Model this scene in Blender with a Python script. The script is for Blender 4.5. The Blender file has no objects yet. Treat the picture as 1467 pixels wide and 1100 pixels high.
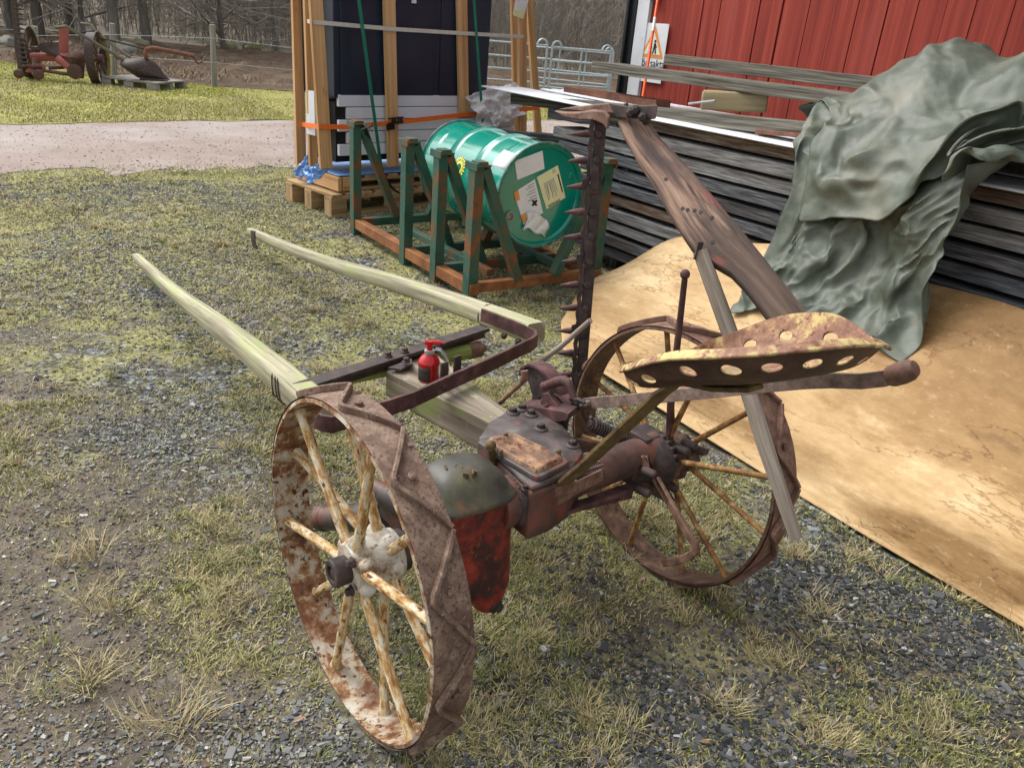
EXPOSURE = 1.0
import bpy, bmesh, math, random
import numpy as np
from mathutils import Vector, Matrix, noise as mnoise
random.seed(7); RNG = np.random.default_rng(7)
PI = math.pi
scene = bpy.context.scene
COL = scene.collection

# ---------------------------------------------------------------- camera
F_PX, CX, CY = 1124.5, 733.5, 550.0
PITCH, ROLL, CAM_H = math.radians(24.2955), math.radians(4.879), 1.42711
_fw = Vector((0, math.cos(PITCH), -math.sin(PITCH)))
_u0 = Vector((1, 0, 0)).cross(_fw)
_r = math.cos(ROLL) * Vector((1, 0, 0)) + math.sin(ROLL) * _u0
_u = -math.sin(ROLL) * Vector((1, 0, 0)) + math.cos(ROLL) * _u0
CAM = Vector((0, 0, CAM_H))
cd = bpy.data.cameras.new('camera'); cam = bpy.data.objects.new('camera', cd); COL.objects.link(cam)
cam.matrix_world = Matrix(((_r.x, _u.x, -_fw.x, 0), (_r.y, _u.y, -_fw.y, 0), (_r.z, _u.z, -_fw.z, CAM_H), (0, 0, 0, 1)))
cd.sensor_fit = 'HORIZONTAL'; cd.sensor_width = 36; cd.lens = 36 * F_PX / 1467
cd.clip_start = 0.05; cd.clip_end = 500
scene.camera = cam

class Frame:
    """a level set of axes on the yard: a, b horizontal, z up"""
    def __init__(s, ox, oy, deg):
        a = math.radians(deg); s.o = Vector((ox, oy, 0)); s.deg = deg
        s.A = Vector((math.cos(a), math.sin(a), 0)); s.B = Vector((-math.sin(a), math.cos(a), 0))
    def w(s, p): return s.o + s.A * p[0] + s.B * p[1] + Vector((0, 0, p[2]))
    def d(s, p): return s.A * p[0] + s.B * p[1] + Vector((0, 0, p[2]))
    def l(s, P): q = P - s.o; return Vector((q.dot(s.A), q.dot(s.B), P.z))
    def at(s, x, y, a=None, b=None, z=None):
        """where the sight line through photo pixel x, y meets a plane of this frame"""
        d = _fw + _r * ((x - CX) / F_PX) - _u * ((y - CY) / F_PX)
        if z is not None: t = (z - CAM.z) / d.z
        elif a is not None: t = (a - (CAM - s.o).dot(s.A)) / d.dot(s.A)
        else: t = (b - (CAM - s.o).dot(s.B)) / d.dot(s.B)
        return s.l(CAM + d * t)
    def atp(s, x, y, p0, n):
        d = _fw + _r * ((x - CX) / F_PX) - _u * ((y - CY) / F_PX)
        P0 = s.w(p0); N = s.d(n); t = (P0 - CAM).dot(N) / d.dot(N)
        return s.l(CAM + d * t)
W = Frame(0, 0, 0)
MOW = Frame(-0.325438, 1.321204, 38.85166)     # a: along the axle, b: forward
STK = Frame(0, 0, -54.50730)                   # a: along the plank stack, b: into it
PAL = Frame(*W.at(475, 312, z=0)[:2], 46)      # a: along the crate's front, b: into it

# ---------------------------------------------------------------- materials
def C(h):
    h = h.lstrip('#'); v = [int(h[i:i + 2], 16) / 255 for i in (0, 2, 4)]
    return tuple((x / 12.92 if x <= .04045 else ((x + .055) / 1.055) ** 2.4) for x in v) + (1,)

MATS = {}
def mat(name, stops, scale=8, detail=8, rgh=.65, rough=(.6, .85), metal=0, bump=.15, bscale=None, bdist=.004, coord='Object',
        st=(1, 1, 1), ov=(), island=None, spec=.4, coat=0, sat=1.0):
    if name in MATS: return MATS[name]
    m = bpy.data.materials.new(name); m.use_nodes = True; nt = m.node_tree; N = nt.nodes; L = nt.links
    bs = N['Principled BSDF']
    tc = N.new('ShaderNodeTexCoord'); mp = N.new('ShaderNodeMapping'); mp.inputs['Scale'].default_value = st
    L.new(tc.outputs[coord], mp.inputs[0])
    oi = N.new('ShaderNodeObjectInfo'); ad = N.new('ShaderNodeVectorMath'); ad.operation = 'ADD'
    ml = N.new('ShaderNodeMath'); ml.operation = 'MULTIPLY'; ml.inputs[1].default_value = 37.0
    L.new(oi.outputs['Random'], ml.inputs[0]); L.new(mp.outputs[0], ad.inputs[0]); L.new(ml.outputs[0], ad.inputs[1])
    vec = ad.outputs[0]
    def nz(sc, det=8, r=.6, v=None):
        n = N.new('ShaderNodeTexNoise'); n.inputs['Scale'].default_value = sc; n.inputs['Detail'].default_value = det
        n.inputs['Roughness'].default_value = r; L.new(v or vec, n.inputs['Vector']); return n.outputs['Fac']
    def mapped(stv):
        m2 = N.new('ShaderNodeMapping'); m2.inputs['Scale'].default_value = stv; L.new(tc.outputs[coord], m2.inputs[0])
        a2 = N.new('ShaderNodeVectorMath'); a2.operation = 'ADD'; L.new(m2.outputs[0], a2.inputs[0]); L.new(ml.outputs[0], a2.inputs[1])
        return a2.outputs[0]
    base_n = nz(scale, detail, rgh)
    rp = N.new('ShaderNodeValToRGB'); e = rp.color_ramp.elements
    while len(e) > len(stops): e.remove(e[-1])
    while len(e) < len(stops): e.new(.5)
    for el, (p, c) in zip(e, stops): el.position = p; el.color = C(c)
    L.new(base_n, rp.inputs[0]); col = rp.outputs[0]
    for o in ov:
        v = mapped(o['st']) if 'st' in o else vec
        k = o.get('kind', 'noise')
        if k == 'noise': f = nz(o['s'], o.get('det', 6), o.get('r', .6), v)
        elif k == 'line':      # thin contour of a noise field
            f0 = nz(o['s'], o.get('det', 6), o.get('r', .55), v)
            s1 = N.new('ShaderNodeMath'); s1.operation = 'SUBTRACT'; s1.inputs[1].default_value = o.get('at', .5); L.new(f0, s1.inputs[0])
            s2 = N.new('ShaderNodeMath'); s2.operation = 'ABSOLUTE'; L.new(s1.outputs[0], s2.inputs[0]); f = s2.outputs[0]
        elif k == 'blob':      # one stain with a ragged outline
            mb_ = N.new('ShaderNodeMapping'); mb_.vector_type = 'TEXTURE'; mb_.inputs['Location'].default_value = (o['at'][0], o['at'][1], 0); mb_.inputs['Scale'].default_value = (o['rad'][0], o['rad'][1], 1)
            L.new(tc.outputs[coord], mb_.inputs[0]); ln = N.new('ShaderNodeVectorMath'); ln.operation = 'LENGTH'; L.new(mb_.outputs[0], ln.inputs[0])
            ad2 = N.new('ShaderNodeMath'); ad2.operation = 'MULTIPLY_ADD'; ad2.inputs[1].default_value = o.get('ragged', 1.0); L.new(nz(o['s'], 8, .6, v), ad2.inputs[0]); L.new(ln.outputs['Value'], ad2.inputs[2]); f = ad2.outputs[0]
        else:
            vo = N.new('ShaderNodeTexVoronoi'); vo.inputs['Scale'].default_value = o['s']; L.new(v, vo.inputs['Vector'])
            vo.feature = o.get('feat', 'F1'); f = vo.outputs['Distance']
        mr = N.new('ShaderNodeMapRange'); mr.inputs[1].default_value = o['lo']; mr.inputs[2].default_value = o['hi']
        mr.inputs[3].default_value = o.get('f0', 0); mr.inputs[4].default_value = o.get('f1', 1); L.new(f, mr.inputs[0])
        mx = N.new('ShaderNodeMix'); mx.data_type = 'RGBA'; mx.blend_type = o.get('mode', 'MIX')
        L.new(mr.outputs[0], mx.inputs['Factor']); L.new(col, mx.inputs[6]); mx.inputs[7].default_value = C(o['c']); col = mx.outputs[2]
    if island:                  # colour of its own for every loose piece
        g = N.new('ShaderNodeNewGeometry'); r2 = N.new('ShaderNodeValToRGB'); e = r2.color_ramp.elements
        st2 = island['stops']
        while len(e) < len(st2): e.new(.5)
        for el, (p, c) in zip(e, st2): el.position = p; el.color = C(c)
        L.new(g.outputs['Random Per Island'], r2.inputs[0])
        mx = N.new('ShaderNodeMix'); mx.data_type = 'RGBA'; mx.inputs['Factor'].default_value = island.get('f', 1)
        L.new(col, mx.inputs[6]); L.new(r2.outputs[0], mx.inputs[7]); col = mx.outputs[2]
    L.new(col, bs.inputs['Base Color'])
    rr = N.new('ShaderNodeMapRange'); rr.inputs[1].default_value = .3; rr.inputs[2].default_value = .7
    rr.inputs[3].default_value = rough[0]; rr.inputs[4].default_value = rough[1]; L.new(base_n, rr.inputs[0]); L.new(rr.outputs[0], bs.inputs['Roughness'])
    bs.inputs['Metallic'].default_value = metal; bs.inputs['Specular IOR Level'].default_value = spec
    if coat: bs.inputs['Coat Weight'].default_value = coat; bs.inputs['Coat Roughness'].default_value = .15
    if bump:
        b = N.new('ShaderNodeBump'); b.inputs['Strength'].default_value = bump; b.inputs['Distance'].default_value = bdist
        L.new(nz(bscale, 6, .6) if bscale else base_n, b.inputs['Height']); L.new(b.outputs[0], bs.inputs['Normal'])
    MATS[name] = m; return m

def wood(name, stops, rough=(.7, .9), bump=.5, ov=(), along=1.5, across=45, spec=.25):
    return mat(name, stops, scale=1, detail=7, rgh=.6, rough=rough, coord='UV', st=(along, across, 1), bump=bump, bdist=.003, ov=ov, spec=spec)

# ---------------------------------------------------------------- mesh builder
class MB:
    def __init__(s, fr=W):
        s.fr = fr; s.v = []; s.f = []; s.uv = []
    def _add(s, pts, faces, uvs=None):
        n = len(s.v); w = s.fr.w
        s.v += [w(p) for p in pts]
        for i, f in enumerate(faces):
            s.f.append(tuple(k + n for k in f)); s.uv.append(uvs[i] if uvs else [(0, 0)] * len(f))
    def loft(s, rings, caps=True, closed=True, u0=0):
        """rings of equal length joined into a skin"""
        k = len(rings[0]); pts = [Vector(p) for r in rings for p in r]; fs = []; uv = []
        L = [u0]
        for i in range(1, len(rings)):
            ca = sum((Vector(p) for p in rings[i]), Vector()) / k; cb = sum((Vector(p) for p in rings[i - 1]), Vector()) / k
            L.append(L[-1] + max((ca - cb).length, 1e-4))
        per = [0.0]
        for j in range(k): per.append(per[-1] + (Vector(rings[0][j]) - Vector(rings[0][(j + 1) % k])).length)
        for i in range(len(rings) - 1):
            for j in range(k if closed else k - 1):
                j2 = (j + 1) % k
                fs.append((i * k + j, i * k + j2, (i + 1) * k + j2, (i + 1) * k + j))
                uv.append([(L[i], per[j]), (L[i], per[j + 1]), (L[i + 1], per[j + 1]), (L[i + 1], per[j])])
        if caps and closed:
            for i, rv in ((0, True), (len(rings) - 1, False)):
                idx = [i * k + j for j in range(k)]
                if rv: idx = idx[::-1]
                fs.append(tuple(idx)); c0 = pts[idx[0]]
                uv.append([((pts[q] - c0).length * .2 + L[i], (pts[q] - c0).dot((pts[idx[1]] - c0).normalized() if (pts[idx[1]] - c0).length > 1e-6 else Vector((1, 0, 0)))) for q in idx])
        s._add(pts, fs, uv); return s
    def bar(s, p0, p1, w, h, up=(0, 0, 1), w1=None, h1=None, n=1, warp=0, u0=None):
        """squared timber or steel from p0 to p1"""
        p0 = Vector(p0); p1 = Vector(p1); d = (p1 - p0).normalized(); x = d.cross(Vector(up)).normalized(); y = x.cross(d)
        w1 = w if w1 is None else w1; h1 = h if h1 is None else h1; rings = []
        for i in range(n + 1):
            t = i / n; c = p0.lerp(p1, t); a = (w + (w1 - w) * t) / 2; b = (h + (h1 - h) * t) / 2
            if warp: c = c + x * warp * (random.random() - .5) + y * warp * (random.random() - .5)
            rings.append([c - x * a - y * b, c + x * a - y * b, c + x * a + y * b, c - x * a + y * b])
        return s.loft(rings, u0=random.random() * 20 if u0 is None else u0)
    def box(s, c, sx, sy, sz): return s.bar((c[0] - sx / 2, c[1], c[2]), (c[0] + sx / 2, c[1], c[2]), sy, sz)
    def flat(s, path, wide, w, t):
        """flat bar following a path; wide: direction(s) of its broad side"""
        P = [Vector(p) for p in path]; rings = []
        for i, p in enumerate(P):
            d = (P[min(i + 1, len(P) - 1)] - P[max(i - 1, 0)]).normalized()
            wd = Vector(wide[i] if isinstance(wide, list) else wide); wd = (wd - d * wd.dot(d)).normalized(); tn = d.cross(wd)
            rings.append([p - wd * w / 2 - tn * t / 2, p + wd * w / 2 - tn * t / 2, p + wd * w / 2 + tn * t / 2, p - wd * w / 2 + tn * t / 2])
        return s.loft(rings, u0=random.random() * 20)
    def tube(s, path, r, n=12, caps=True, flatten=None):
        P = [Vector(p) for p in path]; rings = []
        ref = None
        for i, p in enumerate(P):
            d = (P[min(i + 1, len(P) - 1)] - P[max(i - 1, 0)]).normalized()
            if ref is None: ref = d.cross(Vector((0, 0, 1)) if abs(d.z) < .9 else Vector((1, 0, 0))).normalized()
            ref = (ref - d * ref.dot(d)).normalized(); q = d.cross(ref); rr = r[i] if isinstance(r, (list, tuple)) else r
            rings.append([p + ref * rr * math.cos(a) + q * rr * math.sin(a) for a in (2 * PI * j / n for j in range(n))])
        return s.loft(rings, caps)
    def lathe(s, p, d, prof, n=24, caps=True):
        """prof: (distance along d, radius)"""
        p = Vector(p); d = Vector(d).normalized(); x = d.cross(Vector((0, 0, 1)) if abs(d.z) < .9 else Vector((1, 0, 0))).normalized(); y = d.cross(x)
        return s.loft([[p + d * t + (x * math.cos(a) + y * math.sin(a)) * max(r, 1e-4) for a in (2 * PI * j / n for j in range(n))] for t, r in prof], caps)
    def bolt(s, p, d, r=.009, h=.008, n=6):
        d = Vector(d).normalized(); s.lathe(p, d, [(-.002, r * 1.35), (h * .2, r * 1.35), (h * .2, r), (h, r), (h * 1.15, r * .8)], n); return s
    def ball(s, p, r, n=14, sc=1):
        return s.lathe(Vector(p) - Vector((0, 0, r * sc)), (0, 0, 1), [(r * sc * (1 - math.cos(PI * i / 10)), r * math.sin(PI * i / 10)) for i in range(11)], n, False)
    def prism(s, poly, d):
        """polygon swept along the vector d"""
        d = Vector(d); return s.loft([[Vector(p) for p in poly], [Vector(p) + d for p in poly]])
    def grid(s, P, uvs=None):
        m, n = len(P), len(P[0]); pts = [p for r in P for p in r]; fs = []; uv = []
        for i in range(m - 1):
            for j in range(n - 1):
                fs.append((i * n + j, i * n + j + 1, (i + 1) * n + j + 1, (i + 1) * n + j))
                if uvs: uv.append([uvs[i][j], uvs[i][j + 1], uvs[i + 1][j + 1], uvs[i + 1][j]])
        s._add(pts, fs, uv or None); return s
    def build(s, name, m, parent=None, origin=None, smooth=True, bevel=0, ang=38, solid=0, segs=2):
        V = np.array([tuple(v) for v in s.v]) if s.v else np.zeros((0, 3))
        if origin is None:
            if parent is not None: origin = Vector(parent['_o'])
            else: origin = Vector(((V[:, 0].min() + V[:, 0].max()) / 2, (V[:, 1].min() + V[:, 1].max()) / 2, V[:, 2].min()))
        me = bpy.data.meshes.new(name); me.from_pydata((V - np.array(tuple(origin))).tolist(), [], s.f)
        ul = me.uv_layers.new(name='UVMap'); flat = [c for f in s.uv for q in f for c in q]; ul.data.foreach_set('uv', flat)
        bm = bmesh.new(); bm.from_mesh(me); bmesh.ops.recalc_face_normals(bm, faces=bm.faces); bm.to_mesh(me); bm.free()
        me.materials.append(m)
        if smooth:
            me.polygons.foreach_set('use_smooth', [True] * len(me.polygons)); me.set_sharp_from_angle(angle=math.radians(ang))
        o = bpy.data.objects.new(name, me); COL.objects.link(o)
        if parent is not None:
            o.parent = parent
            o.location = origin - Vector(parent['_o'])
        else: o.location = origin
        o['_o'] = list(origin)
        if solid:
            md = o.modifiers.new('thick', 'SOLIDIFY'); md.thickness = solid; md.offset = 0
        if bevel:
            md = o.modifiers.new('bevel', 'BEVEL'); md.width = bevel; md.segments = segs; md.limit_method = 'ANGLE'; md.angle_limit = math.radians(40); md.harden_normals = False
        return o

def tag(o, label, cat, group=None):
    o['label'] = label; o['category'] = cat
    if group: o['group'] = group
    return o
def thing(name, label, cat, loc, group=None):
    o = bpy.data.objects.new(name, None); COL.objects.link(o); o.location = loc; o.empty_display_size = .1
    o['_o'] = list(loc); return tag(o, label, cat, group)
def kind(o, k): o['kind'] = k; return o
def raw_mesh(name, V, Fl, m, smooth=False):
    """big meshes straight from arrays: V (n,3), Fl list of (m,k) index arrays"""
    me = bpy.data.meshes.new(name); me.vertices.add(len(V)); me.vertices.foreach_set('co', np.asarray(V, dtype=np.float32).ravel())
    tot = np.concatenate([np.full(len(f), f.shape[1]) for f in Fl]); idx = np.concatenate([f.ravel() for f in Fl])
    me.loops.add(len(idx)); me.loops.foreach_set('vertex_index', idx.astype(np.int32))
    me.polygons.add(len(tot)); st = np.concatenate([[0], np.cumsum(tot)[:-1]])
    me.polygons.foreach_set('loop_start', st.astype(np.int32))
    me.update(calc_edges=True); me.validate(); me.materials.append(m)
    me.polygons.foreach_set('use_smooth', [bool(smooth)] * len(me.polygons))
    o = bpy.data.objects.new(name, me); COL.objects.link(o); return o
def fbm(x, y, sc, oct=4, seed=0):
    return mnoise.fractal(Vector((x * sc + seed * 13.7, y * sc - seed * 7.3, seed * 3.1)), 1.0, 2.0, oct)
# ---------------------------------------------------------------- the materials of the place
RUST_TREAD = mat('tread_rust', [(.3, '4a3a30'), (.45, '6d5749'), (.56, '856f5f'), (.7, '9a8572')], scale=26, detail=12, rgh=.75, bump=.5, bscale=120, bdist=.0015,
                 ov=[dict(s=9, lo=.5, hi=.72, c='5b4238'), dict(s=150, lo=.54, hi=.62, c='4a342c', f1=.8), dict(s=120, lo=.60, hi=.7, c='b59c8c', f1=.5)], rough=(.6, .9))
SPOKE = mat('flaking_white_paint', coord='UV', st=(.55, 1.3, 1), stops=[(.32, '6a4426'), (.42, '98703f'), (.5, 'bd9c68'), (.57, 'cdc2a6'), (.7, 'd4cfc2')], scale=48, detail=12, rgh=.72, bump=.5, bdist=.002,
            ov=[dict(s=60, lo=.58, hi=.66, c='5a3012')])
RIM_IN = mat('rim_white_rust', [(.36, '45291c'), (.44, '755034'), (.485, '94714e'), (.53, 'b0a48e'), (.64, 'c0bab0')], scale=16, detail=14, rgh=.74, bump=.5, bdist=.002,
             ov=[dict(s=60, lo=.56, hi=.64, c='4a2412'), dict(s=5, lo=.52, hi=.66, c='6a3c22', f1=.8)])
SPOKE_FAR = mat('far_spoke_paint', [(.34, '4e331f'), (.45, '75502f'), (.55, '97703f'), (.64, 'b3a079'), (.76, 'c2b9a4')], scale=24, detail=12, rgh=.72, bump=.4, bdist=.002)
HUB = mat('hub_paint', [(.34, '6f5038'), (.45, 'aca08c'), (.6, 'c9c6bb'), (.75, 'd2d0c8')], scale=22, detail=10, rgh=.7, bump=.3, ov=[dict(s=45, lo=.56, hi=.66, c='7a4a22')])
RUST_DARK = mat('dark_iron', [(.3, '231d1b'), (.5, '3c3230'), (.7, '564641')], scale=30, detail=10, bump=.35, bscale=90, bdist=.002, rough=(.5, .8), ov=[dict(s=12, lo=.55, hi=.75, c='5e4238')])
RUST_FAR = mat('far_wheel_rust', [(.32, '3a2921'), (.46, '523a2d'), (.58, '68503f'), (.7, '8a755c'), (.8, 'a89c86')], scale=18, detail=12, rgh=.75, bump=.4, bdist=.002, ov=[dict(s=50, lo=.56, hi=.66, c='3c241a')])
RUST = mat('brown_rust', [(.3, '4b342b'), (.46, '6e5143'), (.6, '87695a'), (.74, '9b8070')], scale=30, detail=12, rgh=.72, bump=.5, bscale=110, bdist=.0015, ov=[dict(s=7, lo=.52, hi=.7, c='52382c')])
REDRUST = mat('maroon_rust', [(.3, '2f1e1e'), (.48, '4a302f'), (.6, '60403e'), (.74, '75564f')], scale=22, detail=10, bump=.35, bscale=90, bdist=.0015)
REDPAINT = mat('worn_red_paint', [(.3, '221a19'), (.43, '402322'), (.5, '74291f'), (.6, '96392a'), (.76, '92543a')], scale=9, detail=12, rgh=.7, bump=.3, bscale=70, bdist=.002, rough=(.4, .75),
               ov=[dict(s=5, lo=.54, hi=.64, c='2b2322'), dict(s=30, lo=.6, hi=.7, c='a0542f', f1=.7)])
AXLEM = mat('axle_brown', [(.3, '2b2220'), (.45, '4b3630'), (.57, '66443a'), (.68, '7a4a3c'), (.8, '85685a')], scale=8, detail=12, rgh=.7, bump=.35, bscale=80, bdist=.002, rough=(.45, .75), ov=[dict(s=5, lo=.55, hi=.66, c='3a3330', f1=.8), dict(s=9, lo=.6, hi=.7, c='7e2c24', f1=.7)])
GREASE = mat('greasy_grey_paint', [(.3, '292523'), (.46, '413b39'), (.6, '574f4d'), (.75, '716966')], scale=14, detail=10, bump=.25, bscale=80, bdist=.0015, rough=(.38, .62),
             ov=[dict(s=6, lo=.54, hi=.68, c='7a4b38', f1=.85), dict(s=16, lo=.6, hi=.7, c='8a3c2a', f1=.6)])
LIDM = mat('lid_paint', [(.3, '2c2b28'), (.46, '434139'), (.58, '56543f'), (.7, '7a7248')], scale=7, detail=9, bump=.2, bscale=90, bdist=.0015, rough=(.38, .6), ov=[dict(s=11, lo=.57, hi=.7, c='8a5a3a', f1=.8)])
COVER = mat('rusty_cover', [(.34, '4f3b30'), (.46, '735642'), (.56, '987658'), (.7, 'b0916e')], scale=22, detail=12, rgh=.72, bump=.5, bdist=.002, rough=(.45, .7), ov=[dict(s=55, lo=.56, hi=.62, c='5e321c')])
OLIVE = mat('olive_paint_rust', [(.32, '36281a'), (.45, '54402a'), (.56, '685630'), (.66, '77683a'), (.78, '7a5232')], scale=26, detail=12, rgh=.72, bump=.4, bdist=.002)
SEATM = mat('seat_yellow_rust', [(.34, '553528'), (.44, '7a5744'), (.51, '957258'), (.56, 'b8a46e'), (.72, 'c8b87e')], scale=11, detail=14, rgh=.76, bump=.5, bdist=.002,
            ov=[dict(s=70, lo=.56, hi=.64, c='6b4134'), dict(s=4.5, lo=.56, hi=.66, c='6d7a4c', f1=.7)])
SEATOUT = mat('seat_underside', [(.34, '2e221c'), (.46, '443127'), (.56, '573f32'), (.68, '5d5a38'), (.78, '6f5040')], scale=14, detail=12, rgh=.74, bump=.4, bdist=.002)
BARPAINT = mat('lever_rust', [(.32, '4a3c36'), (.48, '6f5c52'), (.6, '87736a'), (.74, '9a6a44')], scale=30, detail=12, rgh=.75, bump=.5, bscale=120, bdist=.0012)
GREYWOOD = wood('mossy_grey_timber', [(.3, '6a6455'), (.48, '969078'), (.6, 'b0aa90'), (.72, 'beb8a0')], ov=[dict(s=1, st=(3.5, 9, 1), lo=.48, hi=.68, c='9aa56c', f1=.75), dict(s=1, st=(2, 5, 1), lo=.58, hi=.74, c='7d6e58', f1=.6), dict(s=1, st=(1.6, 130, 1), lo=.62, hi=.67, c='4a4438', f1=.8)])
BEAMWOOD = wood('beam_timber', [(.3, '544a40'), (.48, '7d7263'), (.6, '948a7a'), (.74, 'a39a8a')], ov=[dict(s=1, st=(7, 12, 1), lo=.52, hi=.66, c='7c8a4a', f1=.75), dict(s=1, st=(18, 22, 1), lo=.62, hi=.72, c='c6c6a4', f1=.6), dict(s=1, st=(1.6, 130, 1), lo=.62, hi=.67, c='3e372e', f1=.8)])
GREENPOLE = wood('green_pole', [(.3, '5d6636'), (.5, '7d8a48'), (.7, '939c5e')], ov=[dict(s=1, st=(6, 9, 1), lo=.58, hi=.7, c='72604a', f1=.7)])
STICKW = wood('stick_wood', [(.3, '5c5145'), (.5, '81766a'), (.66, '9b9286'), (.8, 'b9b2a8')], along=3, across=60)
SWATH = wood('swath_wood', [(.34, '352a27'), (.45, '53423a'), (.54, '775f51'), (.66, '9a8270')], along=2.4, across=55, ov=[dict(s=1, st=(2.0, 9, 1), lo=.53, hi=.63, c='3b3230', f1=.7), dict(kind='blob', s=4, at=(1.18, .1), rad=(.42, .6), ragged=1.1, lo=1.5, hi=1.15, c='40352f', f1=.72), dict(s=1, st=(5, 120, 1), lo=.60, hi=.66, c='2a2220', f1=.8), dict(s=1, st=(3.4, 24, 1), lo=.6, hi=.68, c='84443a', f1=.8)])
NEWWOOD = wood('raw_pine', [(.3, 'a0774d'), (.5, 'c59a6c'), (.7, 'd6b086')], along=.9, across=30, bump=.15, ov=[dict(s=1, st=(3, 14, 1), lo=.66, hi=.74, c='6e4a2c', f1=.8)])
PALWOOD = wood('pallet_wood', [(.3, '7d6547'), (.5, 'a88a63'), (.7, 'c0a37c')], along=1, across=28, ov=[dict(s=1, st=(2, 6, 1), lo=.56, hi=.72, c='7e7160', f1=.7)])
GREYPAL = wood('grey_pallet_wood', [(.3, '57544d'), (.5, '83807a'), (.7, '9b988f')])
STACKW = wood('stack_board_wood', [(.3, '2c2c2e'), (.46, '4a4b4e'), (.58, '66676a'), (.74, '85858a')], along=6, across=110, rough=(.85, .98), spec=.08, bump=.45, ov=[dict(s=1, st=(.9, 6, 1), lo=.54, hi=.7, c='352f2c', f1=.75), dict(s=1, st=(.7, 3, 1), lo=.6, hi=.72, c='5c4634', f1=.6)])
STACKB = wood('brown_stack_wood', [(.3, '3d332c'), (.46, '5d4f45'), (.58, '786a5e'), (.74, '908478')], along=6, across=100, rough=(.85, .98), spec=.08, bump=.45, ov=[dict(s=1, st=(.9, 6, 1), lo=.54, hi=.7, c='3a2f28', f1=.75)])
STACKL = wood('pale_stack_wood', [(.3, '4d4c4c'), (.46, '6f6e6e'), (.58, '8b8a88'), (.74, 'a2a09c')], along=6, across=100, rough=(.85, .98), spec=.08, bump=.45, ov=[dict(s=1, st=(.9, 6, 1), lo=.56, hi=.7, c='45403c', f1=.75)])
LOOSEW = wood('loose_plank_wood', [(.3, '3c3a34'), (.46, '5c5850'), (.6, '7a756b'), (.74, '95907f')], along=2.2, across=80, rough=(.85, .98), spec=.1, bump=.8, ov=[dict(s=1, st=(1.2, 8, 1), lo=.55, hi=.68, c='53503f', f1=.7)])
SAWNW = wood('sawn_post_wood', [(.3, '7b6d50'), (.5, '9d8e6c'), (.7, 'b3a584')], along=1, across=26)
BARNRED = wood('barn_red', [(.3, '782d25'), (.48, '8f3a2f'), (.6, '9d4437'), (.75, 'a85143')], along=.7, across=24, bump=.3, ov=[dict(s=1, st=(3.5, 9, 1), lo=.68, hi=.76, c='551c1a', f1=.6), dict(s=1, st=(.5, 2, 1), lo=.54, hi=.7, c='a0524a', f1=.6)])
DARKGAP = mat('barn_dark', [(.3, '0c0c0d'), (.7, '17181a')], bump=0)
WHITEPAINT = mat('white_paint', [(.3, 'c9ccd0'), (.6, 'd9dce0'), (.75, 'e2e4e6')], scale=4, bump=.1, rough=(.35, .55), ov=[dict(s=9, lo=.6, hi=.75, c='b0b2b2', f1=.5)])
BLACKMETAL = mat('black_metal', [(.3, '0f1113'), (.7, '1b1e22')], bump=.05, rough=(.35, .5))
NAVY = mat('navy_panel', [(.3, '1c2636'), (.6, '232e40'), (.75, '293448')], scale=3, bump=.03, rough=(.3, .45))
GREYPANEL = mat('pale_panel', [(.3, 'cbd0da'), (.6, 'd6dae4'), (.75, 'dde1e8')], scale=3, bump=.04, rough=(.4, .55))
GALV = mat('galvanised', [(.3, '8b969c'), (.6, 'a9b4ba'), (.75, 'bcc6ca')], scale=20, metal=.35, bump=.1, rough=(.35, .5))
ORANGE = mat('orange_webbing', [(.3, 'd9601a'), (.7, 'f0782a')], scale=60, bump=.2, rough=(.6, .7))
GREENTAPE = mat('green_webbing', [(.3, '1a6b58'), (.7, '24816a')], scale=60, bump=.2)
WHITETAPE = mat('white_strap', [(.3, 'b9b6ac'), (.7, 'd0cdc4')], scale=30, bump=.05, rough=(.3, .5))
BLACKTAPE = mat('black_webbing', [(.3, '101213'), (.7, '1f2224')], scale=40, bump=.1)
DRUM = mat('drum_green', [(.3, '007c6a'), (.6, '008674'), (.75, '05907e')], scale=3, bump=.02, rough=(.12, .2), spec=.5, coat=.6, ov=[dict(s=30, lo=.66, hi=.74, c='2a5a4c', f1=.6)])
DRUMRIM = mat('drum_rim', [(.3, '274a3f'), (.5, '3f6a5c'), (.7, '7b8a80')], scale=30, bump=.1, rough=(.35, .5))
RACK = mat('rack_green_rust', [(.38, '24483a'), (.48, '31584a'), (.54, '47503c'), (.6, '74492c'), (.74, '87562f')], scale=5, detail=12, rgh=.7, bump=.3, bscale=60, bdist=.002, ov=[dict(s=30, lo=.6, hi=.68, c='5a3520', f1=.8)])
RACKR = mat('rack_rust', [(.32, '5b3820'), (.48, '80502c'), (.6, '96643a'), (.72, '4f5a42')], scale=7, detail=12, rgh=.7, bump=.3, bscale=60, bdist=.002)
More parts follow.
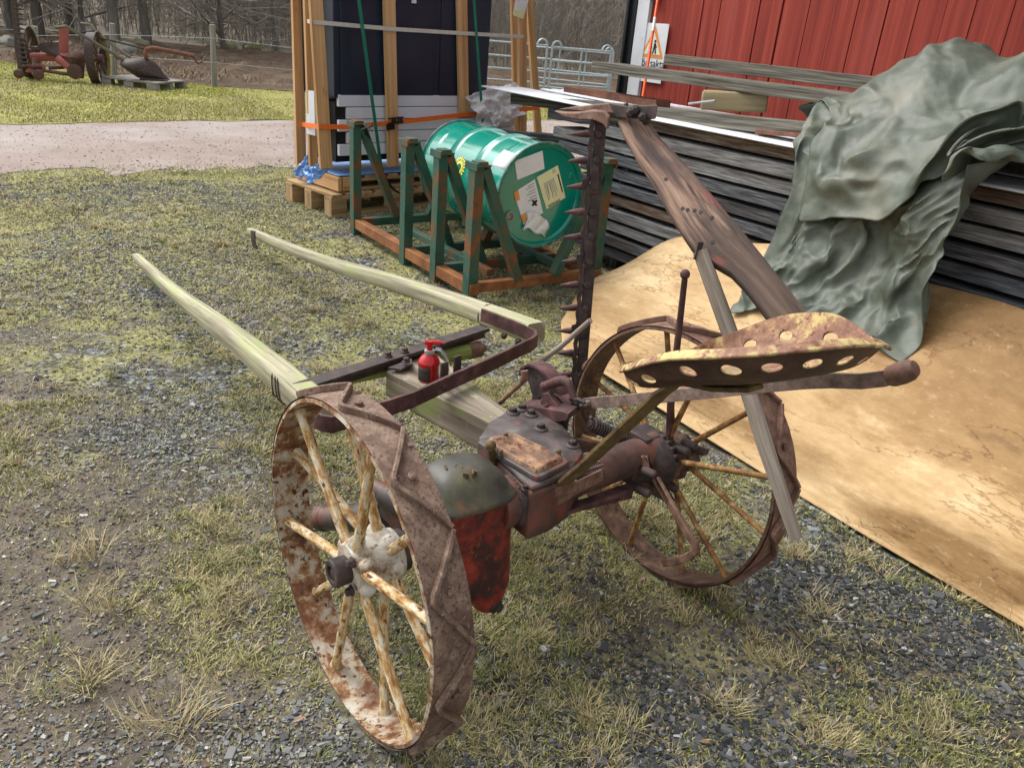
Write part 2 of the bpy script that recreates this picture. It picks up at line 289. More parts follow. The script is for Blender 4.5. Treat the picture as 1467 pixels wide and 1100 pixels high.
SHEET = mat('stained_sheet', [(.3, '8f744e'), (.42, 'aa8c62'), (.52, 'b99c72'), (.62, 'c8b088'), (.74, 'd4c09c')], scale=2.2, detail=14, rgh=.74, bump=.18, bdist=.003, rough=(.58, .78), spec=.25, coord='UV', st=(.8, 1.5, 1),
            ov=[dict(s=1.0, st=(.7, 1.6, 1), lo=.54, hi=.66, c='8e6e46', f1=.75, det=10, r=.62), dict(s=2.6, st=(.5, 1.8, 1), lo=.58, hi=.72, c='6c5c48', f1=.75, det=11, r=.68), dict(s=7, lo=.5, hi=.7, c='97784f', f1=.5, det=13, r=.78), dict(s=5, st=(.4, 1.6, 1), lo=.56, hi=.7, c='cdb58c', f1=.35, det=12, r=.72),
                dict(kind='line', s=1.3, st=(.6, 1.7, 1), lo=.0, hi=.006, f0=.7, f1=0, c='6a4a28', det=11, r=.6), dict(kind='line', s=2.1, st=(.5, 1.9, 1), at=.585, lo=.0, hi=.007, f0=.65, f1=0, c='70502c', det=11, r=.62), dict(kind='blob', mode='MULTIPLY', s=2.2, at=(-1.15, 3.02), rad=(1.0, .36), ragged=1.3, lo=1.52, hi=1.40, c='c6b69e', f1=.6), dict(kind='blob', mode='MULTIPLY', s=2.2, at=(-1.15, 3.02), rad=(1.0, .36), ragged=1.3, lo=1.40, hi=1.0, c='cfc0ac', f1=.5), dict(kind='blob', mode='MULTIPLY', s=2.4, at=(-1.9, 2.42), rad=(.75, .12), ragged=2.0, lo=2.0, hi=1.5, c='a3937c', f1=.8), dict(kind='blob', mode='MULTIPLY', s=2.2, at=(-.9, 2.38), rad=(.5, .13), ragged=2.2, lo=2.1, hi=1.5, c='a3937c', f1=.8), dict(s=18, lo=.5, hi=.66, c='9b7a50', f1=.45, det=12, r=.8), dict(s=24, lo=.56, hi=.68, c='d6c09a', f1=.4, det=12, r=.8)])
PLASTIC = mat('grey_film', [(.3, 'cdd0d2'), (.6, 'dde0e2'), (.8, 'e8eaeb')], scale=8, bump=.3, rough=(.2, .4))
BLUEFILM = mat('blue_film', [(.3, '4a72ac'), (.6, '6d95cc'), (.8, '9cbbe4')], scale=8, bump=.3, rough=(.25, .45))
TARP = mat('green_tarp', [(.3, '3e443b'), (.46, '4c5348'), (.58, '575d52'), (.74, '6a6e60')], scale=5, detail=9, bump=.25, bscale=12, bdist=.010, rough=(.46, .62), spec=.42,
           ov=[dict(s=2.6, lo=.55, hi=.72, c='77725f', f1=.6, det=10), dict(s=1.7, lo=.56, hi=.68, c='3f5044', f1=.7), dict(s=90, lo=.66, hi=.72, c='8f9188', f1=.5)])
WHITESHEET = mat('white_sheet_metal', [(.3, 'c3c7cc'), (.6, 'd5d9dd'), (.8, 'e2e5e8')], scale=2, bump=.05, rough=(.3, .5), ov=[dict(s=14, lo=.62, hi=.74, c='9c9c96', f1=.6)])
CHANNEL = mat('channel_rust', [(.3, '4c2f25'), (.5, '6d4535'), (.7, '855846')], scale=14, bump=.3)
ORANGEPAINT = mat('orange_pole', [(.3, 'e2521a'), (.7, 'f2642a')], scale=10, bump=0, rough=(.35, .5))
PAPER = mat('paper', [(.3, 'd5d8da'), (.7, 'e6e8e9')], scale=6, bump=.05, rough=(.5, .7))
PAPERY = mat('yellow_paper', [(.3, 'd9d9a2'), (.7, 'e6e6c0')], scale=6, bump=.05, rough=(.5, .7))
INK = mat('ink', [(.3, '17181a'), (.7, '222325')], bump=0)
GREYINK = mat('grey_print', [(.3, '7c8084'), (.7, '9a9da0')], bump=0)
LOGOY = mat('yellow_print', [(.3, 'd8cf3e'), (.7, 'ece35a')], bump=0, rough=(.3, .4))
LOGOG = mat('green_print', [(.3, '0b5a3a'), (.7, '0f6a45')], bump=0, rough=(.3, .4))
SIGNOR = mat('sign_orange', [(.3, 'dd8a3c'), (.7, 'e69a50')], bump=0)
SIGNY = mat('sign_cream', [(.3, 'd9dcc8'), (.7, 'e4e6d6')], bump=0)
OILRED = mat('oilcan_red', [(.3, 'a50f12'), (.7, 'c01a1a')], scale=6, bump=.05, rough=(.18, .3), coat=.3, ov=[dict(s=14, lo=.6, hi=.7, c='7a1012', f1=.7)])
OILDARK = mat('oilcan_dark', [(.3, '2b2320'), (.7, '40342e')], scale=12, bump=.2)
STEEL = mat('bare_steel', [(.3, '8d9194'), (.7, 'b5b9bc')], scale=14, metal=.5, bump=.1, rough=(.3, .45))
BRASS = mat('valve_grey', [(.3, '6d7572'), (.7, '9aa19e')], scale=30, metal=.4, bump=.2, rough=(.35, .5))
CONCW = mat('birch_bark', [(.36, '2a2825'), (.46, '5d5a55'), (.6, '8f8c86'), (.75, 'b9b6b0')], scale=3, st=(1, 1, .25), bump=.4, bdist=.02)
BARK = mat('dark_bark', [(.3, '45413c'), (.5, '635d56'), (.7, '7e776d')], scale=6, st=(1, 1, .3), bump=.5, bdist=.02, ov=[dict(s=3, lo=.6, hi=.75, c='4b5136', f1=.6)])
TWIG = mat('twigs', [(.3, '5e5a55'), (.6, '7a746c'), (.8, '8a857e')], scale=2, bump=0, island=dict(f=.75, stops=[(0, '6c6862'), (.5, '969088'), (.8, 'a39282'), (1, 'c0bcb4')]))
EVERGREEN = mat('evergreen_leaf', [(.3, '222b1c'), (.7, '39442c')], bump=0, island=dict(f=.7, stops=[(0, '5c6652'), (.6, '80886e'), (1, '9aa088')]))
MOSSROCK = mat('mossy_rock', [(.3, '55534e'), (.5, '77746c'), (.7, '8f8b82')], scale=3, bump=.6, bdist=.03, ov=[dict(s=2.2, lo=.5, hi=.62, c='767c40'), dict(s=6, lo=.62, hi=.74, c='4b4636', f1=.7)])
BROWNRUST_FARM = mat('far_mower_rust', [(.3, '40302b'), (.5, '5a4038'), (.7, '74534a')], scale=9, bump=.3)
PINKRED = mat('faded_red_bar', [(.3, '94504a'), (.7, 'ac665e')], scale=8, bump=.2)
YELLOWP = mat('yellow_wheel_paint', [(.34, '5e4a22'), (.5, '8a7430'), (.7, 'a89038')], scale=9, bump=.2)
# ---------------------------------------------------------------- daylight
wd = bpy.data.worlds.new('World'); scene.world = wd; wd.use_nodes = True
nt = wd.node_tree; bg = nt.nodes['Background']
sky = nt.nodes.new('ShaderNodeTexSky'); sky.sky_type = 'NISHITA'; sky.sun_disc = False
SUN_EL, SUN_AZ = math.radians(52), math.radians(150)      # azimuth of the sun in the yard's x, y
sky.sun_elevation = SUN_EL; sky.sun_rotation = PI / 2 - SUN_AZ; sky.dust_density = 4.0; sky.air_density = 1.0
hs = nt.nodes.new('ShaderNodeHueSaturation'); hs.inputs['Saturation'].default_value = .16
nt.links.new(sky.outputs[0], hs.inputs['Color']); nt.links.new(hs.outputs[0], bg.inputs['Color']); bg.inputs['Strength'].default_value = .15
sl = bpy.data.lights.new('sun', 'SUN'); sl.energy = .95; sl.angle = math.radians(40); sl.color = (1, .975, .94)
so = bpy.data.objects.new('sun', sl); COL.objects.link(so)
sd = Vector((math.cos(SUN_EL) * math.cos(SUN_AZ), math.cos(SUN_EL) * math.sin(SUN_AZ), math.sin(SUN_EL)))
so.rotation_euler = sd.to_track_quat('Z', 'Y').to_euler(); so.location = (0, 0, 12)
vs = scene.view_settings; vs.view_transform = 'Standard'; vs.look = 'None'; vs.gamma = 1; vs.exposure = EXPOSURE

# ---------------------------------------------------------------- ground
def ground_mat():
    m = bpy.data.materials.new('yard_ground'); m.use_nodes = True; nt = m.node_tree; N = nt.nodes; L = nt.links; bs = N['Principled BSDF']
    tc = N.new('ShaderNodeTexCoord'); P = tc.outputs['Object']
    def nz(sc, det=6, r=.6, off=0):
        n = N.new('ShaderNodeTexNoise'); n.inputs['Scale'].default_value = sc; n.inputs['Detail'].default_value = det; n.inputs['Roughness'].default_value = r
        if off:
            a = N.new('ShaderNodeVectorMath'); a.operation = 'ADD'; a.inputs[1].default_value = (off, off * .7, 0); L.new(P, a.inputs[0]); L.new(a.outputs[0], n.inputs['Vector'])
        else: L.new(P, n.inputs['Vector'])
        return n.outputs['Fac']
    def ramp(f, st):
        r = N.new('ShaderNodeValToRGB'); e = r.color_ramp.elements
        while len(e) < len(st): e.new(.5)
        for el, (p, c) in zip(e, st): el.position = p; el.color = C(c)
        L.new(f, r.inputs[0]); return r.outputs[0]
    def mr(f, a, b, c=0, d=1):
        q = N.new('ShaderNodeMapRange'); q.interpolation_type = 'SMOOTHSTEP'
        for i, v in enumerate((a, b, c, d)): q.inputs[i + 1].default_value = v
        L.new(f, q.inputs[0]); return q.outputs[0]
    def mix(f, a, b, mode='MIX'):
        q = N.new('ShaderNodeMix'); q.data_type = 'RGBA'; q.blend_type = mode
        if isinstance(f, float): q.inputs['Factor'].default_value = f
        else: L.new(f, q.inputs['Factor'])
        L.new(a, q.inputs[6]); L.new(b, q.inputs[7]); return q.outputs[2]
    def math_(op, a, b):
        q = N.new('ShaderNodeMath'); q.operation = op
        for i, v in enumerate((a, b)):
            if isinstance(v, (int, float)): q.inputs[i].default_value = v
            else: L.new(v, q.inputs[i])
        return q.outputs[0]
    vo = N.new('ShaderNodeTexVoronoi'); vo.inputs['Scale'].default_value = 42; L.new(P, vo.inputs['Vector'])
    sx = N.new('ShaderNodeSeparateColor'); L.new(vo.outputs['Color'], sx.inputs[0])
    stones = ramp(sx.outputs[0], [(0, '2e3133'), (.35, '4a4e50'), (.7, '6b6f70'), (.93, '868989'), (1, 'a9aba8')])
    edge = mr(vo.outputs['Distance'], .5, .75)
    stones = mix(edge, stones, ramp(nz(3), [(0, '2a2723'), (1, '383228')]))
    dirt = ramp(nz(9, 10, .7), [(.3, '4a423a'), (.5, '5f564b'), (.65, '70665a'), (.78, '837868')])
    moss = ramp(nz(30, 8, .7), [(.3, '5a5634'), (.48, '817d4e'), (.6, '9d9964'), (.75, 'b4ae80')])
    sep = N.new('ShaderNodeSeparateXYZ'); L.new(P, sep.inputs[0])
    mud = math_('MULTIPLY', mr(sep.outputs[0], -.3, -.8), mr(sep.outputs[1], 3.2, 1.7))
    g = mr(math_('ADD', nz(1.1, 8, .65), math_('MULTIPLY', mud, -.12)), .43, .56)
    col = mix(g, dirt, stones)
    mm = mr(math_('ADD', math_('ADD', math_('ADD', nz(3.2, 10, .72, 9), math_('MULTIPLY', math_('SUBTRACT', nz(55, 6, .7, 3), .5), .45)), math_('MULTIPLY', mud, -.10)), mr(sep.outputs[1], 2.2, 5.0, 0, .06)), .47, .58)
    col = mix(math_('MULTIPLY', mm, mr(sep.outputs[1], 1.6, 3.4, .5, .9)), col, moss)
    L.new(col, bs.inputs['Base Color']); bs.inputs['Roughness'].default_value = .85; bs.inputs['Specular IOR Level'].default_value = .25
    b = N.new('ShaderNodeBump'); b.inputs['Strength'].default_value = .7; b.inputs['Distance'].default_value = .012
    h = math_('ADD', math_('MULTIPLY', vo.outputs['Distance'], -.8), math_('MULTIPLY', nz(22, 8, .7), 1.2)); L.new(h, b.inputs['Height']); L.new(b.outputs[0], bs.inputs['Normal'])
    return m
def lines(lo, hi, step, far, grow=1.35):
    v = list(np.arange(lo, hi, step)); d = step
    while v[-1] < far: d *= grow; v.append(v[-1] + d)
    d = step
    while v[0] > -far: d *= grow; v.insert(0, v[0] - d)
    return np.array(v)
def relief(x, y):
    k = max(0, min(1, (6.2 - y) / 1.2)) * max(0, min(1, (4.5 - abs(x)) / 1))
    return k * (.012 * fbm(x, y, 1.3, 3, 2) + .009 * fbm(x, y, 6, 3, 5))
gx = lines(-4.5, 4, .05, 160); gy = lines(.3, 7.5, .05, 160)
nx, ny = len(gx), len(gy)
V = np.array([(x, y, relief(x, y) if (-5 < x < 5 and -1 < y < 7) else 0) for y in gy for x in gx])
I = np.arange(nx * ny).reshape(ny, nx)
Q = np.stack([I[:-1, :-1], I[:-1, 1:], I[1:, 1:], I[1:, :-1]], -1).reshape(-1, 4)
kind(raw_mesh('ground', V, [Q], ground_mat(), True), 'structure')

def strip(name, near, far, z, m, step=.25, jag=.12, amp=0, sc=2, seed=1, grain=None):
    """a sheet of ground between two edges with ragged borders"""
    near = [Vector(p) for p in near]; far = [Vector(p) for p in far]
    def along(pts, t):
        L = [0]
        for a, b in zip(pts, pts[1:]): L.append(L[-1] + (b - a).length)
        d = t * L[-1]
        for i in range(len(pts) - 1):
            if d <= L[i + 1] or i == len(pts) - 2: return pts[i].lerp(pts[i + 1], (d - L[i]) / (L[i + 1] - L[i]))
    LN = sum((b - a).length for a, b in zip(near, near[1:])); nu = int(LN / step)
    wid = (near[len(near) // 2] - far[len(far) // 2]).length; nv = max(3, int(wid / step))
    V = []
    for i in range(nu + 1):
        a = along(near, i / nu); b = along(far, i / nu); a = a + (b - a).normalized() * jag * (fbm(a.x, a.y, 1.5, 4, seed) + .5 * fbm(a.x, a.y, 7, 2, seed)); b = b + (b - a).normalized() * jag * fbm(b.x, b.y, 1.1, 4, seed + 1)
        for j in range(nv + 1):
            p = a.lerp(b, j / nv); e = min(j, nv - j) / nv
            V.append((p.x, p.y, z + (min(1, e * 6) * amp * (fbm(p.x, p.y, sc, 4, seed + 3) + .35) if amp else 0)))
    I = np.arange((nu + 1) * (nv + 1)).reshape(nu + 1, nv + 1)
    Q = np.stack([I[:-1, :-1], I[1:, :-1], I[1:, 1:], I[:-1, 1:]], -1).reshape(-1, 4)
    return kind(raw_mesh(name, np.array(V), [Q], m, True), 'structure')
ROADM = mat('road_gravel', [(.3, '76675f'), (.46, '87786f'), (.58, '93857d'), (.72, '9c908a')], scale=1.2, st=(1, 1, 1), detail=10, rgh=.75, bump=.6, bscale=45, bdist=.012, rough=(.8, .95),
            ov=[dict(s=48, lo=.5, hi=.66, c='7d6d66', f1=.4, r=.75), dict(s=60, lo=.6, hi=.72, c='aea39d', f1=.4, r=.75), dict(s=.55, lo=.48, hi=.6, c='9e9894', f1=.6), dict(s=.8, lo=.55, hi=.66, c='8f7f78', f1=.7)])
LAWNM = mat('lawn_earth', [(.3, '6c6838'), (.45, '868244'), (.58, '96924c'), (.72, 'a89e74')], scale=2.2, detail=12, rgh=.75, bump=.6, bscale=60, bdist=.02, rough=(.85, .95), ov=[dict(s=1.1, lo=.55, hi=.7, c='8a8458', f1=.7)])
FIELDM = mat('field_earth', [(.3, '32261d'), (.46, '483628'), (.58, '5a4533'), (.72, '6e5843')], scale=5, detail=12, rgh=.75, bump=1, bscale=14, bdist=.05, rough=(.85, .95), ov=[dict(s=1.3, lo=.52, hi=.66, c='6c5c44', f1=.7)])
def dirp(x, y, az, L): return (x + L * math.cos(math.radians(az)), y + L * math.sin(math.radians(az)), 0)
strip('gravel_road', [dirp(-2.35, 7.93, 36, -18), (-4.37, 6.48, 0), (-2.35, 7.93, 0), dirp(-2.35, 7.93, 36, 16)], [dirp(-3.38, 11.64, 45, -18), (-5.99, 9.05, 0), (-3.38, 11.64, 0), dirp(-3.38, 11.64, 38, 16)], .004, ROADM, .14, .35)
LAWN_N = [dirp(-3.38, 11.6, 45, -18.5), (-5.99, 9.0, 0), (-3.38, 11.6, 0), dirp(-3.38, 11.6, 38, 17)]
LAWN_F = [(-26, 20, 0), (-10.8, 16.7, 0), (-5.9, 15.4, 0), (10, 19.5, 0)]
strip('lawn', LAWN_N, LAWN_F, .010, LAWNM, .2, .15)
strip('ploughed_field', LAWN_F, [(-40, 32, 0), (-22, 30, 0), (-11, 29.5, 0), (16, 33, 0)], .02, FIELDM, .22, .1, amp=.16, sc=1.6, seed=6)
# the wooded slope beyond the field
FLOORM = mat('forest_floor', [(.3, '6d6457'), (.5, '8a7f6f'), (.7, '9c917e')], scale=1.5, detail=10, bump=.6, bscale=8, bdist=.05, ov=[dict(s=.6, lo=.54, hi=.64, c='4f5527', f1=.8)])
V = []; xs = np.linspace(-90, 70, 90); ys = np.linspace(0, 1, 34)
for t in ys:
    for x in xs:
        y0 = 29.2 + .22 * abs(x + 11) * (1 if x < -11 else .35); y = y0 + t * 60
        V.append((x, y, .03 + 9 * (t ** 1.15) + .5 * fbm(x, y, .15, 4, 8) * min(1, t * 8)))
I = np.arange(34 * 90).reshape(34, 90)
kind(raw_mesh('hillside', np.array(V), [np.stack([I[:-1, :-1], I[:-1, 1:], I[1:, 1:], I[1:, :-1]], -1).reshape(-1, 4)], FLOORM, True), 'structure')
def slope_z(x, y):
    y0 = 29.2 + .22 * abs(x + 11) * (1 if x < -11 else .35); t = max(0, (y - y0) / 60); return .03 + 9 * t ** 1.15

# ---------------------------------------------------------------- stones and grass of the yard
BOX8 = np.array([(x, y, z) for z in (-1, 1) for y in (-1, 1) for x in (-1, 1)]) * .62
BXF = np.array([(0, 2, 3), (0, 3, 1), (4, 5, 7), (4, 7, 6), (0, 1, 5), (0, 5, 4), (1, 3, 7), (1, 7, 5), (3, 2, 6), (3, 6, 7), (2, 0, 4), (2, 4, 6)])
ICO = np.array([(0, 0, 1)] + [(.894 * math.cos(2 * PI * i / 5), .894 * math.sin(2 * PI * i / 5), .447) for i in range(5)] + [(.894 * math.cos(2 * PI * (i + .5) / 5), .894 * math.sin(2 * PI * (i + .5) / 5), -.447) for i in range(5)] + [(0, 0, -1)])
ICF = np.array([(0, 1 + i, 1 + (i + 1) % 5) for i in range(5)] + [(1 + i, 6 + i, 1 + (i + 1) % 5) for i in range(5)] + [(6 + i, 6 + (i + 1) % 5, 1 + (i + 1) % 5) for i in range(5)] + [(11, 6 + (i + 1) % 5, 6 + i) for i in range(5)])
def stones(name, pos, size, m):
    n = len(pos); P = BOX8[None] + RNG.uniform(-.30, .30, (n, 8, 3))
    P = P * np.stack([RNG.uniform(.8, 1.6, n), RNG.uniform(.6, 1.1, n), RNG.uniform(.28, .75, n)], 1)[:, None] * size[:, None, None]
    a = RNG.uniform(0, 2 * PI, n); tl = RNG.normal(0, .38, n)
    x, y, z = P[..., 0], P[..., 1], P[..., 2]
    y, z = y * np.cos(tl)[:, None] - z * np.sin(tl)[:, None], y * np.sin(tl)[:, None] + z * np.cos(tl)[:, None]
    x, y = x * np.cos(a)[:, None] - y * np.sin(a)[:, None], x * np.sin(a)[:, None] + y * np.cos(a)[:, None]
    V = np.stack([x, y, z], -1) + pos[:, None]
    F = BXF[None] + (np.arange(n) * 8)[:, None, None]
    return raw_mesh(name, V.reshape(-1, 3), [F.reshape(-1, 3)], m)
def view_pts(n, d0, d1, power=1.0, keep=None):
    """points on the yard in the fan the camera looks over"""
    out = []
    while len(out) < n:
        d = d0 + (d1 - d0) * random.random() ** power; a = math.radians(random.uniform(38, 135))
        x, y = d * math.cos(a), d * math.sin(a)
        if under_wheel(x, y) or under_sheet(x, y) or (keep is not None and random.random() >= keep(x, y)): continue
        out.append((x, y))
    return out
SV, NV_ = (math.cos(math.radians(-54.5073)), math.sin(math.radians(-54.5073))), (-math.sin(math.radians(-54.5073)), math.cos(math.radians(-54.5073)))
def sheet_end(n_): return float(np.interp(n_, [2.2, 2.235, 2.46, 2.81, 3.16, 3.4], [-2.66, -2.74, -3.06, -3.34, -3.56, -3.68]))
def under_sheet(x, y):
    s_, n_ = x * SV[0] + y * SV[1], x * NV_[0] + y * NV_[1]
    return n_ > 2.22 and s_ > sheet_end(n_) - .01
def under_wheel(x, y):
    q = MOW.l(Vector((x, y, 0))); return abs(q.y) < .13 and (-.015 < q.x < .1 or .955 < q.x < 1.075)
def mudness(x, y): return max(0, min(1, (-.18 - .12 * y - x) / .4)) * max(0, min(1, (3.2 - y) / 1.5))
def gravelly(x, y):
    g = fbm(x, y, .9, 4, 11) * 1.1 + .5 - .55 * mudness(x, y)
    return max(.10, min(1, g))
def on_road(x, y):                                    # beyond the yard's edge
    return (y - 7.93) - math.tan(math.radians(36)) * (x + 2.35) > -.15
def grassy(x, y):
    g = .46 + fbm(x, y, 1.6, 5, 21) * 1.0 + .25 * fbm(x, y, 7, 3, 4) - .16 * mudness(x, y)
    return 0 if on_road(x, y) else max(.03, min(1, (g - .26) * 1.75)) ** 1.3
def mossy(x, y):
    return 0 if on_road(x, y) else max(.12, min(1, .62 + fbm(x, y, 1.1, 5, 21) * .8 + .3 * fbm(x, y, 5, 3, 4)))
STONEM = mat('gravel_stone', [(.3, '45484a'), (.7, '6b6e6f')], scale=40, bump=0, rough=(.65, .9), spec=.25, island=dict(f=.85, stops=[(0, '1e1f20'), (.35, '323334'), (.7, '4d4e4e'), (.9, '686867'), (.955, '80706a'), (.985, '8f9191'), (1, 'c4c4be')]))
pts = view_pts(47000, .85, 3.0, .8, gravelly); pts2 = view_pts(60000, 3.0, 7.5, .8, lambda x, y: 0 if on_road(x, y) else gravelly(x, y))
A = np.array([(x, y, relief(x, y) + .002) for x, y in pts + pts2])
S = np.concatenate([RNG.lognormal(math.log(.0053), .45, len(pts)), RNG.lognormal(math.log(.0072), .4, len(pts2))]).clip(.002, .02)
PALESTONEM = mat('pale_gravel_stone', [(.3, '6d7072'), (.7, '8b8e8e')], scale=40, bump=0, rough=(.7, .9), spec=.2, island=dict(f=.9, stops=[(0, '3c3d3e'), (.3, '585958'), (.65, '767674'), (.9, '90908c'), (.96, '8a7c74'), (1, 'c6c4be')]))
dk = np.array([random.random() < max(0, min(1, (p[0] + .25) / .5)) * max(0, min(1, (2.7 - p[1]) / .7)) for p in A])  # darker stones towards the near right, paler ones elsewhere
gp_ = view_pts(34000, .85, 3.2, .85); GRITM = mat('grit', [(.3, '5a554e'), (.7, '7c766c')], bump=0, rough=(.75, .95), spec=.2, island=dict(f=.9, stops=[(0, '35322f'), (.35, '57524b'), (.7, '787268'), (.92, '968f84'), (1, 'bcb6aa')]))
kind(stones('grit', np.array([(x, y, relief(x, y) + .001) for x, y in gp_]), RNG.lognormal(math.log(.0024), .4, len(gp_)).clip(.0012, .006), GRITM), 'stuff')
kind(stones('dark_gravel', A[dk], S[dk] * .86, STONEM), 'stuff'); kind(stones('gravel', A[~dk], S[~dk] * .68, PALESTONEM), 'stuff')

def blades(pos, length, width, lean, az, z=None, curl=.5):
    """curved grass blades; returns vertices and faces"""
    n = len(pos); base = np.array(pos); c, s = np.cos(az), np.sin(az); q = np.stack([-s, c, np.zeros(n)], 1); d = np.stack([c, s, np.zeros(n)], 1)
    up = np.array([0, 0, 1.0])
    def pt(t):
        l = (lean * (t ** 1.0) + curl * t * t)[:, None] if np.ndim(lean) else lean
        h = np.sqrt(np.clip(1 - (lean * .85) ** 2, .03, 1)) * (t - .30 * curl * t * t)
        return base + d * (length * (lean * t + curl * .6 * t * t))[:, None] + up * (length * h)[:, None]
    p0, p1, p2 = pt(0.0 * lean + 0), pt(0.0 * lean + .55), pt(0.0 * lean + 1)
    w = q * (width / 2)[:, None]
    V = np.stack([p0 - w, p0 + w, p1 + w * .8, p1 - w * .8, p2], 1)
    i = (np.arange(n) * 5)[:, None]
    return V.reshape(-1, 3), np.concatenate([i, i + 1, i + 2, i + 3], 1), np.concatenate([i + 3, i + 2, i + 4], 1)
def tufts(name, centres, nb, L, m, spread=.035, wd=(.0008, .0017), leanr=(.3, .95)):
    P = []; ln = []; wv = []; le = []; az = []
    for (x, y), k, l in zip(centres, nb, L):
        z = relief(x, y) if y < 7 and abs(x) < 5 else .01
        common = random.uniform(0, 2 * PI)
        for _ in range(k):
            a = random.uniform(0, 2 * PI); r = spread * math.sqrt(random.random()) * l / .05
            P.append((x + r * math.cos(a), y + r * math.sin(a), z)); ln.append(l * random.uniform(.45, 1.25)); wv.append(random.uniform(*wd) * (1 + .25 * math.hypot(x, y)))
            le.append(random.uniform(*leanr)); az.append(a + random.gauss(0, .9) if random.random() < .7 else common + random.gauss(0, .5))
    V, Qd, T = blades(P, np.array(ln), np.array(wv), np.array(le), np.array(az), curl=np.array([random.uniform(.1, .7) for _ in ln]))
    return kind(raw_mesh(name, V, [Qd, T], m), 'stuff')
STRAW = mat('straw_grass', [(.3, '9a8f5c'), (.7, 'b5a872')], scale=3, bump=0, rough=(.6, .8), island=dict(f=.9, stops=[(0, '5f583c'), (.2, '857c54'), (.45, 'a69a70'), (.7, 'c0b48c'), (.9, 'b09a72'), (1, '8a7252')]))
GREENG = mat('green_grass', [(.3, '6b7434'), (.7, '88904a')], scale=3, bump=0, rough=(.55, .75), island=dict(f=.9, stops=[(0, '4c5230'), (.4, '687040'), (.7, '848850'), (1, 'a29e6c')]))
MOSSG = mat('moss_grass', [(.3, '7a7838'), (.7, '9a964c')], scale=3, bump=0, rough=(.6, .8), island=dict(f=.9, stops=[(0, '666434'), (.3, '8b8a4a'), (.6, 'a9a660'), (.85, 'c2bb82'), (1, '7c8440')]))
c1 = view_pts(1300, .9, 3.2, .9, grassy); c2 = view_pts(1900, 3.2, 8, .8, grassy)
tufts('straw_grass', c1 + c2, [random.randint(12, 34) for _ in c1] + [random.randint(10, 22) for _ in c2], [random.uniform(.014, .04) for _ in c1] + [random.uniform(.02, .05) for _ in c2], STRAW, leanr=(.45, 1.05))
c1 = view_pts(800, .9, 3.2, .9, grassy); c2 = view_pts(300, 3.2, 8, .8, grassy)
tufts('green_grass', c1 + c2, [random.randint(14, 40) for _ in c1 + c2], [random.uniform(.012, .038) for _ in c1 + c2], GREENG)
# short fuzz of moss and grass between the stones
def fuzz(name, pts, l, m):
    n = len(pts); P = [(x, y, relief(x, y) if y < 7 and abs(x) < 5 else .008) for x, y in pts]
    V, Qd, T = blades(P, RNG.uniform(.35, 1.2, n) * l, RNG.uniform(.6, 1.4, n) * np.array([.0016 + .0007 * math.hypot(x, y) for x, y in pts]), RNG.uniform(.2, 1.0, n), RNG.uniform(0, 2 * PI, n), curl=RNG.uniform(.1, .6, n))
    return kind(raw_mesh(name, V, [Qd, T], m), 'stuff')
fuzz('moss_grass', view_pts(72000, .85, 3.2, .85, grassy) + view_pts(30000, .85, 3.2, .85, mossy) + view_pts(120000, 3.2, 8.8, .8, mossy), .013, MOSSG)
# straw tufts the photograph shows as clumps
CLUMPS = [(320, 350, .055), (450, 445, .05), (520, 470, .055), (470, 530, .05), (510, 560, .05), (715, 560, .06), (640, 515, .05), (700, 520, .05), (135, 800, .07), (150, 870, .07), (120, 975, .07), (220, 1035, .10), (1165, 880, .06), (1240, 800, .06), (1225, 770, .05), (1080, 930, .05), (960, 880, .05), (1380, 860, .05), (1440, 900, .06), (1000, 770, .05), (915, 740, .06), (900, 700, .055), (800, 400, .08), (770, 430, .08), (720, 420, .07), (840, 410, .06), (560, 350, .05), (1040, 1000, .06), (880, 1070, .06), (700, 1040, .05), (820, 1000, .05), (1330, 1060, .06), (1180, 1060, .05), (1140, 800, .06), (1110, 950, .05), (340, 870, .05), (300, 760, .05), (330, 640, .05)]
cc = []; ll = []; nb = []
for x, y, l in CLUMPS:
    p = W.at(x, y, z=0)
    for k in range(3): cc.append((p.x + random.gauss(0, .03), p.y + random.gauss(0, .03))); ll.append(l * random.uniform(.7, 1)); nb.append(46)
tufts('straw_clumps', cc, nb, ll, STRAW, spread=.03)
# leaves blown onto the yard
LEAFM = mat('dead_leaf', [(.3, '7a5444'), (.7, 'a67c62')], bump=0, island=dict(f=.8, stops=[(0, '56443a'), (.5, '82695c'), (1, 'a8917f')]))
lp = view_pts(110, .9, 4.5, .8); n = len(lp); P = []; Fq = []
for i, (x, y) in enumerate(lp):
    a = random.uniform(0, 6.3); s_ = random.uniform(.005, .013); z = relief(x, y) + .008; b = random.uniform(-.4, .4)
    for u, v in ((-1.3, 0), (0, -.6), (1.3, 0), (0, .6)): P.append((x + s_ * (u * math.cos(a) - v * math.sin(a)), y + s_ * (u * math.sin(a) + v * math.cos(a)), z + s_ * (abs(v) * .5 + u * b)))
    Fq.append((4 * i, 4 * i + 1, 4 * i + 2, 4 * i + 3))
kind(raw_mesh('dead_leaves', np.array(P), [np.array(Fq)], LEAFM), 'stuff')
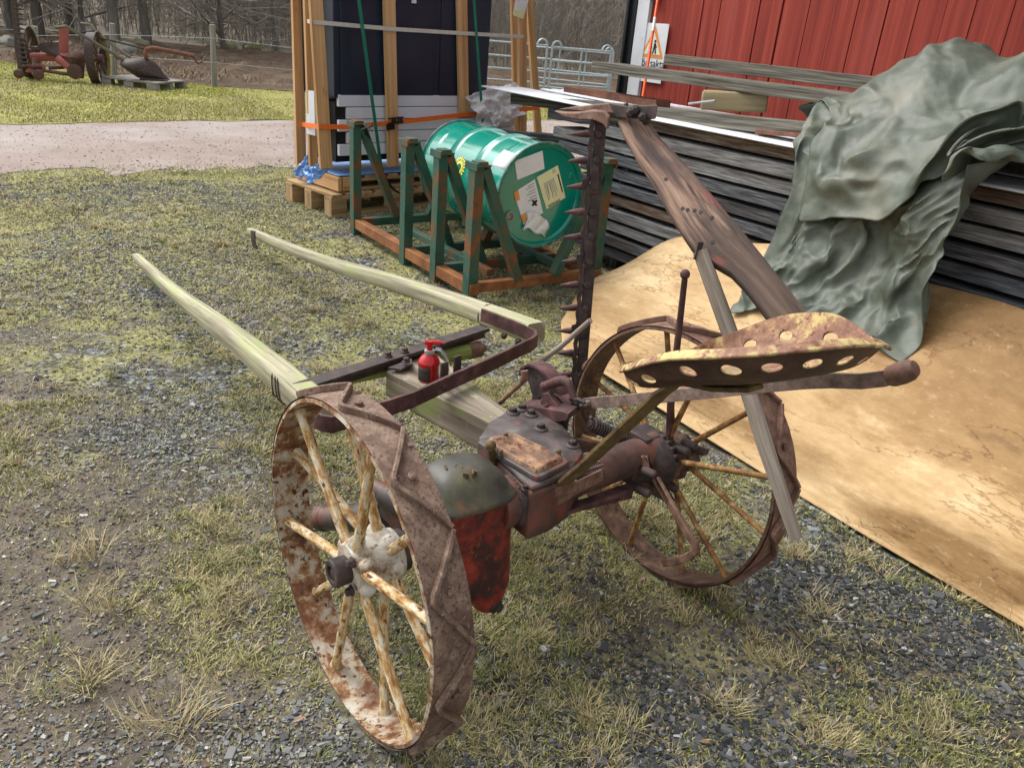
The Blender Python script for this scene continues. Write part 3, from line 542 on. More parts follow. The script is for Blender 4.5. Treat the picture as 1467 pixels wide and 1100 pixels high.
# longer grass of the lawn and along the fence
def between(n, A_, B_):
    out = []
    for _ in range(n):
        t = random.random(); v = random.random(); i = min(int(t * 3), 2); u = t * 3 - i
        a = Vector(A_[i]).lerp(Vector(A_[i + 1]), u); b = Vector(B_[i]).lerp(Vector(B_[i + 1]), u); p = a.lerp(b, v); out.append((p.x, p.y))
    return out
LAWNG = mat('lawn_grass', [(.3, '767a2e'), (.7, '9aa03c')], bump=0, rough=(.6, .8), island=dict(f=.9, stops=[(0, '747a26'), (.4, '929834'), (.7, 'aaa84a'), (1, 'b4aa74')]))
lw = [p for p in between(140000, LAWN_N, LAWN_F) if -12 < p[0] < 4 and random.random() < .35 + .65 * max(0, min(1, .5 + 1.5 * fbm(p[0], p[1], .9, 4, 31)))][:60000]
n = len(lw); V, Qd, T = blades([(x, y, .01) for x, y in lw], RNG.uniform(.012, .04, n), RNG.uniform(.006, .012, n), RNG.uniform(.2, 1, n), RNG.uniform(0, 2 * PI, n), curl=RNG.uniform(.1, .6, n))
kind(raw_mesh('lawn_grass', V, [Qd, T], LAWNG), 'stuff')
n_lawn = len(lw)
dl = [p for p in between(60000, LAWN_N, [Vector(a).lerp(Vector(b), .62) for a, b in zip(LAWN_N, LAWN_F)]) if -12 < p[0] < 4 and fbm(p[0], p[1], .8, 4, 33) > -.12][:26000]
n = len(dl); V, Qd, T = blades([(x, y, .01) for x, y in dl], RNG.uniform(.012, .045, n), RNG.uniform(.006, .012, n), RNG.uniform(.3, 1, n), RNG.uniform(0, 2 * PI, n), curl=RNG.uniform(.1, .6, n))
kind(raw_mesh('dry_lawn_grass', V, [Qd, T], STRAW), 'stuff')
# moss and pebbles that blur the road's edge
ep = []
while len(ep) < 9000:
    x = random.uniform(-7, 4); y = 7.93 + math.tan(math.radians(36)) * (x + 2.35) + random.gauss(-.05, .22)
    if y > 3 and abs(fbm(x, y, 2, 3, 61)) > .06: ep.append((x, y))
n = len(ep); V, Qd, T = blades([(x, y, .004) for x, y in ep], RNG.uniform(.008, .022, n), RNG.uniform(.006, .010, n), RNG.uniform(.3, 1, n), RNG.uniform(0, 2 * PI, n), curl=RNG.uniform(.1, .6, n))
kind(raw_mesh('road_edge_grass', V, [Qd, T], MOSSG), 'stuff')
rs = []
while len(rs) < 9000:
    x = random.uniform(-9, 5); y = 7.93 + math.tan(math.radians(36)) * (x + 2.35) + random.random() ** 1.5 * 4.2 - .3
    if y > 3: rs.append((x, y, .006))
ROADST = mat('road_pebble', [(.3, '7c7070'), (.7, '9c9292')], bump=0, rough=(.7, .9), spec=.2, island=dict(f=.9, stops=[(0, '7c706a'), (.4, '8c807a'), (.75, '9a8e88'), (1, 'aaa09b')]))
kind(stones('road_pebbles', np.array(rs), RNG.lognormal(math.log(.0055), .4, len(rs)).clip(.003, .014), ROADST), 'stuff')
dr = [p for p in between(9000, LAWN_F, [(-32, 27, 0), (-16, 24, 0), (-8, 22, 0), (12, 25, 0)]) if -14 < p[0] < 3 and fbm(p[0], p[1], .7, 3, 3) > -.15]
n = len(dr); V, Qd, T = blades([(x, y, .06) for x, y in dr], RNG.uniform(.05, .22, n), RNG.uniform(.008, .02, n), RNG.uniform(.4, 1, n), RNG.uniform(0, 2 * PI, n), curl=RNG.uniform(.1, .6, n))
kind(raw_mesh('field_straw', V, [Qd, T], mat('field_straw', [(.3, '6c5a3c'), (.7, '8a7650')], bump=0, island=dict(f=.9, stops=[(0, '4e4130'), (.5, '76654a'), (1, '9c8a64')]))), 'stuff')
# ---------------------------------------------------------------- the horse mower
mower = thing('horse_mower', 'old rusty red horse-drawn mower with two spoked iron wheels, raised cutter bar and iron seat', 'mower', MOW.o)
at = MOW.at
def superell(c, ru, rv, z, n=28, e=.6):
    out = []
    for i in range(n):
        a = 2 * PI * i / n; ca, sa = math.cos(a), math.sin(a)
        out.append((c[0] + ru * math.copysign(abs(ca) ** e, ca), c[1] + rv * math.copysign(abs(sa) ** e, sa), z))
    return out
R = .37
def wheel(u0, w, phase, mr, ms, mt, cap, zig0, sr=1.0):
    def pt(u, r, a): return (u, r * math.cos(a), R + r * math.sin(a))
    n = 96; rings = []
    for i in range(n + 1):
        a = 2 * PI * i / n; dr = .0015 * math.sin(3 * a + 1) + .001 * math.sin(7 * a)
        rings.append([pt(u0 + uu, rr + dr, a) for uu, rr in ((0, R - .009), (.002, R - .001), (.02, R + .001), (w - .02, R + .001), (w - .002, R - .001), (w, R - .009), (w - .012, R - .0085), (.012, R - .0085))])
    rim = MB(MOW).loft(rings, caps=False).build('wheel', mr, mower, ang=50)
    # the running face wears a brown skin of rust 2 mm proud of the rim
    rg = []
    for i in range(n + 1):
        a = 2 * PI * i / n
        rg.append([pt(u0 + uu, R + .003 + .0015 * math.sin(3 * a + 1), a) for uu in (.0015, w * .5, w - .0015)])
    MB(MOW).loft(rg, caps=False, closed=False).build('tread', mt, rim, ang=50)
    # zig-zag lugs across the tread
    per = 11
    for k in range(per):
        a0 = math.radians(zig0) + 2 * PI * k / per; da = 2 * PI / per
        path = []; wide = []
        seq = [(0, .93), (.12, .74), (.26, .5), (.40, .24), (.45, .15), (.50, .11), (.55, .15), (.60, .24), (.74, .5), (.88, .74), (1, .93)]
        for t, f in seq:
            a = a0 + da * (t * .985 + .0075); path.append(pt(u0 + f * w, R + .010, a)); wide.append((0, math.cos(a), math.sin(a)))
        lug = MB(MOW).flat(path, wide, .016, .009)
        lug.build('lug', mt, rim, bevel=.002, ang=60)
        aa = a0 + da * .5; MB(MOW).bolt(pt(u0 + w * .55, R + .003, aa - da * .02), (0, math.cos(aa), math.sin(aa)), .0085, .007, 8).build('lug_bolt', mt, rim)
        a2 = a0 + da * .97; MB(MOW).bolt(pt(u0 + w * .88, R + .003, a2 + .12), (0, math.cos(a2), math.sin(a2)), .006, .004, 8).build('lug_bolt', mt, rim)
    for k in range(12):
        a = math.radians(phase + 30 * k); near = k % 2
        hu = u0 + (.03 if near else .095) * cap[0] + cap[1]; ru = u0 + (.03 if near else .058)
        p0 = pt(hu, .035, a); p1 = pt(ru, R - .004, a)
        pm = tuple((x + y) / 2 for x, y in zip(p0, p1))
        s = MB(MOW).tube([p0, pm, tuple(x * .08 + y * .92 for x, y in zip(p0, p1)), p1], [k_ * sr for k_ in (.0125, .0112, .0108, .0145)], 10)
        s.build('spoke', ms, rim)
    h = MB(MOW)
    s_ = cap[0]; c_ = cap[1] + u0
    h.lathe((c_, 0, R), (1, 0, 0), [(.012 * s_, .028), (.014 * s_, .052), (.03 * s_, .060), (.055 * s_, .064), (.07 * s_, .061), (.09 * s_, .066), (.105 * s_, .066), (.112 * s_, .055), (.125 * s_, .056), (.128 * s_, .035)], 16)
    for k in range(6):
        a = math.radians(phase + 60 * k + 15); h.ball(pt(c_ + .035 * s_, .054, a), .02, 10); h.ball(pt(c_ + .095 * s_, .056, a + .5), .021, 10)
    h.build('hub', HUB if mr is RIM_IN else RUST_FAR, rim, ang=45, bevel=.002)
    c = MB(MOW)
    c.lathe((c_, 0, R), (-1, 0, 0), [(-.012 * s_, .030), (.0, .031), (.022, .031), (.025, .028), (.025, .018), (.010, .017)], 20)
    c.bolt((c_ - .008, 0, R), (-1, 0, 0), .013, .012)
    for a in (2.25, -.55, -2.1): c.bolt(pt(c_ + .01, .047, a), (-1, 0, 0), .0095, .012)
    c.build('hub_cap', RUST_DARK, rim, bevel=.0015)
    return rim
wheel(0, .088, 15, RIM_IN, SPOKE, RUST_TREAD, (1, 0.005), 106)
wheel(.972, .088, 13, RUST_FAR, SPOKE_FAR, RUST, (.9, -.03), 70, .7)

# drive casing by the near wheel
b = MB(MOW)
b.loft([superell((.342, .035), .102, .076, .432, e=.5), superell((.342, .035), .102, .076, .40, e=.5), superell((.345, .03), .099, .075, .30, e=.55), superell((.350, .022), .096, .073, .24, e=.6), superell((.360, .008), .080, .066, .195, e=.65), superell((.374, -.01), .046, .05, .165, e=.75), superell((.38, -.014), .03, .034, .125, e=.9)])
b.bar((.425, .04, .42), (.425, .04, .30), .05, .03, up=(1, 0, 0))
b.build('drive_case', REDPAINT, mower, bevel=.004, ang=50)
b = MB(MOW)
dome = []
for t, k in ((0, 1.06), (.008, 1.09), (.014, 1.06), (.020, .98), (.032, .92), (.048, .84), (.062, .72), (.072, .55), (.078, .34), (.080, .05)):
    dome.append(superell((.338 - .012 * t / .1, .04 + .02 * t / .1), .105 * k, .084 * k, .434 + t, e=.52 if k > .8 else .6))
b.loft(dome)
lid = b.build('drive_case_lid', LIDM, mower, ang=45)
for p in ((.228, -.03), (.452, -.04), (.458, .10), (.235, .12)):
    b = MB(MOW); b.lathe((p[0], p[1], .36), (0, 0, 1), [(0, .016), (.075, .016), (.08, .012)], 12); b.bolt((p[0], p[1], .44), (0, 0, 1), .010, .012); b.lathe((p[0], p[1], .45), (0, 0, 1), [(0, .006), (.012, .006)], 8); b.build('lid_bolt_boss', RUST_DARK, mower)
b = MB(MOW)                                          # worn cast letters on the lid, no longer readable
for k, (x, y, r_) in enumerate(((640, 672, .3), (650, 670, -.4), (662, 671, .2), (672, 680, 1.2), (678, 679, .1), (684, 676, 1.0))):
    p = at(x, y, z=.511); b.bar((p.x, p.y, .507), (p.x + .014 * math.cos(r_ + 1), p.y + .014 * math.sin(r_ + 1), .509), .005, .012)
b.build('cast_marks', OLIVE, lid, bevel=.001)
b = MB(MOW)
b.bolt(at(712, 868, b=-.05), (.3, -1, -.2), .013, .012); b.lathe(at(708, 866, b=-.045), (.3, -1, -.2), [(0, .02), (.01, .02), (.012, .012)], 14)
b.build('drain_plug', RUST_DARK, mower)
# shafts behind the near wheel
b = MB(MOW)
b.tube([(.125, 0, R), (.27, 0, R + .005)], [.036, .036], 18); b.lathe((.13, 0, R), (1, 0, 0), [(0, .048), (.018, .048), (.02, .036)], 18)
b.build('axle_stub', RUST_DARK, mower)
b = MB(MOW)
p = at(458, 742, a=.16); b.lathe(p, Vector((.30, .06, .37)) - p, [(0, .026), (.004, .036), (.03, .038), (.034, .033), (.10, .036), (.26, .042)], 18)
p2 = at(590, 735, a=.22); b.lathe(p2, (-.2, 1, .05), [(0, .03), (.09, .03), (.095, .024), (.14, .02)], 16)
b.box((.25, .16, .36), .08, .12, .10)
b.build('pinion_housing', GREASE, mower, bevel=.006)

# axle tube
b = MB(MOW)
AX = .395
b.lathe((.40, 0.01, AX), (1, 0, 0), [(0, .062), (.02, .066), (.05, .058), (.12, .052), (.30, .049), (.50, .048), (.52, .056), (.545, .056), (.55, .045)], 28)
b.build('axle_tube', AXLEM, mower)
# raised diamond tread on the tube where a foot rests
for u_a, u_b in ((.435, .495), (.655, .72)):
    b = MB(MOW)
    for i in range(9):
        for j in range(13):
            u = u_a + (u_b - u_a) * (i + .5 * (j % 2)) / 9; a = math.radians(20 + 150 * j / 12); r_ = (.0575 if u < .55 else .0495)
            n_ = Vector((0, math.cos(a), math.sin(a))); c_ = Vector((u, .01, AX)) + n_ * r_; tv = Vector((0, -math.sin(a), math.cos(a)))
            b._add([c_ + Vector((.0036, 0, 0)), c_ + tv * .0045, c_ - Vector((.0036, 0, 0)), c_ - tv * .0045, c_ + n_ * .003], [(0, 1, 4), (1, 2, 4), (2, 3, 4), (3, 0, 4)])
    b.build('foot_grip', GREASE, mower, smooth=False)
b = MB(MOW)
b.bar(at(752, 752, b=-.03), at(925, 690, b=-.03), .03, .012); b.bar(at(742, 745, b=-.0), at(905, 706, b=.0), .012, .03)
b.build('tie_bar', REDRUST, mower, bevel=.002)

# gearbox with its cover plates
TOPZ = .455
poly = [at(x, y, z=TOPZ) for x, y in ((684, 634), (700, 610), (712, 603), (735, 588), (752, 586), (775, 594), (797, 604), (826, 640), (836, 655), (822, 676), (793, 695), (762, 706), (742, 690))]
b = MB(MOW); b.loft([[Vector((p.x, p.y, .32)) for p in poly], [Vector((p.x, p.y, .42)) for p in poly], [Vector((p.x, p.y, TOPZ)) for p in poly]])
b.bar((.50, .10, .40), (.50, .0, .40), .14, .09); b.bar((.62, .14, .38), (.62, -.01, .395), .12, .1)
b.build('gearbox', AXLEM, mower, bevel=.008, ang=50, segs=3)
b = MB(MOW); p2 = [Vector((p.x, p.y, TOPZ + .002)) for p in poly]; c0 = sum(p2, Vector()) / len(p2)
b.loft([[c0 + (p - c0) * .99 for p in p2], [c0 + (p - c0) * .99 + Vector((0, 0, .010)) for p in p2], [c0 + (p - c0) * .95 + Vector((0, 0, .013)) for p in p2]])
b.build('top_casting', GREASE, mower, bevel=.004, ang=50)
cp = [at(x, y, z=.478) for x, y in ((684, 636), (688, 630), (726, 621), (732, 622), (812, 660), (815, 664), (810, 668), (776, 685), (769, 686), (762, 683))]
b = MB(MOW); c0 = sum(cp, Vector()) / len(cp)
b.loft([[p + Vector((0, 0, dz)) if k == 1 else c0 + (p - c0) * k + Vector((0, 0, dz)) for p in cp] for k, dz in ((1, -.008), (1, .003), (.97, .006))])
pl = b.build('inspection_cover', GREASE, mower, bevel=.0015)
b = MB(MOW)
b.loft([[c0 + (p - c0) * k + Vector((0, 0, dz)) for p in cp] for k, dz in ((.84, .0055), (.80, .015), (.76, .017), (.70, .017), (.66, .012), (.05, .012))])
b.build('cover_panel', COVER, pl, ang=50)
b = MB(MOW)
for x, y in ((717, 652), (800, 652), (724, 628)): b.lathe(at(x, y, z=.485), (0, 0, 1), [(0, .006), (.014, .006), (.016, .003)], 10)
b.ball(at(703, 638, z=.50), .014); b.tube([at(703, 641, z=.498), at(709, 664, z=.44)], [.009, .012], 12); b.tube([at(709, 664, z=.44), at(716, 686, z=.37)], [.015, .016], 12)
b.build('filler_cap', OLIVE, mower)
for x, y in ((775, 614), (820, 638), (735, 591), (748, 586), (761, 594)):
    b = MB(MOW); p = at(x, y, z=TOPZ + .016); b.lathe(p, (0, 0, 1), [(-.006, .021), (.002, .019), (.006, .012)], 14); b.bolt(p + Vector((0, 0, .004)), (0, 0, 1), .0095, .01); b.build('gearbox_bolt', RUST_DARK, mower)

# lifting bracket, quadrant and links ahead of the gearbox
A1 = .73
def outl(px, a): return [at(x, y, a=a) for x, y in px]
b = MB(MOW)
b.prism(outl(((728, 590), (745, 582), (758, 581), (800, 588), (815, 592), (812, 603), (790, 606), (760, 600), (735, 597)), A1 - .02), (.05, .02, 0))
b.prism(outl(((762, 590), (773, 582), (777, 564), (785, 563), (792, 574), (806, 590)), A1), (.022, .008, 0))
b.prism(outl(((786, 567), (797, 566), (812, 582), (814, 594), (800, 594)), A1 + .03), (.05, .015, 0))
b.tube(outl(((772, 598), (784, 579)), A1 - .01), .006, 8)
b.build('lift_bracket', REDRUST, mower, bevel=.004, ang=50)
b = MB(MOW)
q = outl(((747, 534), (754, 524), (764, 524), (778, 532), (790, 545), (800, 562), (806, 582), (797, 588), (786, 572), (779, 566), (772, 572), (768, 590), (760, 588), (762, 566), (757, 548)), .78)
b.prism(q, (.014, .004, 0)); b.build('quadrant', RUST_DARK, mower, bevel=.003)
b = MB(MOW)
b.flat([p + Vector((.012, 0, .004)) for p in outl(((747, 537), (750, 527), (760, 523), (774, 528), (788, 541), (800, 558), (808, 578), (813, 596)), .78)], (1, .2, 0), .05, .007)
b.build('quadrant_rim', REDRUST, mower)
b = MB(MOW)
b.tube(outl(((784, 552), (797, 547), (808, 545), (814, 549), (818, 558), (822, 570)), .745), [.013, .014, .014, .013, .01, .009], 12); b.ball(at(780, 553, a=.745), .013)
b.build('lift_arm', REDRUST, mower)
b = MB(MOW)
b.tube(outl(((751, 531), (752, 541), (747, 549), (712, 581), (704, 583)), .70), [.011, .011, .0065, .0065, .006], 10)
lp_ = outl(((702, 577), (697, 600), (706, 603), (712, 598), (713, 580), (704, 578)), .68); b.tube(lp_, .0055, 8)
b.build('link_rod', RUST, mower)
b = MB(MOW)
b.ball(at(820, 580, a=.80), .02); b.ball(at(829, 576, a=.80), .014); b.lathe(at(812, 584, a=.80), (0, .2, -1), [(0, .014), (.07, .02), (.13, .018)], 12)
b.tube(outl(((806, 577), (818, 571), (830, 573), (838, 577)), .79), .004, 8)
b.build('lever_joint', RUST_DARK, mower)
# lift lever with its grip
b = MB(MOW); lv = [(822, 581, .82), (845, 577, .82), (900, 573, .82), (1000, 563, .815), (1100, 552, .81), (1150, 547, .81), (1190, 545, .805), (1235, 546, .80), (1268, 542, .80), (1280, 538, .80)]
b.flat([at(x, y, a=a) for x, y, a in lv], (0, 0, 1), .030, .010); b.bolt(at(842, 578, a=.812), (-1, 0, 0), .009, .01)
lever = b.build('lift_lever', BARPAINT, mower, bevel=.002, ang=30)
b = MB(MOW); g0, g1 = at(1272, 541, a=.80), at(1312, 527, a=.80)
b.lathe(g0, g1 - g0, [(0, .012), (.004, .018), (.012, .0205), (.03, .0215), (.045, .020), (.055, .014), (.058, .004)], 18); b.build('grip', RUST, lever)
# ball-ended trip lever
b = MB(MOW); b.tube([at(981, 399, b=-.02), at(973, 470, b=-.02), at(962, 565, b=-.02)], [.0075, .0085, .0095], 10); b.ball(at(981.5, 393, b=-.02), .0125)
b.flat([at(962, 560, b=-.02), at(960, 600, b=-.02), at(959, 646, b=-.02)], (1, .3, 0), .032, .009)
b.build('trip_lever', REDRUST, mower, bevel=.0015)
# spring and its rod
b = MB(MOW); s0, s1 = at(846, 607, b=.10), at(932, 648, b=.04); ax = (s1 - s0); L_ = ax.length; ax = ax.normalized()
x_ = ax.cross(Vector((0, 0, 1))).normalized(); y_ = ax.cross(x_); turns = 25; path = []
for i in range(turns * 12 + 1):
    t = i / 12 * 2 * PI; path.append(s0 + ax * (L_ * i / (turns * 12)) + (x_ * math.cos(t) + y_ * math.sin(t)) * .0165)
b.tube(path, .0036, 6); b.tube([s0 - ax * .005, s0 + ax * L_], .012, 10); b.build('spring', RUST_DARK, mower)
b = MB(MOW); b.lathe(s1 - ax * .01, ax, [(0, .02), (.018, .021), (.02, .014)], 6); b.tube([s1, at(978, 660, b=.03)], .008, 10); b.lathe(at(972, 657, b=.03), ax, [(0, .015), (.02, .015)], 6)
b.tube([at(832, 580, b=.12), at(838, 598, b=.12), at(846, 612, b=.11), at(852, 606, b=.11), at(846, 597, b=.11)], .005, 8); b.tube([at(936, 652, b=.02), at(985, 668, b=.02)], .006, 8); b.build('spring_rod', RUST_DARK, mower)
# castings at the far end of the axle
b = MB(MOW)
b.flat([at(900, 668, b=-.02), at(935, 662, b=-.02), at(962, 672, b=-.02), at(985, 664, b=-.02), at(1000, 650, b=-.02)], (0, 0, 1), .05, .016)
b.lathe((.90, 0, R), (1, 0, 0), [(0, .05), (.02, .075), (.05, .08), (.06, .06), (.09, .055)], 16)
b.prism([at(x, y, b=-.03) for x, y in ((920, 668), (938, 676), (958, 700), (968, 716), (962, 724), (940, 712), (922, 696), (908, 700), (905, 688))], (0, .07, 0))
for x, y in ((920, 672), (912, 699), (951, 692), (990, 640), (978, 632), (968, 640)): b.lathe(at(x, y, b=-.045), (.2, -1, 0), [(0, .013), (.04, .013), (.043, .008)], 8)
b.box((.93, .03, .42), .08, .08, .06); b.bar(at(925, 645, b=0), at(1010, 645, b=.02), .03, .02)
for k in range(10):
    a = math.radians(20 + 16 * k); b.box((.955, .075 * math.cos(a), R + .075 * math.sin(a)), .022, .014, .014)
b.build('ratchet_casting', RUST_DARK, mower, bevel=.004, ang=45)
b = MB(MOW); pth = [(812, 630, .76), (850, 636, .80), (880, 642, .84), (905, 648, .855), (922, 658, .86), (940, 686, .86), (962, 724, .86), (984, 762, .86), (996, 780, .86), (997, 789, .86), (988, 797, .86), (970, 803, .86), (950, 806, .86)]
b.flat([at(x, y, a=a) for x, y, a in pth], [(0, 0, 1)] * 4 + [(0, .5, 1)] + [(0, 1, .6)] * 8, .021, .013); b.build('foot_pedal', RUST, mower, bevel=.003, ang=50)

# seat
def seat():
    c = Vector((.565, -.485)); NT, NR = 420, 96
    def P(th, r):
        ca, sa = math.cos(th), math.sin(th); e = .80 - .22 * max(0, sa) + .14 * max(0, -sa)
        du = .19 * math.copysign(abs(ca) ** e, ca); dv = .195 * math.copysign(abs(sa) ** e, sa)
        if sa > 0: du *= 1 + .05 * sa
        q = min(r, 1.0); u, v = c.x + du * q, c.y + dv * q
        if r > 1: l = Vector((du, dv)).normalized() * (r - 1) * .25; u += l.x * (.6 - .5 * max(0, sa) ** .5); v += l.y * (.6 - .5 * max(0, sa) ** .5)
        z = .948 - .40 * (v - c.y) - .052 * (1 - q ** (8 + 4 * max(0, sa)))
        z -= .020 * max(0, sa) ** 10 * q ** 4 * max(0, 1 - 2 * abs(ca))
        z += q ** 3 * (.030 * max(0, -ca) ** .7 + .040 * math.exp(-((((th - .12 + PI) % (2 * PI)) - PI) / .62) ** 2) + .008 * max(0, -sa) ** 3 - .042 * max(0, ca * -sa * 2) ** 1.5 + .018 * max(0, -ca * sa * 2) ** 2)
        z += .004 * math.cos(2 * th) * (1 - q) - (0 if r <= 1 else (r - 1) * .12)
        return Vector((u, v, z))
    rows = [min(1, (i / (NR - 5))) if i <= NR - 5 else 1 + .025 * (i - NR + 5) for i in range(NR)]
    G_ = [[P(2 * PI * j / NT, max(r, .02)) for j in range(NT)] for r in rows]
    hol = [(2 * PI * (k + .5) / 17, .90) for k in range(17)] + [(math.radians(200), .5), (math.radians(340), .5), (math.radians(270), .62)]
    hc = [(P(t, r), t, r) for t, r in hol if not (math.radians(62) < t < math.radians(118))]
    kill = {}
    for i in range(NR):
        for j in range(NT):
            for h, t, r in hc:
                dd = G_[i][j] - h; rad = Vector((math.cos(t), math.sin(t), 0)); a_ = dd.dot(rad); ort = (dd - rad * a_).length
                tan_ = Vector((-math.sin(t), math.cos(t), 0)); m_ = math.hypot(dd.dot(tan_) / .0165, (dd - tan_ * dd.dot(tan_)).length / .0118)
                if m_ < 1: kill[(i, j)] = (h, m_)
    for (i, j), (h, m_) in kill.items(): G_[i][j] = h + (G_[i][j] - h) / max(m_, .05)
    b = MB(MOW); pts = [p for r in G_ for p in r]; fs = []
    for i in range(NR - 1):
        for j in range(NT):
            j2 = (j + 1) % NT; q = ((i, j), (i, j2), (i + 1, j2), (i + 1, j))
            if all(k in kill for k in q): continue
            fs.append(tuple(a * NT + b_ for a, b_ in q))
    b._add(pts, fs); o = b.build('seat', SEATM, mower, ang=60)
    o.data.materials.append(SEATOUT); md = o.modifiers.new('thick', 'SOLIDIFY'); md.thickness = .0045; md.offset = 0; md.material_offset = 1
    return o
seat()
b = MB(MOW)
sp = [at(772, 728, b=-.045), at(790, 708, b=-.045), Vector((.553, -.062, .45)), at(840, 664, b=-.14), at(900, 608, b=-.23), at(948, 563, b=-.30), at(975, 545, b=-.34)]
sp += [Vector((.575, -.42, .845)), Vector((.575, -.50, .876))]
b.flat(sp, [(1, -.25, .1)] * len(sp), .044, .009); b.build('seat_post', OLIVE, mower, bevel=.0015, ang=50)
b = MB(MOW); b.prism([at(x, y, b=-.05) for x, y in ((777, 728), (782, 712), (800, 700), (860, 672), (862, 688), (830, 704), (800, 722))], (0, -.008, .004)); b.box((.56, -.05, .43), .07, .03, .03); b.build('seat_clamp', RUST, mower, bevel=.002)

# beam and front frame
BT = .455
bl, br = [at(x, y, z=BT) for x, y in ((552, 531), (718, 612))], [at(x, y, z=BT) for x, y in ((621, 503), (738, 597))]
b = MB(MOW); rings = []
for i in range(9):
    t = i / 8; l, r_ = bl[0].lerp(bl[1], t), br[0].lerp(br[1], t); hh = .085 + .02 * t
    j = [Vector((random.gauss(0, .0012), random.gauss(0, .0012), random.gauss(0, .001))) for _ in range(4)]
    rings.append([l + j[0], r_ + j[1], r_ - Vector((0, 0, hh)) + j[2], l - Vector((0, 0, hh)) + j[3]])
b.loft(rings, u0=3); beam = b.build('pole_beam', BEAMWOOD, mower, bevel=.005, ang=40)
FZ = .495
cr = [at(x, y, z=FZ) for x, y in ((441, 583), (444, 592), (451, 600), (462, 606), (475, 608), (505, 600), (590, 573), (650, 545), (700, 523), (745, 501), (760, 494), (768, 488), (766, 482), (756, 477), (735, 468), (690, 451))]
b = MB(MOW); b.flat(cr, (0, 0, 1), .046, .010)
for x, y in ((610, 565), (636, 553), (663, 539), (690, 527), (720, 512)): b.bolt(at(x, y, z=FZ), (-.7, -.7, 0), .006, .009)
b.build('front_bow', REDRUST, mower, bevel=.0015, ang=50)
b = MB(MOW)
for x, y in ((636, 535), (655, 525)):
    p = at(x, y, z=.50); b.flat([p - Vector((0, 0, .06)), p, p + Vector((0, 0, .035))], (1, .1, 0), .026, .008)
p = at(628, 570, z=.46); b.flat([p + Vector((0, 0, .03)), p - Vector((0, 0, .06))], (0, 0, 1), .03, .02)
b.tube([at(592, 575, z=.40), at(600, 590, z=.36), at(615, 598, z=.36), at(660, 600, z=.37), at(690, 610, z=.38)], .011, 10)
b.build('bow_lug', RUST_DARK, mower, bevel=.002)
b = MB(MOW); c0_, c1_ = at(425, 556, z=.475), at(694, 470, z=.475)
b.flat([c0_, c1_], (.75, .62, 0) if False else (c1_ - c0_).cross(Vector((0, 0, 1))), .048, .012); b.flat([c0_ - Vector((0, 0, .02)), c1_ - Vector((0, 0, .02))], (0, 0, 1), .03, .008)
for x, y in ((556, 510), (580, 504), (582, 518)): b.bolt(at(x, y, z=.483), (0, 0, 1), .010, .012)
pp = [at(x, y, z=.472) for x, y in ((556, 526), (575, 529), (591, 521), (590, 513))]; b.prism(pp, (0, 0, -.008))
b.build('cross_bar', RUST_DARK, mower, bevel=.0015)
b = MB(MOW); r0, r1 = at(455, 549, z=.42), at(672, 503, z=.42); b.tube([r0, r0.lerp(r1, .5), r1], [.024, .025, .026], 16); sw = b.build('swingletree', GREENPOLE, mower)
b = MB(MOW); b.lathe(r1 - (r1 - r0).normalized() * .005, r1 - r0, [(0, .029), (.05, .028), (.055, .02), (.07, .014)], 14); b.build('end_ferrule', RUST, sw)
# thills
def thill(butt, tip, zt, w0, h0, w1, h1, bend, name='shaft'):
    b = MB(MOW); d = (tip - butt); rings = []; n = 14
    x = d.cross(Vector((0, 0, 1))).normalized(); y = x.cross(d.normalized())
    for i in range(n + 1):
        t = i / n; c_ = butt.lerp(tip, t) + x * bend * math.sin(PI * t) + y * .01 * math.sin(2.3 * PI * t); hw, hh = (w0 + (w1 - w0) * t) / 2, (h0 + (h1 - h0) * t) / 2; ch = .22 + .1 * t
        pr = [(-1, -1 + ch), (-1 + ch, -1), (1 - ch, -1), (1, -1 + ch), (1, 1 - ch), (1 - ch, 1), (-1 + ch, 1), (-1, 1 - ch)]
        rings.append([c_ + x * hw * p_ + y * hh * q_ for p_, q_ in pr])
    b.loft(rings, u0=random.random() * 9); return b.build(name, GREYWOOD, mower, ang=60)
nb_, nt_ = at(462, 592, z=.455), at(196, 371, z=.09)
s1_ = thill(nb_, nt_, 0, .078, .085, .042, .046, .0)
fb_, ft_ = at(768, 477, z=.49), at(359, 334, z=.12)
s2_ = thill(fb_, ft_, 0, .075, .07, .044, .05, -.012)
b = MB(MOW)
for k in range(3):
    t = .085 + .012 * k; c_ = nb_.lerp(nt_, t); d = (nt_ - nb_).normalized(); x = d.cross(Vector((0, 0, 1))).normalized(); y = x.cross(d)
    b.tube([c_ + x * .041 * math.copysign(abs(math.cos(a)) ** .5, math.cos(a)) + y * .045 * math.copysign(abs(math.sin(a)) ** .5, math.sin(a)) + d * .012 * math.sin(a + k) for a in (2 * PI * i / 20 for i in range(21))], .0022, 6)
b.build('wire_binding', RUST_DARK, s1_)
b = MB(MOW)
d = (ft_ - fb_).normalized(); x = d.cross(Vector((0, 0, 1))).normalized(); y = x.cross(d); c_ = fb_.lerp(ft_, .955)
b.flat([c_ + x * .028 + y * .028, c_ - x * .028 + y * .028, c_ - x * .03 - y * .03, c_ - x * .02 - y * .08], [d] * 4, .07, .006)
b.build('iron_stop', RUST_DARK, s2_)
b = MB(MOW); c_ = fb_.lerp(ft_, .10); b.tube([c_ + x * (.04 * math.cos(a)) + y * (.04 * math.sin(a)) for a in (2 * PI * i / 16 for i in range(17))], .004, 6)
for x_, y_ in ((722, 481), (742, 489)): b.bolt(at(x_, y_, z=.49), (-.6, -.8, 0), .009, .012)
b.build('clip', RUST_DARK, s2_)

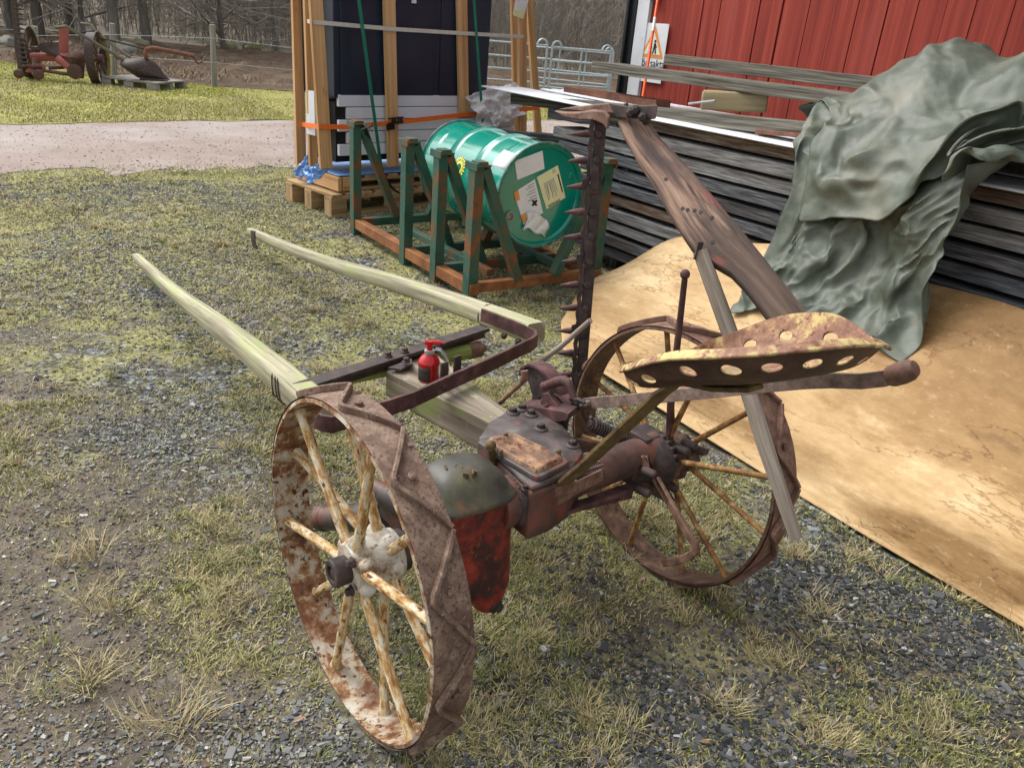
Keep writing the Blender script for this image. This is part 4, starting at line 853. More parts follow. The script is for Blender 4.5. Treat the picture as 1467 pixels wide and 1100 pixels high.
# cutter bar, standing upright beside the far wheel
BASE, TOP = at(829, 585, a=1.10), at(861, 172, a=1.10)
axb = (TOP - BASE).normalized(); fwd = Vector((-.72, .55, 0)); fwd = (fwd - axb * fwd.dot(axb)).normalized(); nrm = axb.cross(fwd)
if nrm.dot(Vector((-1, -1, .3))) < 0: nrm = -nrm
LB = (TOP - BASE).length
b = MB(MOW); b.flat([BASE, BASE.lerp(TOP, .5), TOP], fwd, .034, .012)
cbar = b.build('cutter_bar', RUST_DARK, mower, bevel=.002)
b = MB(MOW); zz = []
for i in range(37):
    t = i / 36; zz.append(BASE.lerp(TOP, t) + fwd * (.023 + .005 * (i % 2)) + nrm * .008)
b.flat(zz, fwd, .014, .006); b.build('knife', RUST_DARK, cbar)
for i in range(12):
    t = .05 + i * .0825; c_ = BASE.lerp(TOP, t)
    if t > .99: break
    g = MB(MOW); r0 = c_ + fwd * .014 - nrm * .002; dirg = (fwd - axb * .06).normalized()
    g.lathe(r0, dirg, [(0, .010), (.02, .011), (.028, .012), (.032, .010)], 8); g.lathe(r0 + dirg * .030 + nrm * .003, dirg, [(0, .0105), (.01, .010), (.034, .005), (.046, .001)], 10)
    g.build('finger', REDRUST, cbar, ang=60)
    k = MB(MOW); k.bolt(c_ + nrm * .006 + fwd * .004, nrm, .011, .010)
    if i % 3 == 0:
        k.flat([c_ + nrm * .008 + fwd * .004 - axb * .02, c_ + nrm * .014 + fwd * .006 + axb * .02, c_ + nrm * .014 + fwd * .01 + axb * .055, c_ + nrm * .008 + fwd * .012 + axb * .085], fwd, .026, .009)
        k.prism([c_ + nrm * .01 + fwd * .02 + axb * .03, c_ + nrm * .02 + fwd * .046 + axb * .022, c_ + nrm * .016 + fwd * .042 - axb * .012, c_ + nrm * .01 + fwd * .03 - axb * .006], nrm * .005)
        k.bolt(c_ + nrm * .012 + fwd * .004 + axb * .078, nrm, .010, .010)
    k.build('knife_clip', RUST_DARK, cbar, bevel=.001)
# outer shoe at the top of the bar
b = MB(MOW)
sh = [at(x, y, a=1.10) for x, y in ((797, 158), (812, 160), (832, 160), (850, 157), (866, 158), (875, 166), (872, 184), (866, 176), (852, 170), (830, 170), (812, 166))]
b.prism(sh, (-.035, -.03, 0)); b.prism([at(x, y, a=1.13) for x, y in ((800, 157), (825, 153), (872, 148), (880, 148), (880, 163), (862, 162))], (.012, .012, 0))
b.build('outer_shoe', RUST, cbar, bevel=.003)
b = MB(MOW); b.prism([at(x, y, a=1.12) for x, y in ((872, 148), (882, 150), (900, 153), (940, 151), (942, 152), (939, 171), (925, 172), (882, 168))], (.016, .014, 0))
for x, y in ((910, 158), (903, 162), (921, 168)): b.bolt(at(x, y, a=1.115), (-1, -1, 0), .011, .016)
b.bar(at(897, 148, a=1.13), at(897, 156, a=1.13), .008, .012)
b.build('shoe_plate', RUST_DARK, cbar, bevel=.002)
b = MB(MOW); b.tube([at(846, 459, a=1.02), at(806, 494, a=1.0), at(767, 524, a=.98)], [.0085, .009, .009], 10); b.build('stay_rod', STICKW, mower)
# swath board and its stick
P0, P1 = Vector((1.135, .50, 1.22)), Vector((1.02, -.28, .875)); ax_ = (P1 - P0).normalized(); vw = Vector((1.2, 1.3, -.35)).normalized()
nn = (vw - ax_ * vw.dot(ax_)).normalized()
px_l = [(905, 170), (890, 166), (884, 174), (893, 195), (912, 228), (935, 262), (955, 300), (975, 332), (994, 360), (1018, 374), (1045, 390), (1066, 412), (1088, 440), (1108, 468)]
px_r = [(905, 170), (918, 168), (932, 176), (947, 198), (965, 216), (990, 243), (1012, 268), (1036, 298), (1064, 330), (1088, 360), (1112, 390), (1130, 412), (1146, 434), (1168, 464)]
Lp = [MOW.atp(x, y, P0, nn) for x, y in px_l]; Rp = [MOW.atp(x, y, P0, nn) for x, y in px_r]
th = nn * .028; th2 = Vector((0, 0, -.006)); b = MB(MOW)
b.loft([[l, l.lerp(r_, .5), r_, r_ + th + th2, l.lerp(r_, .5) + th, l + th + th2] for l, r_ in zip(Lp[1:], Rp[1:])], u0=.4)
board = b.build('swath_board', SWATH, mower, bevel=.005, ang=50)
MB(MOW).lathe(MOW.atp(926, 174, P0, nn) - nn * .035, nn, [(0, .012), (.008, .014), (.01, .011), (.036, .013)], 12).build('board_bolt', RUST_DARK, board)
for x, y in ((954, 257), (978, 299), (985, 301), (995, 302), (1004, 304), (1020, 312), (1021, 347)):
    MB(MOW).lathe(MOW.atp(x, y, P0, nn) - nn * .0012, nn, [(0, .0055), (.004, .005)], 10).build('nail_hole', INK, board)
b = MB(MOW); k0 = MOW.atp(1004, 362, P0, nn) - nn * .002; k1 = at(1141, 772, b=-.47)
b.tube([k0, k0.lerp(k1, .35) + Vector((.006, 0, .004)), k0.lerp(k1, .7), k1], [.0195, .0205, .0195, .015], 14); b.build('grass_stick', STICKW, mower)
b = MB(MOW); b.flat([k0 + Vector((0, 0, .02)) - nn * .012, k0 - nn * .022 - Vector((0, 0, .03))], (1, 0, 0), .02, .004); b.build('stick_clip', RUST_DARK, board)

# the oil can on the beam
p = at(614, 543, z=BT + .001); can = thing('oil_can', 'small red hand oiler with bare metal trigger standing on the mower beam', 'oil can', MOW.w(p))
def pc(dx, dy, dz): return p + Vector((dx, dy, dz))
b = MB(MOW); b.lathe(p, (0, 0, 1), [(0, .0305), (.003, .032), (.05, .032), (.054, .0335), (.058, .0325), (.066, .029), (.076, .022), (.082, .014), (.085, .013)], 28); b.build('can_body', OILRED, can)
b = MB(MOW); b.loft([[p + Vector((.0326 * math.cos(a), .0326 * math.sin(a), z)) for a in [math.radians(165 + 8 * i) for i in range(11)]] for z in (.004, .02, .035, .047)], closed=False, caps=False); b.build('bare_patch', OILDARK, can, solid=.0006)
b = MB(MOW); b.lathe(pc(0, 0, .084), (0, 0, 1), [(0, .0155), (.010, .0155), (.011, .012)], 20); b.build('collar', STEEL, can)
b = MB(MOW); b.tube([pc(0, 0, .094), pc(0, 0, .122)], [.009, .0085], 12); e0, e1 = pc(-.012, .01, .116), pc(.028, -.012, .116); b.tube([e0, e1], [.0085, .0075], 12); b.tube([e1, pc(.04, -.02, .115)], [.004, .003], 8); b.build('pump_head', OILRED, can)
b = MB(MOW); b.tube([e0, pc(-.035, .02, .126), pc(-.055, .035, .134), pc(-.068, .042, .136)], [.004, .0032, .0028, .0022], 8); b.build('spout', STEEL, can)
b = MB(MOW); b.flat([pc(.012, -.012, .10), pc(.024, -.022, .098), pc(.036, -.032, .08), pc(.042, -.036, .06), pc(.044, -.038, .03), pc(.043, -.037, .012)], (.65, .75, 0), .022, .004); b.build('trigger', STEEL, can, bevel=.001, ang=60)
# ---------------------------------------------------------------- steel cradle and oil drum
S = STK
rk = thing('steel_cradle', 'green and rusty steel cradle of slanted braces carrying the green oil drum', 'steel rack', S.w((-4.4, 2.7, 0)))
NF, NB, SL, SR = 2.23, 3.11, -5.23, -3.56
b = MB(S); b.bar((SL, NF, .085), (SR, NF, .085), .06, .065); b.build('front_rail', RACKR, rk, bevel=.003)
b = MB(S); b.bar((SL, NB, .085), (SR, NB, .085), .06, .065); b.build('back_rail', RACKR, rk, bevel=.003)
for s_ in (-5.19, -4.40, -3.99, -3.60):
    m = RACKR if s_ == -3.60 else RACK
    b = MB(S); b.bar((s_, NF + .032, .088), (s_, NB - .032, .088), .05, .055); b.build('cross_rail', m, rk, bevel=.003)
    for side, n0, sg in ((0, NF, 1), (1, NB, -1)):
        if side and s_ in (-3.99,): continue
        b = MB(S); b.bar((s_ - .004, n0 - sg * .006, .0), (s_ - .004, n0 - sg * .006, .755), .070, .060, up=(0, 1, 0)); post = b.build('post', RACK, rk, bevel=.003)
        b = MB(S); b.bar((s_ + .004, n0 + sg * .305, .11), (s_ + .004, n0 + sg * .034, .745), .06, .05, up=(0, 1, 0)); b.build('brace', RACK, rk, bevel=.003)
        b = MB(S); b.bar((s_ - .075, n0 + sg * .005, .762), (s_ + .06, n0 + sg * .005, .762), .085, .012); b.bar((s_ - .07, n0 - sg * .035, .755), (s_ + .055, n0 - sg * .035, .755), .012, .04); b.bar((s_ - .02, n0, .775), (s_ + .055, n0, .775), .06, .018)
        b.build('post_cap', RACK, post, bevel=.002)
DC = Vector((-3.655, 2.70, .565)); DRr, DL = .298, .93
dr = thing('oil_drum', 'glossy green steel oil drum lying in the rusty cradle with paper labels on its end', 'oil drum', S.w((DC.x - .45, DC.y, DC.z - DRr)))
b = MB(S); prof = [(.0, DRr - .02), (.0, DRr - .004), (.006, DRr - .002)]
for t in np.linspace(.012, DL - .012, 60):
    r_ = DRr - .010 + .0035 * (abs(math.sin(t * 90)) if (.04 < t < .13 or DL - .13 < t < DL - .04) else 0)
    for c_ in (.315, .615): r_ += .014 * math.exp(-((t - c_) / .014) ** 2)
    prof.append((t, r_))
prof += [(DL - .006, DRr - .002), (DL, DRr - .004), (DL, DRr - .02)]
prof = [(.022, .02), (.022, DRr - .03), (.012, DRr - .022)] + prof + [(DL - .012, DRr - .022), (DL - .02, DRr - .03), (DL - .02, .02)]
b.lathe(DC, (-1, 0, 0), prof, 72); body = b.build('drum_body', DRUM, dr, ang=30)
for t in (0, DL):
    b = MB(S); pts = [DC + Vector((-t, DRr * .992 * math.cos(a), DRr * .992 * math.sin(a))) for a in (2 * PI * i / 64 for i in range(65))]; b.tube(pts, .0075, 8, caps=False); b.build('rolled_rim', DRUMRIM, dr)
FX = DC.x - .0215                                   # the drum's end face lies in the plane a = FX
def face(y, z): return Vector((FX, DC.y + y, DC.z + z))
def onface(px, py, lift=0): p = S.at(px, py, a=FX + lift); return p
def decal(name, px, m, parent, lift=.002, plane=None):
    b = MB(S); b.prism([onface(x, y, lift) for x, y in px], (.0012, 0, 0)); return b.build(name, m, parent, smooth=False)
lab = decal('label', ((737, 231), (777, 216), (780, 242), (741, 258)), PAPER, dr)
lab2 = decal('label', ((736, 276), (766, 257), (778, 305), (750, 322)), PAPER, dr); lab2['label'] = 'hazard label with orange corners and a black cross'
lab3 = decal('label', ((769, 254), (799, 237), (810, 283), (783, 300)), PAPERY, dr); lab3['label'] = 'pale yellow product label'
decal('corner_print', ((736, 276), (742, 272.4), (745, 286), (739, 289)), SIGNOR, lab2, .0034); decal('corner_print', ((746, 309), (752, 305), (754.5, 315), (749.5, 320)), SIGNOR, lab2, .0034)
for q in (((761.5, 288), (764, 286.6), (770, 294), (767.5, 295.4)), ((768, 286), (770.3, 288), (763.5, 296), (761.2, 294))): decal('hazard_cross', q, INK, lab2, .0036)
for k in range(6):
    y0 = 263 + k * 4.2; decal('print_line', ((756 + k * .6 - (k % 2) * 3, y0 + 4), (765 + k * .9, y0 - 1), (765.3 + k * .9, y0), (756.3 + k * .6 - (k % 2) * 3, y0 + 5)), GREYINK, lab2, .0034)
for k in range(8):
    xx = 779 + k * 1.9; decal('print_line', ((xx, 263 - k * 1.1), (xx + .7, 262.6 - k * 1.1), (xx + 7.4 - (k % 3), 287 - k * 1.0 - (k % 2) * 6), (xx + 6.7 - (k % 3), 287.4 - k * 1.0 - (k % 2) * 6)), GREYINK, lab3, .0034)
decal('title_print', ((798.2, 250), (799.8, 249), (806.6, 275), (805, 276)), INK, lab3, .0034)
for k in range(11):
    xx = 785 + k * 1.55; decal('bar_code', ((xx, 294.6 - k * .9), (xx + (.9 if k % 3 else .5), 294.1 - k * .9), (xx + (.9 if k % 3 else .5) + .5, 297.2 - k * .9), (xx + .5, 297.7 - k * .9)), INK, lab3, .0034)
p = onface(793.5, 245.5, .0036); b = MB(S); b.tube([p + Vector((0, .0085 * math.cos(a), .0085 * math.sin(a))) for a in (2 * PI * i / 16 for i in range(17))], .0014, 6); b.build('round_mark', LOGOG, lab3)
# torn film hanging over the lower label
b = MB(S); P0_ = [[onface(753 + 31 * u + 3 * math.sin(v * 5), 305 + 8 * u + (26 - 3 * math.sin(u * 9)) * v - 4 * math.sin(u * 4), .006 + .012 * abs(math.sin(u * 7 + v * 3)) + .006 * random.random()) for u in np.linspace(0, 1, 14)] for v in np.linspace(0, 1, 10)]
b.grid(P0_); film = b.build('torn_film', PLASTIC, dr, solid=.001)
p = onface(729.5, 310); b = MB(S); b.lathe(p, (1, 0, 0), [(0, .030), (.012, .030), (.012, .022), (.004, .021)], 24)
for k in range(8): b.box((p.x + .007, p.y + .016 * math.cos(k * PI / 4), p.z + .016 * math.sin(k * PI / 4)), .008, .006, .006)
b.build('bung', BRASS, dr)
p = onface(818, 251); b = MB(S); b.lathe(p, (1, 0, 0), [(0, .02), (.006, .02), (.008, .014), (.018, .013)], 20); b.box((p.x + .018, p.y, p.z), .008, .024, .006); b.build('bung', DRUM, dr)
# yellow sunburst emblem and papers on the drum's side
def onside(ang, t, lift=.001): r_ = DRr - .010 + lift; return DC + Vector((-t, -r_ * math.cos(ang), r_ * math.sin(ang)))
EA, ET, ER = math.radians(17), .475, .072
def em(x, y, lift): return onside(EA + y / DRr, ET - x, lift)
b = MB(S)
for ring_, (ra, rb, wd, of) in enumerate(((.30, .66, .20, 0), (.60, 1.0, .21, .5))):
    for k in range(18):
        a = 2 * PI * (k + of) / 18; ca, sa = math.cos(a), math.sin(a); q = []
        for t, s_ in ((ra, 0), ((ra + rb) / 2, wd / 2), (rb, 0), ((ra + rb) / 2, -wd / 2)): q.append(em(ER * (t * ca - s_ * sa), ER * (t * sa + s_ * ca), .0022 + .0006 * ring_))
        b._add(q, [(0, 1, 2, 3)])
b.build('sunburst_emblem', LOGOY, body, solid=.0006, smooth=False)
b = MB(S); b._add([em(ER * .27 * math.cos(a), ER * .27 * math.sin(a), .0034) for a in (2 * PI * i / 20 for i in range(20))], [tuple(range(20))]); b.build('emblem_centre', LOGOG, body, solid=.0006, smooth=False)
b = MB(S)
for k, x in enumerate((-.012, .002)):
    b._add([em(x, -.088, .002), em(x + .008, -.088, .002), em(x + .008, -.080, .002), em(x, -.080, .002)], [(0, 1, 2, 3)])
b.build('emblem_caption', LOGOY, body, solid=.0006, smooth=False)
b = MB(S); b.grid([[onside(math.radians(31 + 22 * v) + .02 * u, .02 + .14 * u, .003) for u in (0, .5, 1)] for v in np.linspace(0, 1, 6)]); b.build('side_label', PAPER, body, solid=.001)
# chock under the drum, half hidden by a post
b = MB(S); b.bar((-4.9, 2.45, .11), (-3.75, 2.45, .11), .05, .04); b.bar((-4.9, 2.95, .11), (-3.75, 2.95, .11), .05, .04); b.build('inner_rail', RACK, rk, bevel=.003)

# ---------------------------------------------------------------- stack of weathered boards
NS = 3.42; PITCH_Z = .0835; NL = 11
ord_ = ['lowest', 'second', 'third', 'fourth', 'fifth', 'sixth', 'seventh', 'eighth', 'ninth', 'tenth', 'topmost']
b = MB(S)
for s_ in (-3.9, -2.6, -1.2): b.bar((s_, NS + .1, .05), (s_, NS + 1.15, .05), .10, .09)
brs = thing('stack_bearers', 'dark squared bearers under the stack of weathered boards', 'timber bearers', S.w((-2.6, 3.9, 0))); b.build('bearer', STACKW, brs)
stk_off = [0.02, -.005, .015, 0, .02, -.004, .012, 0, .015, -.01, .02]
for k in range(NL):
    z = .10 + PITCH_Z * k
    for row in range(3):
        n0 = NS + stk_off[k] + row * .30 + (0 if row == 0 else random.uniform(-.02, .02)); s0 = -4.12 + random.uniform(-.14, .18) - (.12 if k == NL - 1 else 0) - (.35 if k in (7, 8) and row == 0 else 0); w_ = .26
        b = MB(S); b.bar((s0, n0 + w_ / 2, z + .03 + random.uniform(-.005, .004)), (.35, n0 + w_ / 2, z + .03 + random.uniform(-.008, .006)), w_, .062 + random.uniform(-.006, .004), n=6, warp=.008)
        o = b.build('weathered_board', (STACKW, STACKB, STACKL, STACKW)[(k * 7 + row * 3 + k // 3) % 4], None, bevel=.003)
        tag(o, f'dark weathered board, {ord_[k]} layer, ' + ('front row of the stack', 'middle row of the stack', 'back row nearest the red wall')[row], 'board', 'weathered boards stacked in layers')
    if k < NL - 1:
        for s_ in (-3.85, -2.55, -1.15):
            b = MB(S); s2 = s_ + random.uniform(-.04, .04); b.bar((s2, NS + .05, z + .068), (s2, NS + .88, z + .068), .04, .028)
            o = b.build('spacer_strip', STACKW, None); tag(o, f'thin spacer strip on the {ord_[k]} board layer, ' + ('left end', 'middle', 'right end')[(-3.85, -2.55, -1.15).index(s_)] + ' of the stack', 'spacer strip', 'spacer strips between board layers')
ZT = .10 + PITCH_Z * (NL - 1) + .056
# timbers sticking out low behind the drum
for (x0, y0, x1, y1, nn_, w_, lab_) in ((700, 192, 840, 204, 3.9, .16, 'rough grey timber sticking out of the stack behind the drum'), (800, 163, 900, 176, 3.55, .12, 'short dark timber end under the white sheet at the stack corner')):
    p0, p1 = S.at(x0, y0, b=nn_), S.at(x1, y1, b=nn_); b = MB(S); b.bar(p0, p1, .2, .07, n=4, warp=.012); tag(b.build('timber', STACKW, None, bevel=.004), lab_, 'timber')
# white sheet metal on top
def slab(name, s0, s1, n0, n1, z, m, lab_, cat, ribs=0, tilt=0, sag=0, th=.006):
    b = MB(S); ns = 40; nn_ = max(8, ribs * 6) if ribs else 8; G_ = []
    for i in range(ns + 1):
        s_ = s0 + (s1 - s0) * i / ns
        G_.append([Vector((s_, n0 + (n1 - n0) * j / nn_, z + tilt * j / nn_ - sag * (max(0, (-4.2 - s_)) ** 2) + (.006 * (1 if math.sin(2 * PI * ribs * j / nn_) > 0 else 0) if ribs else 0))) for j in range(nn_ + 1)])
    b.grid(G_); o = b.build(name, m, None, solid=th, ang=25); return tag(o, lab_, cat)
slab('roofing_sheet', -5.45, .3, NS - .06, NS + .34, ZT + .012, WHITESHEET, 'long white ribbed roofing sheet along the front edge of the board stack', 'roofing sheet', ribs=5, sag=.0)
slab('roofing_sheet', -5.15, .35, NS + .28, NS + .85, ZT + .030, WHITESHEET, 'second white roofing sheet, nearer the red wall, under the loose planks', 'roofing sheet', ribs=6)
def plank(px0, px1, n0, w_, h_, m, name, lab_, cat, n1=None, warp=.004):
    p0, p1 = S.at(*px0, b=n0), S.at(*px1, b=n0 if n1 is None else n1); b = MB(S); up = (0, 0, 1)
    p0 = p0 + Vector((0, w_ / 2, -h_ / 2)); p1 = p1 + Vector((0, w_ / 2, -h_ / 2)); b.bar(p0, p1, w_, h_, n=6, warp=warp); return tag(b.build(name, m, None, bevel=.003), lab_, cat, None)
plank((732, 134), (1330, 193), NS + .10, .10, .075, LOOSEW, 'loose_plank', 'long grey plank lying along the white sheet metal behind the swath board', 'plank')
plank((848, 88), (1330, 150), NS + .30, .24, .062, LOOSEW, 'loose_plank', 'wide grey plank resting on the sawn post, its end in front of the warning sign', 'plank')
plank((952, 78), (1330, 119), NS + .56, .10, .068, LOOSEW, 'loose_plank', 'narrow weathered plank with peeling paint, uppermost against the red wall', 'plank')
p0 = S.at(1035, 150, b=NS + .28); b = MB(S); q0 = S.at(1006, 140, b=NS + .22); q1 = S.at(1100, 146, b=NS + .46)
b.bar(q0 + Vector((0, 0, -.012)), q1 + Vector((0, 0, -.005)), .12, .105); pst = b.build('sawn_post', SAWNW, None, bevel=.012, segs=3); tag(pst, 'squared sawn post end with a nail, propping the wide plank', 'post')
b = MB(S); q2 = S.at(1024, 145, b=NS + .19); q3 = S.at(986, 149, b=NS + .12); b.tube([q2, q3], [.008, .006], 8); n_ = b.build('nail', STEEL, None); n_['_o'] = n_['_o']
n_.parent = pst; n_.location = Vector(n_['_o']) - Vector(pst['_o'])
b = MB(S); q0, q1 = S.at(808, 131, b=NS + .36), S.at(940, 152, b=NS + .36)
b.bar(q0, q1, .012, .07); b.bar(q0 + Vector((0, .06, -.03)), q1 + Vector((0, .06, -.03)), .12, .010); b.bar(q0 + Vector((0, .12, 0)), q1 + Vector((0, .12, 0)), .012, .07); tag(b.build('steel_channel', CHANNEL, None, bevel=.002), 'short rusty steel channel lying on the white sheet at the stack end', 'steel channel')
for k, (a0, a1, dz) in enumerate(((1088, 1200, 0), (1106, 1210, .028))):
    q0, q1 = S.at(a0, 189 - k * 9, b=NS + .12 + .03 * k), S.at(a1, 198 - k * 7, b=NS + .12 + .03 * k); b = MB(S); b.bar(q0 + Vector((0, 0, dz * 0)), q1, .07, .022)
    tag(b.build('flat_iron', CHANNEL, None, bevel=.002), ('lower rusty flat iron bar beside the tarpaulin on the white sheet', 'upper rusty flat iron bar beside the tarpaulin')[k], 'iron bar')

# ---------------------------------------------------------------- stained laminate sheet on the ground
b = MB(S); NSg, NNg = 110, 34; G_ = []; UVs = []
for i in range(NSg + 1):
    t = i / NSg; row = []
    for j in range(NNg + 1):
        v = j / NNg
        sl_ = sheet_end(2.235 + 1.1 * v)             # rounded left end
        s_ = sl_ + (.9 - sl_) * t; n_ = 2.235 + (1.10 + .04 * math.sin(s_ * 2)) * v
        rise = max(0, min(1, (s_ + 3.75) / .75)); rise = rise * rise * (3 - 2 * rise)
        top = .03 + (.40 + .12 * max(0, min(1, (s_ + 3.1) / .7)) + .02 * math.sin(s_ * 3.1)) * rise
        z = .012 + top * (v ** 2.1) + .035 * math.sin(PI * v) * (.5 + .5 * math.sin(s_ * 2.7 + 1)) + .012 * math.sin(s_ * 6 + v * 3) * v
        z += .03 * (1 - v) ** 6 * (.5 + .5 * math.sin(s_ * 1.9 + .5)) 
        row.append(Vector((s_, n_, z)))
    G_.append(row)
b.grid(G_, [[(p.x, p.y) for p in r] for r in G_]); tag(b.build('laminate_sheet', SHEET, None, solid=.004, ang=80), 'big tan water-stained sheet lying on the ground and curling up against the board stack', 'floor sheet')

# ---------------------------------------------------------------- red barn
NW = 4.85; WL = -5.42
barn = thing('red_barn', 'red board barn with a white corner board behind the stack of boards', 'barn', S.w((-2.5, NW, 0)))
b = MB(S); b.bar((WL + .05, NW + .06, 1.6), (2.6, NW + .06, 1.6), .06, 3.3); b.bar((WL + .05, NW + .06, 1.6), (WL + .05, NW + 5, 1.6), .06, 3.3); b.build('wall_core', DARKGAP, barn)
s_ = WL + .14; k = 0
while s_ < 2.4:
    w_ = random.uniform(.165, .215); gap = .020 if k in (6,) else .005; th = random.choice((.0, .004, .008))
    b = MB(S); b.bar((s_ + w_ / 2, NW + .010 - th, .12), (s_ + w_ / 2 + random.uniform(-.004, .004), NW + .010 - th, 3.2), w_ - gap, .03, up=(0, 1, 0), u0=random.random() * 40); b.build('wall_board', BARNRED, barn, bevel=.002); s_ += w_; k += 1
b = MB(S); b.bar((WL + .065, NW - .02, .1), (WL + .065, NW - .02, 3.2), .14, .035, up=(0, 1, 0)); b.build('corner_board', WHITEPAINT, barn, bevel=.002)
b = MB(S); b.bar((WL - .07, NW + .01, .05), (WL - .07, NW + .01, 3.2), .11, .10, up=(0, 1, 0)); b.bar((WL - .10, NW - .05, .05), (WL - .10, NW - .05, 3.2), .03, .03, up=(0, 1, 0)); b.build('corner_post', BLACKMETAL, barn, bevel=.004)
b = MB(S); b.bar((-3.4, NW + 1.6, 3.6), (2.8, NW + 1.6, 3.6), 5.2, .12); b.bar((-5.8, NW + 1.6, 3.35), (2.8, NW + 1.6, 3.35), 4.2, .1); b.build('roof', BLACKMETAL, barn)
q = S.at(940, 2, b=NW - .03); b = MB(S); b.box((q.x - .02, q.y, q.z + .04), .09, .05, .07); b.build('lamp_box', GALV, barn, bevel=.006)
# warning sign with two walking figures
NG = NW - .026
def sg(x, y, l=0): return S.at(x, y, b=NG - l)
c4 = [sg(924, 33), sg(960, 35), sg(946, 121), sg(911, 115)]
sign = thing('warning_sign', 'white warning sign with an orange triangle and two walking figures on the red wall', 'sign', S.w(c4[3]))
# a level, upright panel of the size seen
s0, s1 = c4[3].x, c4[2].x + .01; s0 = (c4[0].x + c4[3].x) / 2; s1 = (c4[1].x + c4[2].x) / 2; z1 = (c4[0].z + c4[1].z) / 2; z0 = (c4[2].z + c4[3].z) / 2; wS, hS = s1 - s0, z1 - z0
def sp_(u, v, l): return Vector((s0 + wS * u, NG - l, z0 + hS * v))
def sgn(name, uv, m, l, t=.0015):
    b = MB(S); b.prism([sp_(u, v, l) for u, v in uv], (0, -t, 0)); return b.build(name, m, sign, smooth=False)
b = MB(S); b.prism([sp_(*p, 0) for p in ((0, 0), (1, 0), (1, 1), (0, 1))], (0, -.004, 0)); b.build('panel', PAPER, sign, bevel=.001)
sgn('triangle', ((.04, .42), (.96, .42), (.5, .96)), SIGNOR, .0045); sgn('triangle_field', ((.17, .475), (.83, .475), (.5, .85)), SIGNY, .0065)
for dx, sc in ((.41, .9), (.58, 1.0)):
    def pf(u, v): return (dx + u * .14 * sc, .49 + v * .24 * sc)
    sgn('figure', [pf(.5 * math.cos(a) * .55, .88 + .5 * math.sin(a) * .22) for a in (2 * PI * i / 12 for i in range(12))], INK, .0085)
    sgn('figure', [pf(*p) for p in ((-.3, .74), (.3, .74), (.36, .42), (-.3, .42))], INK, .0085); sgn('figure', [pf(*p) for p in ((-.3, .42), (.02, .42), (-.22, .0), (-.55, .0))], INK, .0085); sgn('figure', [pf(*p) for p in ((.0, .42), (.34, .42), (.62, .02), (.3, .0))], INK, .0085)
    sgn('figure', [pf(*p) for p in ((.3, .72), (.62, .45), (.5, .4), (.26, .6))], INK, .0085)
tx = bpy.data.curves.new('sign_text', 'FONT'); tx.body = 'K\u00f6r sakta'; tx.size = .085; tx.extrude = .0006; tx.align_x = 'CENTER'
tt = bpy.data.objects.new('text_source', tx); COL.objects.link(tt); tme = bpy.data.meshes.new_from_object(tt.evaluated_get(bpy.context.evaluated_depsgraph_get())); bpy.data.objects.remove(tt)
tme.materials.clear(); tme.materials.append(INK); to = bpy.data.objects.new('lettering', tme); COL.objects.link(to); to.parent = sign
tw = S.w(sp_(.5, .27, .006)); ex, ez = S.A, Vector((0, 0, 1)); ey = ex.cross(ez)
mt = Matrix(((ex.x, ez.x, ey.x, 0), (ex.y, ez.y, ey.y, 0), (ex.z, ez.z, ey.z, 0), (0, 0, 0, 1)))
to.rotation_euler = mt.to_euler(); to.location = tw - sign.location
# orange snow pole leaning on the wall
p1, p0 = S.at(947, -30, b=NW - .05), S.at(921, 138, b=NW - .45); d = (p1 - p0); p0 = p0 - d * .9; 
pole = thing('snow_pole', 'orange snow marker pole with a white band leaning on the red barn wall', 'snow pole', S.w(Vector((p0.x, p0.y, 0))))
b = MB(S); b.tube([p0, p1 + d * .3], .0115, 12); b.build('pole_tube', ORANGEPAINT, pole)
b = MB(S); c0_ = S.at(941, 36, b=NW - .16); L0 = p0 + (p1 - p0) * ((c0_.z - p0.z) / (p1.z - p0.z)); dd = (p1 - p0).normalized(); b.tube([L0 - dd * .06, L0 + dd * .06], .0122, 12); b.build('reflective_band', PAPER, pole)

# ---------------------------------------------------------------- crated cabinet on pallets
K = PAL
def pallet(s0, n0, z0, L_, D_, H_, m, lab_, deck=5):
    t = thing('pallet', lab_, 'pallet', K.w((s0, n0, z0)), 'wooden pallets under the crated cabinet')
    th = .022; bl_ = H_ - 3 * th
    for j, y in enumerate((0, .5, 1)):
        yy = n0 + .05 + (D_ - .1) * y
        b = MB(K); b.bar((s0, yy, z0 + th / 2), (s0 + L_, yy, z0 + th / 2), .1, th); b.build('bottom_board', m, t, bevel=.002)
        b = MB(K); b.bar((s0, yy, z0 + th + bl_ + th / 2), (s0 + L_, yy, z0 + th + bl_ + th / 2), .1, th); b.build('stringer_board', m, t, bevel=.002)
        for x in (0, .5, 1):
            xx = s0 + .07 + (L_ - .14) * x; b = MB(K); b.bar((xx - .07, yy, z0 + th + bl_ / 2), (xx + .07, yy, z0 + th + bl_ / 2), .1, bl_); b.build('block', m, t, bevel=.003)
    for k in range(deck):
        xx = s0 + .05 + (L_ - .1) * k / (deck - 1)
    for k in range(9):
        xx = s0 + .055 + (L_ - .11) * k / 8; b = MB(K); b.bar((xx, n0, z0 + H_ - th / 2), (xx, n0 + D_, z0 + H_ - th / 2), .09, th); b.build('deck_board', m, t, bevel=.002)
    return t
pallet(0, 0, 0, 1.25, .68, .17, PALWOOD, 'lower pale wooden pallet on the gravel under the crated dark cabinet, near end'); pallet(1.29, .02, 0, 1.1, .68, .165, PALWOOD, 'lower pale wooden pallet on the gravel under the cabinet, far end behind the drum')
pallet(.10, .05, .175, 1.95, .60, .115, PALWOOD, 'upper wooden pallet, directly under the crated dark cabinet')
